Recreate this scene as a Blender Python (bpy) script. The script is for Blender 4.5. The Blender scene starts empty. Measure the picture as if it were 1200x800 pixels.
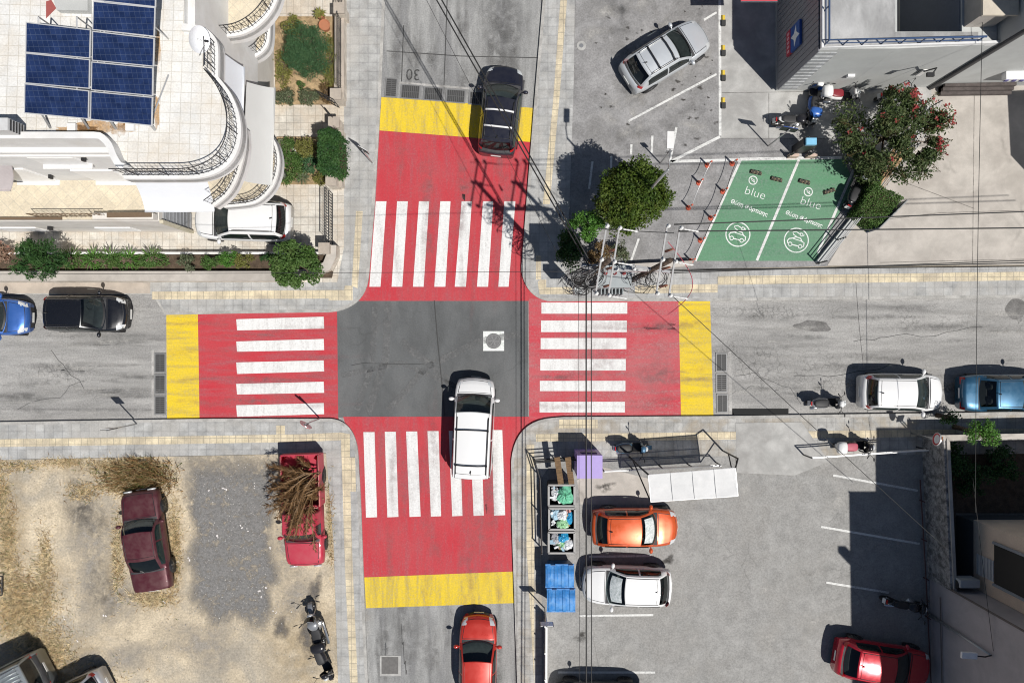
import bpy, bmesh, math, random
from mathutils import Vector, Matrix
R = math.radians
rng = random.Random(7)
HC = 32.0                                   # camera height above the street, metres
scene = bpy.context.scene
COL = scene.collection

def P(px, py, z=0.0):
    """photo position on the horizontal plane at height z -> metres"""
    k = (1 - z / HC) / 25.0
    return Vector(((px - 600) * k, (400 - py) * k, z))
def G(px, py, z=0.0):
    """plan position (street-level metres) lifted to height z"""
    return Vector(((px - 600) / 25.0, (400 - py) / 25.0, z))
def lerp(a, b, t): return a + (b - a) * t
def interp(tab, x):
    if x <= tab[0][0]: return tab[0][1]
    for (x0, y0), (x1, y1) in zip(tab, tab[1:]):
        if x <= x1: return y0 + (y1 - y0) * (x - x0) / (x1 - x0)
    return tab[-1][1]

# ------------------------------------------------------------------ mesh builder
class MB:
    def __init__(s): s.v = []; s.f = []; s.m = []
    def add(s, vs, fs, mi=0):
        o = len(s.v); s.v += [tuple(v) for v in vs]
        s.f += [tuple(i + o for i in f) for f in fs]; s.m += [mi] * len(fs)
    def box(s, c, d, rot=0.0, mi=0, M=None):
        x, y, z = d[0] / 2, d[1] / 2, d[2] / 2
        vs = [Vector((a, b, e)) for e in (-z, z) for a, b in ((-x, -y), (x, -y), (x, y), (-x, y))]
        if M is None: M = Matrix.Rotation(rot, 3, 'Z')
        vs = [M @ v + Vector(c) for v in vs]
        s.add(vs, [(3, 2, 1, 0), (4, 5, 6, 7), (0, 1, 5, 4), (1, 2, 6, 5), (2, 3, 7, 6), (3, 0, 4, 7)], mi)
    def prism(s, poly, z0, z1, mi=0, mside=None):
        poly = [(p[0], p[1]) for p in poly]
        a = sum(p[0] * q[1] - q[0] * p[1] for p, q in zip(poly, poly[1:] + poly[:1]))
        if a < 0: poly = poly[::-1]
        n = len(poly)
        s.add([(x, y, z0) for x, y in poly] + [(x, y, z1) for x, y in poly], [tuple(range(n, 2 * n))], mi)
        o = len(s.v) - 2 * n
        ms = mi if mside is None else mside
        s.f.append(tuple(o + i for i in range(n - 1, -1, -1))); s.m.append(ms)
        for i in range(n):
            j = (i + 1) % n
            s.f.append((o + i, o + j, o + n + j, o + n + i)); s.m.append(ms)
    def sheet(s, poly, z=None, mi=0):
        pts = [(p[0], p[1], p[2] if z is None else z) for p in poly]
        a = sum(p[0] * q[1] - q[0] * p[1] for p, q in zip(pts, pts[1:] + pts[:1]))
        if a < 0: pts = pts[::-1]
        s.add(pts, [tuple(range(len(pts)))], mi)
    def tube(s, pts, r, n=6, mi=0, cap=True):
        pts = [Vector(p) for p in pts]; k = len(pts)
        rr = r if isinstance(r, (list, tuple)) else [r] * k
        vs = []; up = None
        for i, p in enumerate(pts):
            t = (pts[min(i + 1, k - 1)] - pts[max(i - 1, 0)])
            if t.length < 1e-9: t = Vector((0, 0, 1))
            t.normalize()
            if up is None:
                up = Vector((0, 0, 1)) if abs(t.z) < .9 else Vector((1, 0, 0))
            a = t.cross(up)
            if a.length < 1e-5: a = t.cross(Vector((1, .1, 0)))
            a.normalize(); b = a.cross(t); up = b
            for q in range(n):
                w = 2 * math.pi * q / n
                vs.append(p + (a * math.cos(w) + b * math.sin(w)) * rr[i])
        fs = []
        for i in range(k - 1):
            for q in range(n):
                q2 = (q + 1) % n
                fs.append((i * n + q, i * n + q2, (i + 1) * n + q2, (i + 1) * n + q))
        if cap: fs += [tuple(range(n - 1, -1, -1)), tuple((k - 1) * n + q for q in range(n))]
        s.add(vs, fs, mi)
    def ell(s, c, r, n=10, m=7, mi=0, M=None):
        vs = []; c = Vector(c)
        for i in range(m + 1):
            th = math.pi * i / m
            for j in range(n):
                ph = 2 * math.pi * j / n
                v = Vector((r[0] * math.sin(th) * math.cos(ph), r[1] * math.sin(th) * math.sin(ph), r[2] * math.cos(th)))
                if M is not None: v = M @ v
                vs.append(c + v)
        fs = [(i * n + j, (i + 1) * n + j, (i + 1) * n + (j + 1) % n, i * n + (j + 1) % n) for i in range(m) for j in range(n)]
        s.add(vs, fs, mi)
    def disc(s, c, r, n=20, mi=0):
        s.sheet([(c[0] + r * math.cos(2 * math.pi * i / n), c[1] + r * math.sin(2 * math.pi * i / n), c[2]) for i in range(n)], None, mi)
    def cyl(s, c, r, h, n=16, mi=0, r2=None):
        c = Vector(c); s.tube([c, c + Vector((0, 0, h))], [r, r if r2 is None else r2], n, mi)
    def torus(s, c, R_, r, axis='Y', n=20, m=8, mi=0):
        vs = []; c = Vector(c)
        for i in range(n):
            a = 2 * math.pi * i / n
            for j in range(m):
                b = 2 * math.pi * j / m
                x = (R_ + r * math.cos(b)) * math.cos(a); z = (R_ + r * math.cos(b)) * math.sin(a); y = r * math.sin(b)
                vs.append(c + (Vector((x, y, z)) if axis == 'Y' else Vector((x, z, y))))
        fs = [(i * m + j, ((i + 1) % n) * m + j, ((i + 1) % n) * m + (j + 1) % m, i * m + (j + 1) % m) for i in range(n) for j in range(m)]
        s.add(vs, fs, mi)
    def stroke(s, pts, w, z, closed=False, mi=0):
        pts = [Vector((p[0], p[1], 0)) for p in pts]; n = len(pts); vs = []
        for i, p in enumerate(pts):
            a = pts[(i - 1) % n] if (closed or i) else p
            b = pts[(i + 1) % n] if (closed or i < n - 1) else p
            t = (b - a); t.normalize(); nn = Vector((-t.y, t.x, 0)) * w / 2
            vs += [p - nn, p + nn]
        vs = [(v.x, v.y, z) for v in vs]
        fs = [(2 * i, 2 * ((i + 1) % n), 2 * ((i + 1) % n) + 1, 2 * i + 1) for i in range(n if closed else n - 1)]
        s.add(vs, fs, mi)
    def grid(s, fn, nu, nv, mi=0, flip=False):
        vs = [fn(i / nu, j / nv) for i in range(nu + 1) for j in range(nv + 1)]
        w = nv + 1
        fs = [(i * w + j, (i + 1) * w + j, (i + 1) * w + j + 1, i * w + j + 1) for i in range(nu) for j in range(nv)]
        if flip: fs = [f[::-1] for f in fs]
        s.add(vs, fs, mi)
    def soft(s, pts, z, outer=1.0, inner=.55):
        """polygon with a soft rim: the wear attribute falls from 1 to 0 towards the outline"""
        n = len(pts); cx = sum(p[0] for p in pts) / n; cy = sum(p[1] for p in pts) / n
        if not hasattr(s, 'w'): s.w = {}
        o = len(s.v); s.add([(cx, cy, z)] + [(lerp(cx, p[0], inner), lerp(cy, p[1], inner), z) for p in pts] + [(lerp(cx, p[0], outer), lerp(cy, p[1], outer), z) for p in pts],
              [(0, 1 + i, 1 + (i + 1) % n) for i in range(n)] + [(1 + i, 1 + n + i, 1 + n + (i + 1) % n, 1 + (i + 1) % n) for i in range(n)])
        for i in range(2 * n + 1): s.w[o + i] = 0.0 if i > n else 1.0
    def build(s, name, mats, parent=None, smooth=False, world=True, sub=0):
        me = bpy.data.meshes.new(name)
        v = s.v
        if parent is not None and world:
            Mi = root_matrix(parent).inverted(); v = [tuple(Mi @ Vector(p)) for p in v]
        me.from_pydata(v, [], s.f)
        if not isinstance(mats, (list, tuple)): mats = [mats]
        for m in mats: me.materials.append(m)
        me.polygons.foreach_set('material_index', s.m)
        if smooth: me.polygons.foreach_set('use_smooth', [True] * len(s.f))
        if hasattr(s, 'w'):
            ca = me.color_attributes.new('wear', 'FLOAT_COLOR', 'POINT')
            for i in range(len(v)):
                q = s.w.get(i, 1.0); ca.data[i].color = (q, q, q, 1)
        me.update()
        o = bpy.data.objects.new(name, me); COL.objects.link(o)
        if parent is not None: o.parent = parent
        if sub:
            md = o.modifiers.new('smooth', 'SUBSURF'); md.levels = sub; md.render_levels = sub
        return o

def root_matrix(o):
    M = Matrix.Translation(o.location) @ o.rotation_euler.to_matrix().to_4x4()
    if o.parent is not None: M = root_matrix(o.parent) @ M
    return M
def tag(o, label=None, cat=None, group=None, kind=None):
    if label: o['label'] = label
    if cat: o['category'] = cat
    if group: o['group'] = group
    if kind: o['kind'] = kind
    return o
def thing(name, label, cat, loc, rz=0.0, group=None):
    o = bpy.data.objects.new(name, None); COL.objects.link(o)
    o.empty_display_size = .3
    o.location = loc; o.rotation_euler = (0, 0, rz)
    return tag(o, label, cat, group)
def structure(name, mb, mats, kind='structure'):
    o = mb.build(name, mats); o['kind'] = kind; return o
def copy_tree(o, parent=None):
    c = o.copy(); COL.objects.link(c)
    if parent is not None: c.parent = parent
    for ch in list(o.children): copy_tree(ch, c)
    return c

# ------------------------------------------------------------------ materials
def newmat(name):
    m = bpy.data.materials.new(name); m.use_nodes = True
    nt = m.node_tree; nt.nodes.clear()
    out = nt.nodes.new('ShaderNodeOutputMaterial'); b = nt.nodes.new('ShaderNodeBsdfPrincipled')
    nt.links.new(b.outputs[0], out.inputs[0])
    return m, nt, b, out
class NT:
    def __init__(s, nt): s.nt = nt
    def n(s, t, **kw):
        x = s.nt.nodes.new(t)
        for k, v in kw.items(): setattr(x, k, v)
        return x
    def l(s, a, b): s.nt.links.new(a, b)
    def coord(s, scale=(1, 1, 1), rot=0.0):
        tc = s.n('ShaderNodeTexCoord'); mp = s.n('ShaderNodeMapping')
        mp.inputs['Scale'].default_value = scale; mp.inputs['Rotation'].default_value = (0, 0, rot)
        s.l(tc.outputs['Object'], mp.inputs['Vector']); return mp.outputs['Vector']
    def noise(s, vec, scale, detail=6, rough=.6, dist=0.0):
        x = s.n('ShaderNodeTexNoise'); s.l(vec, x.inputs['Vector'])
        x.inputs['Scale'].default_value = scale; x.inputs['Detail'].default_value = detail
        x.inputs['Roughness'].default_value = rough; x.inputs['Distortion'].default_value = dist
        return x.outputs['Fac']
    def ramp(s, fac, a, b, va=0.0, vb=1.0):
        x = s.n('ShaderNodeMapRange'); x.clamp = True
        s.l(fac, x.inputs['Value'])
        for k, v in (('From Min', a), ('From Max', b), ('To Min', va), ('To Max', vb)): x.inputs[k].default_value = v
        return x.outputs['Result']
    def mix(s, fac, a, b, mode='MIX'):
        x = s.n('ShaderNodeMix'); x.data_type = 'RGBA'; x.blend_type = mode
        for sock, val in ((x.inputs['Factor'], fac), (x.inputs[6], a), (x.inputs[7], b)):
            if hasattr(val, 'is_output'): s.l(val, sock)
            elif isinstance(val, (int, float)): sock.default_value = val
            else: sock.default_value = (*val[:3], 1)
        return x.outputs[2]
    def mul(s, a, b):
        x = s.n('ShaderNodeMath', operation='MULTIPLY')
        for i, v in enumerate((a, b)):
            if hasattr(v, 'is_output'): s.l(v, x.inputs[i])
            else: x.inputs[i].default_value = v
        return x.outputs[0]
    def bump(s, fac, b, strength=.3, dist=.02):
        x = s.n('ShaderNodeBump'); x.inputs['Strength'].default_value = strength; x.inputs['Distance'].default_value = dist
        s.l(fac, x.inputs['Height']); s.l(x.outputs[0], b.inputs['Normal'])

def surf(name, col, var=.25, scale=2.5, rough=.85, grain=.16, gscale=15, bump=.25, stretch=(1, 1, 1), rot=0.0,
         stain=None, stain_amt=.5, stain_scale=.5, cracks=0.0, crack_scale=1.2, metallic=0.0, spec=.3, big=.0):
    m, nt, b, out = newmat(name); k = NT(nt)
    v = k.coord(stretch, rot)
    n1 = k.noise(v, scale, 8, .65, .2); n2 = k.noise(k.coord(), gscale, 4, .7)
    lo = [c * (1 - var) for c in col]; hi = [min(1, c * (1 + var)) for c in col]
    c = k.mix(k.ramp(n1, .37, .63), lo, hi)
    if big:
        n0 = k.noise(k.coord(), .22, 4, .55, .3)
        c = k.mix(k.ramp(n0, .35, .65, 0, big), c, [x * .55 for x in col])
    if stain is not None:
        n3 = k.noise(k.coord(stretch, rot), stain_scale, 7, .62, .6)
        c = k.mix(k.ramp(n3, .47, .62, 0, stain_amt), c, stain)
    if cracks:
        vo = k.n('ShaderNodeTexVoronoi', feature='DISTANCE_TO_EDGE')
        nn = k.n('ShaderNodeTexNoise'); k.l(k.coord(), nn.inputs['Vector']); nn.inputs['Scale'].default_value = 1.5
        ad = k.n('ShaderNodeVectorMath', operation='MULTIPLY_ADD'); k.l(nn.outputs['Color'], ad.inputs[0])
        ad.inputs[1].default_value = (.6, .6, .6); k.l(k.coord(), ad.inputs[2])
        k.l(ad.outputs[0], vo.inputs['Vector']); vo.inputs['Scale'].default_value = crack_scale
        cm = k.mul(k.ramp(vo.outputs['Distance'], 0.0, .018, 1, 0), k.ramp(k.noise(k.coord(), .35, 3), .5, .62, 0, cracks))
        c = k.mix(cm, c, [x * .35 for x in col])
    g = k.ramp(n2, .32, .68, 1 - grain, 1 + grain)
    c = k.mix(1.0, c, g, 'MULTIPLY')
    k.l(c, b.inputs['Base Color'])
    b.inputs['Roughness'].default_value = rough; b.inputs['Metallic'].default_value = metallic
    b.inputs['Specular IOR Level'].default_value = spec
    if bump: k.bump(n2, b, bump, .012)
    return m

def tiles(name, c1, c2, mortar, size=.4, rot=0.0, msize=.012, var=.18, stain=None, stain_amt=.4, rough=.8, wide=1.0, off=0.0, sscale=.6):
    m, nt, b, out = newmat(name); k = NT(nt)
    br = k.n('ShaderNodeTexBrick'); br.offset = off; br.squash = 1.0
    k.l(k.coord((1, 1, 1), rot), br.inputs['Vector'])
    br.inputs['Color1'].default_value = (*c1, 1); br.inputs['Color2'].default_value = (*c2, 1); br.inputs['Mortar'].default_value = (*mortar, 1)
    br.inputs['Scale'].default_value = 1.0; br.inputs['Brick Width'].default_value = size * wide; br.inputs['Row Height'].default_value = size
    br.inputs['Mortar Size'].default_value = msize; br.inputs['Mortar Smooth'].default_value = .3; br.inputs['Bias'].default_value = 0
    n1 = k.noise(k.coord(), 1.7, 8, .65, .3)
    c = k.mix(1.0, br.outputs['Color'], k.ramp(n1, .36, .64, 1 - var, 1 + var), 'MULTIPLY')
    if stain is not None:
        n3 = k.noise(k.coord(), sscale, 7, .65, .5)
        c = k.mix(k.ramp(n3, .46, .62, 0, stain_amt), c, stain)
    n2 = k.noise(k.coord(), 15, 4, .7)
    c = k.mix(1.0, c, k.ramp(n2, .3, .7, .87, 1.13), 'MULTIPLY')
    k.l(c, b.inputs['Base Color']); b.inputs['Roughness'].default_value = rough
    b.inputs['Specular IOR Level'].default_value = .3
    return m

def worn_paint(name, col, under, wear=.35, rot=0.0, rough=.7, dark=(.1, .07, .07), streak=.5, fade=.25):
    m, nt, b, out = newmat(name); k = NT(nt)
    v = k.coord((3.2, .35, 1) if rot > 1.4 else (.35, 3.2, 1))
    ns = k.noise(v, 1.1, 8, .7, .4); nf = k.noise(k.coord(), 11, 6, .75); nb = k.noise(k.coord(), .45, 5, .6, .4)
    c = k.mix(k.ramp(nb, .38, .62, 0, fade), col, [x * .55 + y * .45 for x, y in zip(col, under)])
    c = k.mix(k.ramp(ns, .47, .66, 0, streak), c, dark)
    w = k.mul(k.ramp(nf, .46, .62, 0, 1), k.ramp(ns, .38, .62, 0, wear * 1.6))
    c = k.mix(w, c, under)
    g = k.ramp(k.noise(k.coord(), 15, 4, .7), .3, .7, .88, 1.12)
    c = k.mix(1.0, c, g, 'MULTIPLY')
    k.l(c, b.inputs['Base Color']); b.inputs['Roughness'].default_value = rough; b.inputs['Specular IOR Level'].default_value = .25
    return m

def plain(name, col, rough=.5, metallic=0.0, spec=.5, coat=0.0, var=.06, scale=6):
    m, nt, b, out = newmat(name); k = NT(nt)
    n = k.noise(k.coord(), scale, 5, .6)
    c = k.mix(k.ramp(n, .3, .7), [x * (1 - var) for x in col], [min(1, x * (1 + var)) for x in col])
    k.l(c, b.inputs['Base Color']); b.inputs['Roughness'].default_value = rough
    b.inputs['Metallic'].default_value = metallic; b.inputs['Specular IOR Level'].default_value = spec
    b.inputs['Coat Weight'].default_value = coat; b.inputs['Coat Roughness'].default_value = .06
    return m

def carpaint(name, col, metallic=.25, rough=.35, dust=.12, coat=.8):
    m, nt, b, out = newmat(name); k = NT(nt)
    n = k.noise(k.coord(), 2.2, 7, .65, .3)
    dcol = (.42, .38, .32)
    c = k.mix(k.ramp(n, .35, .75, 0, dust), col, dcol)
    k.l(c, b.inputs['Base Color']); b.inputs['Metallic'].default_value = metallic
    k.l(k.ramp(n, .3, .7, rough * .8, rough * 1.35), b.inputs['Roughness'])
    b.inputs['Coat Weight'].default_value = coat; b.inputs['Coat Roughness'].default_value = .05
    return m

def leafmat(name, a, bcol, third=None, amt=.25, scale=5, trans=.25):
    m, nt, b, out = newmat(name); k = NT(nt)
    n = k.noise(k.coord(), scale, 3, .6); n2 = k.noise(k.coord(), scale * 6, 2, .5)
    c = k.mix(k.ramp(n, .35, .65), a, bcol)
    c = k.mix(1.0, c, k.ramp(n2, .3, .7, .6, 1.4), 'MULTIPLY')
    if third is not None: c = k.mix(k.ramp(k.noise(k.coord(), scale * .7, 4, .6), .55, .66, 0, amt), c, third)
    k.l(c, b.inputs['Base Color']); b.inputs['Roughness'].default_value = .55; b.inputs['Specular IOR Level'].default_value = .3
    tr = k.n('ShaderNodeBsdfTranslucent'); k.l(c, tr.inputs['Color'])
    mx = k.n('ShaderNodeMixShader'); mx.inputs[0].default_value = trans
    k.l(b.outputs[0], mx.inputs[1]); k.l(tr.outputs[0], mx.inputs[2]); k.l(mx.outputs[0], out.inputs[0])
    return m

GREY = (.2, .2, .2)
m_road_n = surf('asphalt_grey', (.335, .335, .33), .22, 1.3, .9, .2, 15, .3, (1.6, .25, 1), 0, (.18, .18, .185), .7, .5, .5, 1.5, big=.35)
m_road_ew = surf('asphalt_bleached', (.36, .352, .34), .18, 1.4, .9, .22, 14, .3, (.25, 1.7, 1), 0, (.22, .215, .21), .5, .55, .9, 2.6, big=.2)
m_junction = surf('asphalt_dark_resurfaced', (.118, .122, .124), .16, .8, .85, .13, 16, .25, (1, .5, 1), .5, (.17, .17, .17), .5, .4, .25, .35)
m_ground = surf('bare_ground', (.32, .29, .24), .25, .6, .95)
m_lot_ne = surf('asphalt_parking', (.275, .27, .27), .18, 1.2, .9, .22, 14, .3, (1, 1, 1), 0, (.21, .205, .2), .5, .8)
m_lot_se = surf('asphalt_parking_pale', (.305, .30, .29), .12, 1.6, .9, .2, 14, .3, (1, 1, 1), 0, (.29, .28, .265), .55, .5, .3, .5)
m_conc = surf('concrete_pale', (.42, .415, .40), .16, 1.2, .85, .12, 50, .15, (1, 1, 1), 0, (.28, .27, .26), .6, .5)
m_conc_beige = surf('concrete_beige', (.47, .435, .395), .12, 1.1, .85, .13, 50, .15, (1, 1, 1), 0, (.33, .3, .27), .45, .5, .4, .18)
m_conc_pink = surf('concrete_pinkish', (.46, .40, .34), .12, 1.3, .85, .12, 50, .15, (1, 1, 1), 0, (.3, .27, .24), .4, .6)
m_kerb = surf('kerb_stone', (.40, .39, .37), .2, 2, .85, .12)
m_pave = tiles('pavement_grey_slabs', (.43, .43, .42), (.365, .365, .36), (.22, .22, .22), .42, 0, .014, .2, (.42, .40, .37), .5)
m_pave_b = tiles('pavement_worn_slabs', (.42, .415, .40), (.36, .355, .34), (.22, .215, .21), .42, 0, .014, .22, (.36, .29, .2), .5)
m_tact = tiles('tactile_yellow_slabs', (.66, .57, .40), (.60, .52, .38), (.36, .32, .25), .3, 0, .015, .2, (.38, .33, .26), .55, sscale=.9)
m_red = worn_paint('red_road_paint', (.50, .040, .055), (.40, .15, .15), .3, R(90), .75, (.36, .08, .10), .55, .5)
m_redx = worn_paint('red_road_paint_scuffed', (.52, .055, .075), (.44, .22, .22), .5, 0, .75, (.33, .11, .12), .6, .8)
m_yellow = worn_paint('yellow_road_paint', (.76, .545, .02), (.42, .36, .2), .4, R(90), .75, (.45, .33, .07), .75, .4)
m_redw = worn_paint('red_road_paint_west', (.50, .040, .055), (.40, .15, .15), .3, 0, .75, (.33, .10, .12), .7, .45)
m_yelloww = worn_paint('yellow_road_paint_side', (.76, .545, .02), (.42, .36, .2), .35, 0, .75, (.45, .33, .07), .7, .35)
m_white = worn_paint('white_road_paint', (.76, .76, .75), (.46, .43, .42), .35, R(90), .7, (.54, .52, .51), .4, .1)
m_whiteline = worn_paint('white_line_paint', (.74, .74, .72), (.33, .33, .33), .6, 0, .7, (.45, .45, .44), .4, .25)
m_green = worn_paint('green_bay_paint', (.115, .27, .155), (.22, .29, .24), .4, R(65), .75, (.085, .19, .12), .5, .5)
m_dirt = surf('dry_earth', (.56, .475, .35), .15, 1.8, .97, .26, 11, .5, (1, 1, 1), 0, (.37, .335, .28), .8, .42, 0, 1, big=.18)
m_gravel = None
m_stain = None
def stainmat(name, col, op, scale=2, lo=.4, hi=.6, soft=False):
    m, nt, b, out = newmat(name); k = NT(nt)
    k.l(k.mix(k.ramp(k.noise(k.coord(), 13, 4, .7), .3, .7), [x * .62 for x in col], [min(1, x * 1.4) for x in col]), b.inputs['Base Color']); b.inputs['Roughness'].default_value = .9
    at = k.n('ShaderNodeVertexColor'); at.layer_name = 'wear'
    t = k.n('ShaderNodeBsdfTransparent'); mx = k.n('ShaderNodeMixShader')
    r_ = k.ramp(k.noise(k.coord(), scale, 7, .65, .4), lo, hi, 0, op)
    if soft: r_ = k.mul(r_, at.outputs['Color'])
    k.l(r_, mx.inputs[0])
    k.l(t.outputs[0], mx.inputs[1]); k.l(b.outputs[0], mx.inputs[2]); k.l(mx.outputs[0], out.inputs[0])
    return m
m_tyre_mark = stainmat('tyre_marks', (.05, .05, .05), .4, 1.6)
m_oil = stainmat('oil_stain', (.06, .055, .05), .8, 4, .34, .55, True)
m_gravel = stainmat('grey_gravel_ground', (.20, .195, .19), .96, 3.0, .26, .50, True)
def crackmat(name, scale, op):
    m, nt, b, out = newmat(name); k = NT(nt); b.inputs['Base Color'].default_value = (.1, .098, .095, 1); b.inputs['Roughness'].default_value = .95
    at = k.n('ShaderNodeVertexColor'); at.layer_name = 'wear'
    vo = k.n('ShaderNodeTexVoronoi', feature='DISTANCE_TO_EDGE'); nn = k.n('ShaderNodeTexNoise'); k.l(k.coord(), nn.inputs['Vector']); nn.inputs['Scale'].default_value = 3
    ad = k.n('ShaderNodeVectorMath', operation='MULTIPLY_ADD'); k.l(nn.outputs['Color'], ad.inputs[0]); ad.inputs[1].default_value = (.35, .35, .35); k.l(k.coord(), ad.inputs[2])
    k.l(ad.outputs[0], vo.inputs['Vector']); vo.inputs['Scale'].default_value = scale
    fac = k.mul(k.mul(k.ramp(vo.outputs['Distance'], .0, .09, op, 0), k.ramp(k.noise(k.coord(), 1.1, 5), .4, .58)), at.outputs['Color'])
    t = k.n('ShaderNodeBsdfTransparent'); mx = k.n('ShaderNodeMixShader'); k.l(fac, mx.inputs[0]); k.l(t.outputs[0], mx.inputs[1]); k.l(b.outputs[0], mx.inputs[2]); k.l(mx.outputs[0], out.inputs[0])
    return m
m_patch = surf('asphalt_patch', (.17, .165, .16), .2, 3, .9, .25)
m_crack = plain('crack_filler', (.06, .06, .06), .9)

m_black = plain('black_plastic', (.02, .02, .022), .45)
m_rubber = plain('tyre_rubber', (.022, .022, .022), .8)
m_iron = plain('black_wrought_iron', (.028, .028, .03), .5, .2)
m_steel = plain('galvanised_steel', (.5, .5, .5), .35, .7)
m_chrome = plain('polished_metal', (.7, .7, .7), .2, .9)
m_alloy = plain('wheel_alloy', (.45, .45, .46), .3, .8)
m_glass = plain('dark_car_glass', (.012, .017, .018), .04, 0, .6, .0, .3, 1.5)
m_glass_g = plain('greenish_car_glass', (.012, .024, .023), .05, 0, .6, .0, .3, 1.5)
def carglass(name, tint):
    m, nt, b, out = newmat(name); k = NT(nt)
    t = k.n('ShaderNodeBsdfTransparent'); t.inputs['Color'].default_value = (*tint, 1)
    g = k.n('ShaderNodeBsdfGlossy'); g.inputs['Roughness'].default_value = .03
    f = k.n('ShaderNodeLayerWeight'); f.inputs['Blend'].default_value = .5
    pw_ = k.n('ShaderNodeMath', operation='POWER'); k.l(f.outputs['Facing'], pw_.inputs[0]); pw_.inputs[1].default_value = 4
    mx = k.n('ShaderNodeMixShader'); k.l(k.ramp(pw_.outputs[0], 0, 1, .07, .6), mx.inputs[0]); k.l(t.outputs[0], mx.inputs[1]); k.l(g.outputs[0], mx.inputs[2]); k.l(mx.outputs[0], out.inputs[0])
    return m
m_ws = carglass('windscreen_glass', (.62, .70, .68)); m_rw = carglass('rear_screen_glass', (.34, .38, .38))
m_inter = plain('dark_interior', (.045, .045, .048), .7, var=.3, scale=7); m_seat = plain('grey_seat_cloth', (.17, .165, .16), .9, var=.2)
m_shade = plain('silver_sunshade', (.72, .82, .80), .35, .2, .5, 0, .35, 9)
m_lamp = plain('headlight_glass', (.75, .77, .78), .12, .3)
m_tail = plain('tail_lamp_red', (.45, .012, .012), .15)
m_plate = plain('number_plate', (.75, .75, .73), .4)
m_wall_white = surf('white_render', (.77, .765, .755), .05, 1.5, .8, .05, 40, .08, (1, 1, 1), 0, (.62, .59, .54), .35, .5)
m_wall_cream = surf('cream_render', (.72, .69, .65), .06, 1.5, .8, .05, 40, .08, (1, 1, 1), 0, (.58, .52, .45), .35, .5)
m_wall_grey = surf('pale_grey_render', (.50, .51, .50), .05, 1.2, .8, .05, 40, .08, (1, 1, 1), 0, (.42, .42, .41), .3, .5)
m_wood = surf('weathered_wood', (.17, .105, .055), .3, 4, .8, .2, 60, .3, (1, 6, 1))
m_wood_p = surf('pale_wood', (.38, .25, .14), .3, 4, .8, .2, 60, .3)
m_bark = surf('bark', (.13, .095, .07), .3, 6, .9, .2)
m_soil = surf('soil', (.09, .065, .045), .3, 4, .95, .3, 30, .5)
m_pole = surf('pole_wood_dark', (.09, .065, .05), .3, 3, .85)
m_cable = plain('cable_black', (.02, .02, .02), .6)
m_porc = plain('porcelain_white', (.75, .74, .72), .2)
m_terra = plain('terracotta', (.42, .17, .09), .8)
# ================================================================== SETTING
mb = MB(); mb.sheet([(-260, -260), (260, -260), (260, 260), (-260, 260)], -.03); structure('ground', mb, m_ground)

def arc(cx, cy, r, a0, a1, n=10):
    return [(cx + r * math.cos(R(lerp(a0, a1, i / n))), cy - r * math.sin(R(lerp(a0, a1, i / n)))) for i in range(n + 1)]
def gp(pts): return [G(*p) for p in pts]
def bez(p0, p1, p2, n=10):
    return [((1 - t) ** 2 * p0[0] + 2 * t * (1 - t) * p1[0] + t * t * p2[0], (1 - t) ** 2 * p0[1] + 2 * t * (1 - t) * p1[1] + t * t * p2[1]) for t in [i / n for i in range(n + 1)]]

# kerb lines of the four corners (photo pixels on the street plane)
c_nw = [(-400, 345), (180, 345), (195, 369), (300, 367), (385, 366)] + bez((395, 365), (430, 358), (433, 322)) + [(440, 235), (447, 115), (452, 0), (470, -400)]
c_ne = [(640, -400), (636, 0), (626, 120), (617, 235), (611, 312)] + bez((611, 318), (616, 348), (642, 353)) + [(835, 353), (1000, 351), (1200, 349), (1700, 345)]
c_se = [(1700, 478), (1200, 482), (836, 487), (660, 488)] + bez((648, 489), (603, 492), (599, 540)) + [(600, 620), (603, 712), (606, 800), (615, 1200)]
c_sw = [(450, 1200), (432, 800), (428, 711), (424, 600), (421, 540)] + bez((420, 528), (416, 492), (388, 490)) + [(250, 490), (0, 494), (-400, 498)]

# carriageways
mb = MB(); mb.sheet(gp([(440, -400), (660, -400), (660, 300), (640, 356), (618, 356), (420, 356), (400, 356), (400, 300)]), 0); structure('north_road', mb, m_road_n)
mb = MB(); mb.sheet(gp([(397, 484), (640, 484), (660, 560), (660, 1200), (400, 1200), (396, 540)]), 0); structure('south_road', mb, m_road_n)
mb = MB(); mb.sheet(gp([(-400, 330), (395, 330), (395, 510), (-400, 510)]), .004); structure('west_road', mb, m_road_ew)
mb = MB(); mb.sheet(gp([(619, 330), (1700, 330), (1700, 510), (619, 510)]), .004); structure('east_road', mb, m_road_ew)
mb = MB(); mb.sheet(gp([(394, 352), (619, 352), (619, 488), (394, 489)]), .008); structure('junction_asphalt', mb, m_junction)

Z1, Z2 = .012, .016
mb = MB()
mb.sheet(gp([(443, 153), (626, 167), (622, 312), (640, 352.5), (405, 352.5), (430, 320)]), Z1); structure('red_paving_north', mb, m_red)
mb = MB(); mb.sheet(gp([(402, 488), (640, 488), (601, 545), (601, 669), (427, 676), (419, 540)]), Z1); structure('red_paving_south', mb, m_red)
mb = MB(); mb.sheet(gp([(232, 366), (395, 360), (396.5, 492), (234, 492)]), Z1); structure('red_paving_west', mb, m_redw)
mb = MB(); mb.sheet(gp([(619.5, 350), (795, 350), (798, 490), (620, 491)]), Z1 + .004); structure('red_paving_east', mb, m_redx)
mb = MB(); mb.sheet(gp([(446, 114), (628, 127), (626, 167), (444, 153)]), Z2); structure('yellow_band_north', mb, m_yellow)
mb = MB(); mb.sheet(gp([(427, 676), (603, 669), (604, 706), (429, 712)]), Z2); structure('yellow_band_south', mb, m_yellow)
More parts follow.
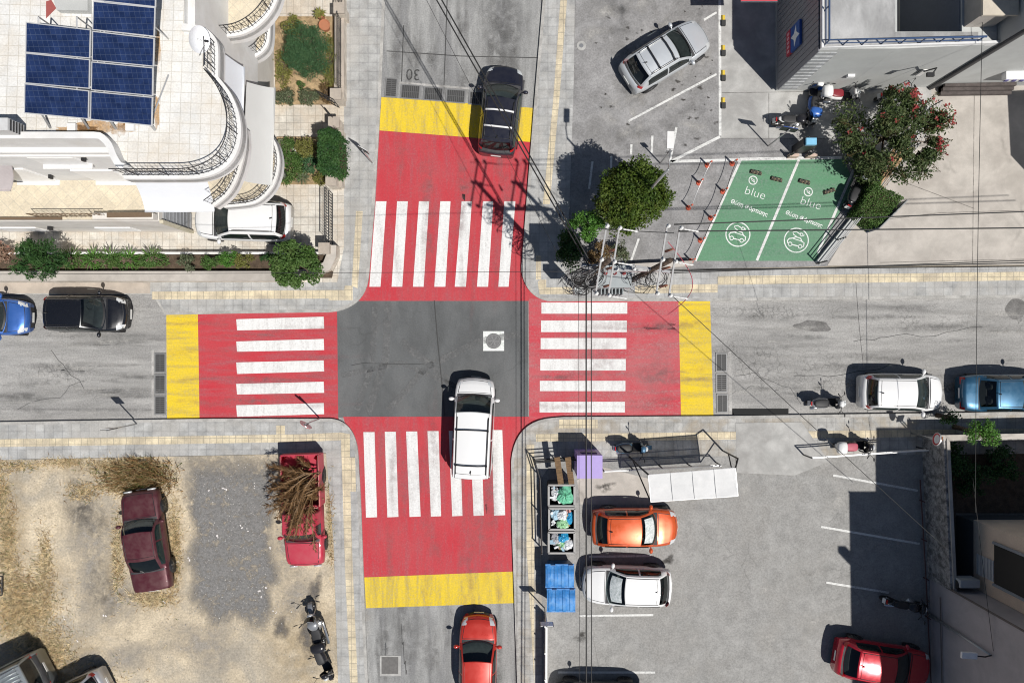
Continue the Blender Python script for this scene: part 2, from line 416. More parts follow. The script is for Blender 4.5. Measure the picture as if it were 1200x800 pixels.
mb = MB(); mb.sheet(gp([(195, 366), (232, 366), (234, 492), (196, 492)]), Z2); structure('yellow_band_west', mb, m_yelloww)
mb = MB(); mb.sheet(gp([(795, 350), (832, 350), (836, 489), (798, 489)]), Z2); structure('yellow_band_east', mb, m_yelloww)
mb = MB()
for (a, b), (c, d) in zip([(440.5, 453), (465.5, 478), (491, 503), (516, 528), (541, 553), (566, 578), (591, 604)],
                          [(433, 446), (459, 471.5), (484, 496.5), (509, 522), (533, 546), (559, 572), (584, 596)]):
    mb.sheet(gp([(a, 236), (b, 236), (d, 336), (c, 336)]), .02)
structure('crosswalk_north', mb, m_white)
mb = MB()
for i, ((a, b), (c, d)) in enumerate(zip([(426, 439), (451, 464), (476, 489), (501, 514), (526, 539), (551, 564), (576, 588.6)],
                          [(429, 442), (454, 467), (480, 493), (505, 517), (530, 542), (555, 567), (579, 592)])):
    mb.sheet(gp([(a, 506 - i * .4), (b, 506 - i * .4), (d, 605.5 - i * .4), (c, 606 - i * .4)]), .02)
structure('crosswalk_south', mb, m_white)
mb = MB()
for y0, y1, x0, x1 in [(374, 387, 371, 385), (400, 412, 397, 410), (424.5, 438, 422, 435), (449.5, 462, 447, 460), (474.5, 488, 472, 485)]:
    mb.sheet(gp([(277, y0), (379.5, x0), (380, x1), (278, y1)]), .02)
structure('crosswalk_west', mb, m_white)
mb = MB()
for i, (y0, y1) in enumerate([(354.5, 367.5), (375.5, 389), (396, 409), (420.5, 434), (446, 458), (470.5, 483)]):
    mb.sheet(gp([(634.5 - .45 * i, y0), (735 - .55 * i, y0), (735 - .55 * i, y1), (634.5 - .45 * i, y1)]), .02)
structure('crosswalk_east', mb, m_white)

# pavements: raised blocks with a kerb edge of their own
def pavement(name, kerb, inner, mat, z=.13):
    poly = gp(kerb + inner)
    mb = MB(); mb.prism(poly, -.05, z, 0); structure(name, mb, [mat])
    e = MB(); pts = gp(kerb)
    # kerb strip: inner offset ribbon a few millimetres proud
    left = []
    for i, p in enumerate(pts):
        a = pts[max(i - 1, 0)]; b = pts[min(i + 1, len(pts) - 1)]
        t = (b - a); t.z = 0; t.normalize(); left.append(p + Vector((-t.y, t.x, 0)) * .14)
    for i in range(len(pts) - 1):
        q = [pts[i], pts[i + 1], left[i + 1], left[i]]
        e.sheet([(v.x, v.y) for v in q], z + .004)
    structure('kerb', e, m_kerb)
pavement('pavement_northwest', c_nw, [(404, -400), (404, 290), (396, 331), (-400, 331)], m_pave)
pavement('pavement_northeast', c_ne, [(1700, 308), (690, 318), (664, 330), (672, 100), (680, -400)], m_pave)
pavement('pavement_southeast', c_se, [(636, 1200), (634, 560), (650, 535), (1700, 527)], m_pave_b)
pavement('pavement_southwest', c_sw, [(-400, 540), (0, 538), (383, 530), (392, 640), (397, 800), (420, 1200)], m_pave)

mb = MB(); zt = .138
for seg in ([(180, 342), (386, 340), (386, 350), (180, 351)], [(413, 335), (418, 248), (426, 248), (420, 338)], [(405, 335), (414, 335), (414, 352), (386, 352), (386, 340), (404, 340)],
            [(661, -60), (669, -60), (655, 120), (644, 240), (636, 240), (648, 120)],
            [(634, 328), (640, 328), (640, 337), (840, 333), (840, 343), (632, 345), (630, 330)], [(840, 324), (1250, 318), (1250, 328), (840, 334)],
            [(628, 508), (1250, 501), (1250, 509), (628, 517)], [(617, 520), (626, 520), (626, 800), (617, 640)],
            [(-60, 515), (360, 508), (400, 506), (400, 515), (360, 517), (-60, 524)],
            [(400, 506), (411, 508), (411, 560), (402, 560)], [(402, 560), (411, 560), (414, 660), (405, 660)], [(405, 660), (414, 660), (421, 820), (412, 820)]):
    mb.sheet(gp(seg), zt)
for seg in ([(655, 491), (700, 491), (700, 501), (655, 501)], [(628, 300), (634, 300), (634, 328), (628, 328)], [(411, 535), (417, 535), (418, 575), (411, 575)], [(325, 498), (335, 498), (335, 508), (325, 508)]):
    mb.sheet(gp(seg), zt + .004)
structure('tactile_paving', mb, m_tact)
mb = MB(); mb.sheet(gp([(-400, 331.5), (178, 331.5), (178, 344), (-400, 344)]), .139); structure('pavement_pink_concrete', mb, m_conc_pink)
mb = MB(); mb.sheet(gp([(861, 495), (938, 494), (970, 540), (930, 556), (862, 553)]), .142)
structure('concrete_crossing_pad', mb, m_conc)

# lots
LZ = .10
mb = MB(); mb.prism(gp([(672, 100), (664, 330), (690, 318), (968, 312), (1085, 122), (1085, -300), (680, -300)]), -.04, LZ); structure('parking_lot_north', mb, m_lot_ne)
mb = MB(); mb.sheet(gp([(844, -300), (1090, -300), (1090, 125), (1060, 186), (990, 186), (985, 163), (844, 163)]), LZ + .004); structure('concrete_apron', mb, m_conc)
mb = MB(); mb.prism(gp([(968, 311.5), (1085, 122), (1085, 60), (1700, 60), (1700, 308)]), -.04, LZ); structure('beige_forecourt', mb, m_conc_beige)
mb = MB(); mb.prism(gp([(636, 1200), (634, 560), (650, 535.5), (1088, 531), (1100, 1200)]), -.04, LZ); structure('parking_lot_south', mb, m_lot_se)
mb = MB(); mb.sheet(gp([(700, 545), (862, 546), (862, 500), (930, 552), (862, 562), (760, 590), (690, 590)][:1] + [(760, 560), (762, 590), (680, 590), (676, 562)]), LZ + .004); structure('stained_concrete', mb, m_conc_beige)
mb = MB(); mb.prism(gp([(-400, 540.5), (0, 538.5), (383, 530.5), (392, 640), (397, 800), (420, 1200), (-400, 1200)]), -.04, LZ); structure('vacant_lot', mb, m_dirt)
mb = MB()
edge = [(222, 532), (330, 531), (330, 560), (322, 600), (318, 640), (330, 680), (322, 690), (318, 728), (308, 740), (290, 733), (280, 722), (262, 728), (250, 738), (236, 716), (226, 702), (221, 660), (228, 610), (214, 575)]
rr = random.Random(4)
e2 = []
for i, p in enumerate(edge):
    q = edge[(i + 1) % len(edge)]
    for t in (0, .25, .5, .75): e2.append((lerp(p[0], q[0], t) + rr.uniform(-3, 3) * (p[1] > 535), lerp(p[1], q[1], t) + rr.uniform(-3, 3) * (p[1] > 535)))
e3 = gp(e2); cxp = sum(p.x for p in e3) / len(e3); cyp = sum(p.y for p in e3) / len(e3); e3.sort(key=lambda p: math.atan2(p.y - cyp, p.x - cxp))
mb.soft([(p.x, p.y) for p in e3], LZ + .005, 1.07, .74); structure('gravel_patch', mb, m_gravel)
mb = MB(); mb.prism(gp([(-400, 331), (396, 331), (404, 290), (404, -400), (-400, -400)]), -.04, .12); structure('house_yard', mb, tiles('yard_slabs', (.62, .59, .53), (.56, .52, .46), (.36, .33, .29), .34, 0, .014, .15, (.48, .38, .27), .45))

# parking lines
def line(mbx, a, b, w=.1, z=LZ + .012): mbx.stroke([G(*a), G(*b)], w, z)
mb = MB()
for a, b, w in [((842.5, -60), (843, 160), .13), ((786, 190), (843, 161), .13), ((785, 190), (866, 188), .13), ((736, 143), (839, 88), .1), ((824, 25), (839, 16), .1),
                ((739.5, 170), (739, 182), .1), ((764, 160), (763, 180), .1), ((792, 150), (784, 192), .11), ((694, 190), (690, 222), .1), ((716, 184), (714, 250), .1), ((748, 280), (739, 306), .1)]:
    line(mb, a, b, w)
structure('parking_lines_north', mb, m_whiteline)
mb = MB()
for a, b in [((678, 720), (765, 719)), ((654, 786), (767, 786)), ((690, 651), (762, 650)), ((961, 616), (1076, 636)), ((967, 681), (1040, 693)), ((975, 556), (1074, 574))]:
    line(mb, a, b, .1)
structure('parking_lines_south', mb, m_whiteline)

# charging bays: green paint, white lines, lettering and symbols
gz = LZ + .010
mb = MB(); mb.sheet(gp([(866, 188), (986, 186), (1000, 215), (959, 296), (955, 306), (813, 306)]), gz); structure('green_charging_bays', mb, m_green)
mb = MB()
for a, b in [((867, 188), (814, 306)), ((935, 188), (886, 305.5)), ((1004, 188), (957, 297))]: line(mb, a, b, .12, gz + .005)
line(mb, (866, 187.5), (985, 185.5), .14, gz + .009)
structure('bay_lines', mb, m_whiteline)
def text_into(mbx, body, size, org, rot, z, sx=1.0, shear=0.0, offset=0.0):
    cu = bpy.data.curves.new('t', 'FONT'); cu.body = body; cu.size = size; cu.align_x = 'CENTER'; cu.align_y = 'CENTER'; cu.offset = offset
    cu.shear = 0; ob = bpy.data.objects.new('t', cu); COL.objects.link(ob)
    bpy.context.view_layer.update()
    me = bpy.data.meshes.new_from_object(ob.evaluated_get(bpy.context.evaluated_depsgraph_get()))
    c, s = math.cos(rot), math.sin(rot); vs = []
    for v in me.vertices:
        x, y = v.co.x * sx + shear * v.co.y, v.co.y
        vs.append((org[0] + c * x - s * y, org[1] + s * x + c * y, z))
    mbx.add(vs, [tuple(p.vertices) for p in me.polygons])
    bpy.data.objects.remove(ob); bpy.data.curves.remove(cu); bpy.data.meshes.remove(me)
def ring(mbx, c, r, w, z, n=40):
    mbx.stroke([(c[0] + r * math.cos(2 * math.pi * i / n), c[1] + r * math.sin(2 * math.pi * i / n)) for i in range(n)], w, z, True)
m_mark = worn_paint('white_marking_paint', (.8, .81, .79), (.2, .3, .24), .35, 0, .7, (.5, .55, .5), .25, .1)
for nm, lg, tx, gr, ic in (('bay_marking_west', (881.5, 212), (884, 227), (877, 244.5), (863.8, 275)), ('bay_marking_east', (946, 225.5), (949, 239), (941, 257.5), (932, 282))):
    mb = MB(); z = gz + .005; a = R(-17)
    c = G(*lg); ring(mb, c, .19, .045, z)
    def loc(c, x, y, s, a=a): return (c.x + s * (math.cos(a) * x - math.sin(a) * y), c.y + s * (math.sin(a) * x + math.cos(a) * y))
    mb.stroke([loc(c, x, y, .16) for x, y in ((-.7, .45), (-.1, .1), (-.35, -.1), (.7, -.45))], .05, z + .003)
    mb.stroke([loc(c, x, y, .16) for x, y in ((-.5, .0), (.1, .25), (.5, 0))], .04, z + .003)
    t = G(*tx); text_into(mb, 'blue', .56, t, a, z, 1.08, .05, -.009)
    t = G(*gr); text_into(mb, 'Θέση Φόρτισης', .255, t, R(-21), z, .98, .05, .006)
    c = G(*ic); ring(mb, c, .56, .05, z)
    S = .56; b_ = R(-14)
    L = lambda pts: [loc(c, x, y, S, b_) for x, y in pts]
    mb.stroke(L([(-.62, -.42), (-.72, -.2), (-.62, 0), (-.35, .1), (-.1, .27), (.3, .24), (.5, .0), (.68, -.06), (.7, -.35), (.6, -.43)]), .05, z + .003)
    mb.stroke(L([(-.26, -.43), (.24, -.43)]), .05, z + .003)
    mb.stroke(L([(-.3, .08), (.5, .02)]), .035, z + .006)
    for x in (-.44, .42):
        cc = loc(c, x, -.43, S, b_); ring(mb, cc, .085, .04, z + .009, 18)
    mb.stroke(L([(-.05, .3), (-.35, .42), (-.45, .58), (-.2, .7), (.05, .62), (.2, .55)]), .04, z + .006)
    mb.stroke(L([(.2, .67), (.36, .67), (.42, .56), (.36, .45), (.2, .45)]), .045, z + .009, True)
    mb.stroke(L([(.42, .61), (.54, .61)]), .03, z + .012); mb.stroke(L([(.42, .51), (.54, .51)]), .03, z + .012)
    structure(nm, mb, m_mark)
mb = MB(); text_into(mb, '30', .75, G(484, 87), R(177), .008, .9); structure('speed_number_marking', mb, stainmat('faded_marking', (.06, .06, .06), .75, 9, .3, .5))

# wear on the roads: seams, patches, tyre marks, stains
mb = MB()
for pts in ([(509, 352), (513, 400), (518, 450), (521, 487)], [(453, 60), (540, 66), (632, 68)], [(524, 0), (520, 110)], [(473, 30), (470, 110)]):
    mb.stroke([G(*p) for p in pts], .045, .0245 if pts[0][1] > 300 else .005)
rr = random.Random(9)
for x0, y0, n, dx, dy in [(412, 428, 5, 14, -1), (840, 470, 9, 6, -4), (860, 440, 10, 9, 4), (930, 440, 8, 14, -2), (20, 480, 9, 9, -3), (60, 410, 6, 8, 7), (1000, 400, 12, 12, -1), (560, 730, 6, -3, 12), (470, 730, 7, 1, 12)]:
    p = [(x0, y0)]
    for i in range(n): p.append((p[-1][0] + dx * rr.uniform(.5, 1.5), p[-1][1] + dy * rr.uniform(-.5, 2) + rr.uniform(-3, 3)))
    mb.stroke([G(*q) for q in p], rr.uniform(.015, .03), .0255 if 400 < x0 < 620 and y0 < 480 else .0065)
structure('road_cracks', mb, m_crack)
mb = MB()
for cx, cy, w in [(480, 380, .5), (487, 400, .45), (530, 460, .6)]:
    pass
for pts, w in [([(455, 355), (452, 420), (430, 487)], .35), ([(440, 356), (436, 430), (418, 480)], .3), ([(455, 480), (500, 430), (560, 400), (616, 390)], .3), ([(470, 400), (520, 440), (555, 487)], .35), ([(400, 440), (470, 425), (540, 455), (560, 487)], .25)]:
    q = []
    for i in range(len(pts) - 1):
        for t in (0, .33, .66): q.append((lerp(pts[i][0], pts[i + 1][0], t), lerp(pts[i][1], pts[i + 1][1], t)))
    q.append(pts[-1]); mb.stroke([G(*p) for p in q], w, .0225)
structure('tyre_marks', mb, stainmat('tyre_scuffs_pale', (.2, .2, .2), .6, 3, .35, .62))
def blob(mbx, cx, cy, rx, ry, z, seed, n=26, rough=.25, soft=0):
    r2 = random.Random(seed); ph = [r2.uniform(0, 6.28) for _ in range(4)]; pts = []
    for i in range(n):
        a = 2 * math.pi * i / n
        k = 1 + rough * (math.sin(2 * a + ph[0]) * .5 + math.sin(3 * a + ph[1]) * .4 + math.sin(5 * a + ph[2]) * .3 + r2.uniform(-.15, .15))
        pts.append(G(cx + rx * k * math.cos(a), cy + ry * k * math.sin(a)))
    if soft: mbx.soft(pts, z, 1.15, soft)
    else: mbx.sheet(pts, z)
mb = MB()
blob(mb, 953, 382, 19, 7, .009, 1); blob(mb, 1190, 362, 12, 12, .009, 5, 26, .1)
mb.sheet(gp([(448, 770), (467, 770), (467, 789), (448, 789)]), .006)
structure('asphalt_patches', mb, m_patch)
mb = MB(); r3 = random.Random(31)
for i in range(90):
    q = i % 4
    if q == 0: x, y, rx, ry = r3.choice([465, 505, 548, 590]) + r3.uniform(-10, 10), r3.uniform(160, 345), r3.uniform(3, 9), r3.uniform(14, 50)
    elif q == 1: x, y, rx, ry = r3.choice([455, 500, 545, 575]) + r3.uniform(-10, 12), r3.uniform(500, 700), r3.uniform(3, 10), r3.uniform(14, 50)
    elif q == 2: x, y, rx, ry = r3.uniform(205, 390), r3.choice([385, 415, 440, 470]) + r3.uniform(-8, 8), r3.uniform(14, 46), r3.uniform(2, 6)
    else: x, y, rx, ry = r3.uniform(640, 820), r3.choice([385, 415, 440, 470]) + r3.uniform(-8, 8), r3.uniform(14, 46), r3.uniform(2, 7)
    blob(mb, x, y, rx, ry, .0222 + .0003 * (i % 5), 1200 + i, 18, .5, .2)
for x, y, rx, ry in [(560, 620, 26, 50), (470, 560, 16, 60), (700, 420, 30, 50), (770, 440, 20, 40)]: blob(mb, x, y, rx, ry, .0245, int(x), 18, .3, .2)
structure('paint_wear', mb, stainmat('tyre_worn_paint', (.30, .20, .20), .22, 2.4, .34, .62, True))
mb = MB()
for i in range(46):
    if i < 30: x, y = rr.uniform(690, 830), rr.uniform(5, 175)
    else: x, y = rr.uniform(780, 838), rr.uniform(70, 150)
    s = rr.uniform(.5, 2.6); blob(mb, x, y, s * 1.5, s, LZ + .008, 100 + i, 12, .5, .5)
for x, y, s in [(783, 655, 7), (710, 570, 9), (680, 745, 8)]: blob(mb, x, y, s, s * .7, LZ + .008, int(x), 20, .5, .4)
structure('oil_stains', mb, m_oil)
mb = MB()
for x, y, rx, ry in [(880, 425, 46, 40), (905, 366, 70, 12), (960, 440, 60, 30), (1080, 375, 70, 16), (60, 440, 50, 20)]: blob(mb, x, y, rx, ry, .0138, int(x * 11), 22, .3, .4)
structure('crazed_asphalt', mb, crackmat('crazed_asphalt', 3.8, .34))
mb = MB()
for x, y, rx, ry in [(370, 690, 8, 18), (330, 735, 11, 12), (360, 742, 11, 24)]: blob(mb, x, y, rx, ry, LZ + .009, int(x * 3), 24, .4, .3)
structure('damp_earth', mb, stainmat('damp_earth', (.15, .135, .12), .9, 3.0, .3, .55, True))
mb = MB()
for x, y, rx, ry in [(110, 640, 34, 80), (135, 700, 26, 40), (95, 590, 24, 36), (240, 755, 50, 30), (340, 640, 22, 40), (130, 770, 60, 20), (345, 580, 16, 40), (350, 700, 24, 40)]: blob(mb, x, y, rx, ry, LZ + .0065, int(x * 5), 24, .4, .25)
structure('trodden_earth', mb, stainmat('trodden_earth', (.36, .33, .29), .75, 1.8, .34, .58, True))
mb = MB()
for x, y, rx, ry in [(30, 705, 50, 62), (14, 620, 22, 80), (62, 765, 44, 34), (162, 560, 46, 26), (205, 640, 14, 64), (140, 650, 12, 56), (180, 700, 34, 14), (120, 546, 90, 10), (388, 610, 6, 60), (360, 760, 60, 60)]: blob(mb, x, y, rx, ry, LZ + .0075, int(x * 7), 26, .35, .35)
structure('straw_covered_earth', mb, stainmat('straw_earth', (.47, .37, .23), .4, 2.2, .3, .6, True))
mb = MB(); r3 = random.Random(21)
for x, y, rx, ry, s_ in [(590, 50, 34, 75, 1), (585, 20, 30, 50, 2), (480, 745, 34, 40, 3), (560, 100, 30, 20, 4)]: blob(mb, x, y, rx, ry, .0062, 900 + s_, 20, .3, .2)
for i in range(105):
    q = i % 5
    if q == 0: x, y, rx, ry = r3.uniform(0, 190), r3.uniform(375, 484), r3.uniform(14, 60), r3.uniform(2, 6)
    elif q == 1: x, y, rx, ry = r3.uniform(845, 1190), r3.uniform(358, 480), r3.uniform(14, 60), r3.uniform(2, 6)
    elif q == 2: x, y, rx, ry = r3.uniform(455, 620), r3.uniform(0, 105), r3.uniform(3, 9), r3.uniform(14, 44)
    elif q == 3: x, y, rx, ry = r3.uniform(440, 595), r3.uniform(718, 800), r3.uniform(2, 8), r3.uniform(14, 40)
    else: x, y, rx, ry = r3.uniform(690, 835), r3.uniform(5, 175), r3.uniform(5, 20), r3.uniform(5, 20)
    zz = .007 if q in (2, 3) else (.0105 if q < 2 else LZ + .0062)
    blob(mb, x, y, rx, ry, zz + .0004 * (i % 7) * (0 if q > 3 else 1) * .3, 300 + i, 20, .5, .2)
structure('road_wear', mb, stainmat('road_wear', (.19, .187, .182), .38, 2.2, .32, .62, True))
mb = MB()
for i in range(70):
    q = i % 4
    if q == 0: x, y, rx, ry = r3.uniform(0, 190), r3.uniform(375, 484), r3.uniform(14, 60), r3.uniform(1.5, 5)
    elif q == 1: x, y, rx, ry = r3.uniform(845, 1190), r3.uniform(358, 480), r3.uniform(14, 60), r3.uniform(1.5, 5)
    elif q == 2: x, y, rx, ry = r3.uniform(660, 1060), r3.uniform(545, 790), r3.uniform(4, 26), r3.uniform(4, 26)
    else: x, y, rx, ry = r3.uniform(690, 835), r3.uniform(5, 175), r3.uniform(5, 20), r3.uniform(5, 20)
    blob(mb, x, y, rx, ry, (.0125 if q < 2 else LZ + .0068), 600 + i, 20, .5, .2)
structure('road_dust', mb, stainmat('road_dust', (.50, .485, .46), .6, 1.8, .36, .62, True))
mb = MB()
for pts in ([(845, 163), (985, 163)], [(845, 110), (985, 108)], [(900, 110), (900, 163)], [(1000, 262), (1100, 250), (1200, 247)], [(1060, 215), (1140, 245)], [(1140, 108), (1138, 310)], [(1030, 308), (1200, 304)]):
    mb.stroke([G(*p) for p in pts], .03, LZ + .009)
structure('concrete_joints', mb, stainmat('joint_dirt', (.12, .11, .1), .6, 3, .2, .6))
# ================================================================== VEHICLES
STY = {  # fractions of length: windshield base, roof front, roof rear, rear-window base; belt height fraction
    'hatch': dict(xa=.29, xb=.07, xc=-.38, xd=-.455, belt=.62, nose=.45, deck=None),
    'hatch2': dict(xa=.245, xb=.045, xc=-.33, xd=-.45, belt=.63, nose=.46, deck=None),
    'suv': dict(xa=.27, xb=.07, xc=-.40, xd=-.465, belt=.62, nose=.47, deck=None),
    'van': dict(xa=.345, xb=.175, xc=-.465, xd=-.488, belt=.56, nose=.44, deck=None),
    'sedan': dict(xa=.235, xb=.12, xc=-.15, xd=-.30, belt=.64, nose=.48, deck=.93),
    'sedan2': dict(xa=.25, xb=.07, xc=-.2, xd=-.345, belt=.64, nose=.46, deck=.96),
    'pickup': dict(xa=.27, xb=.175, xc=-.01, xd=-.03, belt=.60, nose=.46, deck=None),
}
def make_car(label, px, py, head, L, W, H, paint, style='hatch', cat='car', name='parked_car', rails=None, bars=None, trim=m_black, glass=m_glass,
             sunshade=False, group=None, roofmat=None, antenna=True, boxy=0.0, seams=True, lamp=m_lamp, zg=0.0, tail=m_tail, pz=.7, toplamp=True):
    S = STY[style]; rz = R(head)
    p = P(px, py, pz); root = thing(name, label, cat, (p.x, p.y, zg), rz, group)
    hw = W / 2; zb = S['belt'] * H; nose = S['nose'] * H
    xa, xb, xc, xd = [S[k] * L for k in ('xa', 'xb', 'xc', 'xd')]
    ex = 5 + 5 * boxy
    def wid(x):
        s = x / (L / 2)
        return hw * (1 - (.20 if s > 0 else .14) * (1 - boxy * .6) * abs(s) ** ex)
    pick = style == 'pickup'
    dz = zb * S['deck'] if S['deck'] else zb
    prof = [(-L / 2, nose * .98 if not pick else nose * 1.1), (-L / 2 + .04, dz * .96), (-L / 2 + .15, dz), (xd, zb), (xa, zb - .01), (xa + .25 * (L / 2 - xa), zb - .035), (L / 2 - .28, nose + .13), (L / 2 - .08, nose + .03), (L / 2, nose - .12)]
    def deck(x): return interp(prof, x)
    cf, cr = .26 * (1 - boxy * .75), .12 * (1 - boxy * .6)
    def bx(x, y):
        s = x / (L / 2)
        return x - (cf if s > 0 else -cr) * (y / hw) ** 2 * abs(s) ** 4
    sec = [(.84, None), (.97, .30), (1.0, .52), (.985, .80), (.945, .93), (.86, 1.0), (.5, 1.0), (0, 1.0)]
    crown = [0, 0, 0, 0, 0, 0, .028, .036]
    def secpt(x, i, sgn):
        w = wid(x); d = deck(x); f, hz = sec[i]
        z = .2 if hz is None else (.2 + (d - .2) * hz)
        z += crown[i] * (1.0 if x > xa else .7)
        y = w * f * sgn
        return Vector((bx(x, y), y, z))
    xs = [-L / 2, -L / 2 + .04, -L / 2 + .15, -L / 2 + .4, xd if xd > -L / 2 + .5 else -L / 2 + .6, -.2 * L, -.05 * L, .1 * L, xa, lerp(xa, L / 2, .3), lerp(xa, L / 2, .6), L / 2 - .28, L / 2 - .08, L / 2]
    xs = sorted(set(round(x, 4) for x in xs))
    if pick: xs = [x for x in xs if x > -.03 * L]; xs = [-.035 * L] + xs
    mb = MB(); ring_n = len(sec) * 2 - 1
    rows = []
    for x in xs:
        rows.append([secpt(x, i, 1) for i in range(len(sec))] + [secpt(x, i, -1) for i in range(len(sec) - 2, -1, -1)])
    vs = [v for r in rows for v in r]; fs = []; ms = []
    for i in range(len(rows) - 1):
        for j in range(ring_n - 1):
            fs.append((i * ring_n + j, i * ring_n + j + 1, (i + 1) * ring_n + j + 1, (i + 1) * ring_n + j)); ms.append(1 if j in (0, ring_n - 2) else (2 if 5 <= j <= ring_n - 7 and rows[i][0].x > xd - .05 and rows[i + 1][7].x < xa + .02 else 0))
    o = len(mb.v); mb.add(vs, fs); mb.m = ms
    mb.f.append(tuple(range(ring_n - 1, -1, -1))); mb.m.append(0)
    mb.f.append(tuple((len(rows) - 1) * ring_n + j for j in range(ring_n))); mb.m.append(0)
    body = mb.build('body', [paint, trim, m_inter], root, True, False)
    def top(x, v, dzz=0.0):
        w = wid(x); f = abs(v)
        z = deck(x) + (interp([(0, .036), (.5, .028), (.86, 0), (.945, -.07 * (deck(x) - .2)), (1, -.2 * (deck(x) - .2))], f)) * (1 if x > xa or f > .86 else .7)
        return Vector((bx(x, w * v), w * v, z + dzz))
    # hood panel
    if not pick or True:
        mb = MB(); x0, x1 = xa + .06, L / 2 - .14
        mb.grid(lambda u, v: top(lerp(x0, x1, u), lerp(-.80 + .06 * u, .80 - .06 * u, v), .012), 8, 10, 0, True)
        mb.grid(lambda u, v: top(lerp(x0 - .025, x1 + .02, u), lerp(-.83 + .06 * u, .83 - .06 * u, v), .004), 8, 10, 1, True)
        mb.build('hood', [paint, m_black], root, True, False)
    # bumpers / grille / lamps
    mb = MB(); mb.grid(lambda u, v: Vector((bx(L / 2, wid(L / 2) * lerp(-.7, .7, v)) + .012, wid(L / 2) * lerp(-.7, .7, v), lerp(.3, nose - .16, u))), 1, 8)
    mb.build('grille', m_black, root, True, False)
    mb = MB(); mb.box((L / 2 + .02, 0, .42), (.02, .46, .1)); mb.build('number_plate', m_plate, root, False, False)
    mb = MB(); mb.box((-L / 2 - .012, 0, .62 * zb + .05), (.02, .46, .1)); mb.build('number_plate', m_plate, root, False, False)
    for sg in (1, -1):
        mb = MB()
        if toplamp: mb.grid(lambda u, v: top(lerp(L / 2 - .34, L / 2 - .015, u), sg * lerp(.68, .955 - .04 * u, v), .012), 4, 4, 0, sg < 0)
        else: mb.box((L / 2 + .0, sg * hw * .62, nose - .12), (.06, .34, .16))
        mb.build('headlight', lamp, root, True, False)
        mb = MB()
        if S['deck']:
            mb.grid(lambda u, v: Vector((bx(-L / 2, wid(-L / 2) * .9) - .02 + .05 * u, sg * wid(-L / 2) * lerp(.55, .99, v), lerp(nose * .85, dz * .97, u))), 2, 2, 0, sg < 0)
        else:
            mb.grid(lambda u, v: Vector((bx(-L / 2, hw * .9) - .03 + .12 * u + .16 * v * v, sg * (wid(-L / 2) + .02) * lerp(.78, 1.0, v), lerp(zb * .72, zb * 1.16, u))), 3, 3, 0, sg < 0)
        mb.build('taillight', tail, root, True, False)
    # cabin
    wa, wr, wd = hw * .86, hw * (.74 if not boxy else .80), hw * (.80 if not S['deck'] else .78)
    if style == 'van': wr = hw * .86; wd = hw * .93
    zs = zb - .02; cA, cB, cC, cD = .20 - .08 * boxy, .06, .05, .10
    zr = H - .03; cw = .045
    def front(u, v): # u 0 base ->1 roof; v -1..1
        a = Vector((xa - cA * v * v, wa * v, zs + .02)); b = Vector((xb - cB * v * v, wr * v, zr - cw * v * v))
        q = a.lerp(b, u); q.z += .05 * math.sin(math.pi * u); return q
    def roof(u, v):
        a = Vector((xb - cB * v * v, wr * v, zr - cw * v * v)); b = Vector((xc + cC * v * v, wr * .97 * v, zr - .035 - cw * v * v))
        q = a.lerp(b, u); q.z += .035 * math.sin(math.pi * u) * (1 - .3 * v * v); return q
    def rear(u, v):
        a = Vector((xc + cC * v * v, wr * .97 * v, zr - .035 - cw * v * v)); b = Vector((xd + cD * v * v, wd * v, zs + .02))
        q = a.lerp(b, u); q.z += .045 * math.sin(math.pi * u) * (.3 if S['deck'] else 1); return q
    mb = MB(); F = lambda fn: (lambda u, v: fn(u, 2 * v - 1))
    mb.grid(F(roof), 10, 12, 0)
    def border(fn, u0, u1, vv):
        for a, b, c_, d in ((0, u0, -1, 1), (u1, 1, -1, 1), (u0, u1, -1, -vv), (u0, u1, vv, 1)):
            mb.grid(lambda u, v: fn(lerp(a, b, u), lerp(c_, d, v)), 6 if b - a > .5 else 1, 12 if d - c_ > 1 else 1)
    border(front, .04, .96, .94); border(rear, .10, .93, .89)
    edge = [front(i / 6, 1) for i in range(7)] + [roof(i / 10, 1) for i in range(1, 11)] + [rear(i / 6, 1) for i in range(1, 7)]
    etab_y = sorted([(e.x, e.y) for e in edge]); etab_z = sorted([(e.x, e.z) for e in edge])
    def side(x, f, sg, out=0.0):
        y1, z1 = interp(etab_y, x), interp(etab_z, x); y0, z0 = wid(x) * .95, deck(x) - .03
        if z1 < z0: z1 = z0
        return Vector((x, sg * (lerp(y0, max(y1, .2), f) + .05 * math.sin(math.pi * f) * (.9 if z1 - z0 > .2 else .2) + out), lerp(z0, z1, f)))
    x0s, x1s = edge[-1].x, edge[0].x
    for sg in (1, -1):
        mb.grid(lambda u, v: side(lerp(x0s, x1s, u), v, sg), 28, 5, 0, sg > 0)
    mb.build('cabin', [roofmat or paint], root, True, False)
    def up(fn, u, v, d, sgx): q = fn(u, v); return q + Vector((sgx * d * .8, 0, d))
    mb = MB(); mb.grid(lambda u, v: up(front, lerp(.03, .97, u), lerp(-.95, .95, v), .014, 1), 6, 12)
    wsh = mb.build('windshield', m_ws, root, True, False)
    if sunshade:
        mb = MB(); mb.grid(lambda u, v: up(front, lerp(.22, .8, u), lerp(-.80, .80, v) , .02 + .006 * math.sin(9 * v), 1), 6, 14)
        mb.build('sunshade', m_shade, root, True, False)
    else:
        mb = MB(); mb.grid(lambda u, v: up(front, lerp(.05, .12, u), lerp(-.8, .8, v), .02, 1), 1, 10); mb.build('wiper', m_black, root, True, False)
    mb = MB(); mb.grid(lambda u, v: up(rear, lerp(.10, .93, u), lerp(-.9, .9, v), .014, -1), 6, 12); mb.build('rear_window', m_rw, root, True, False)
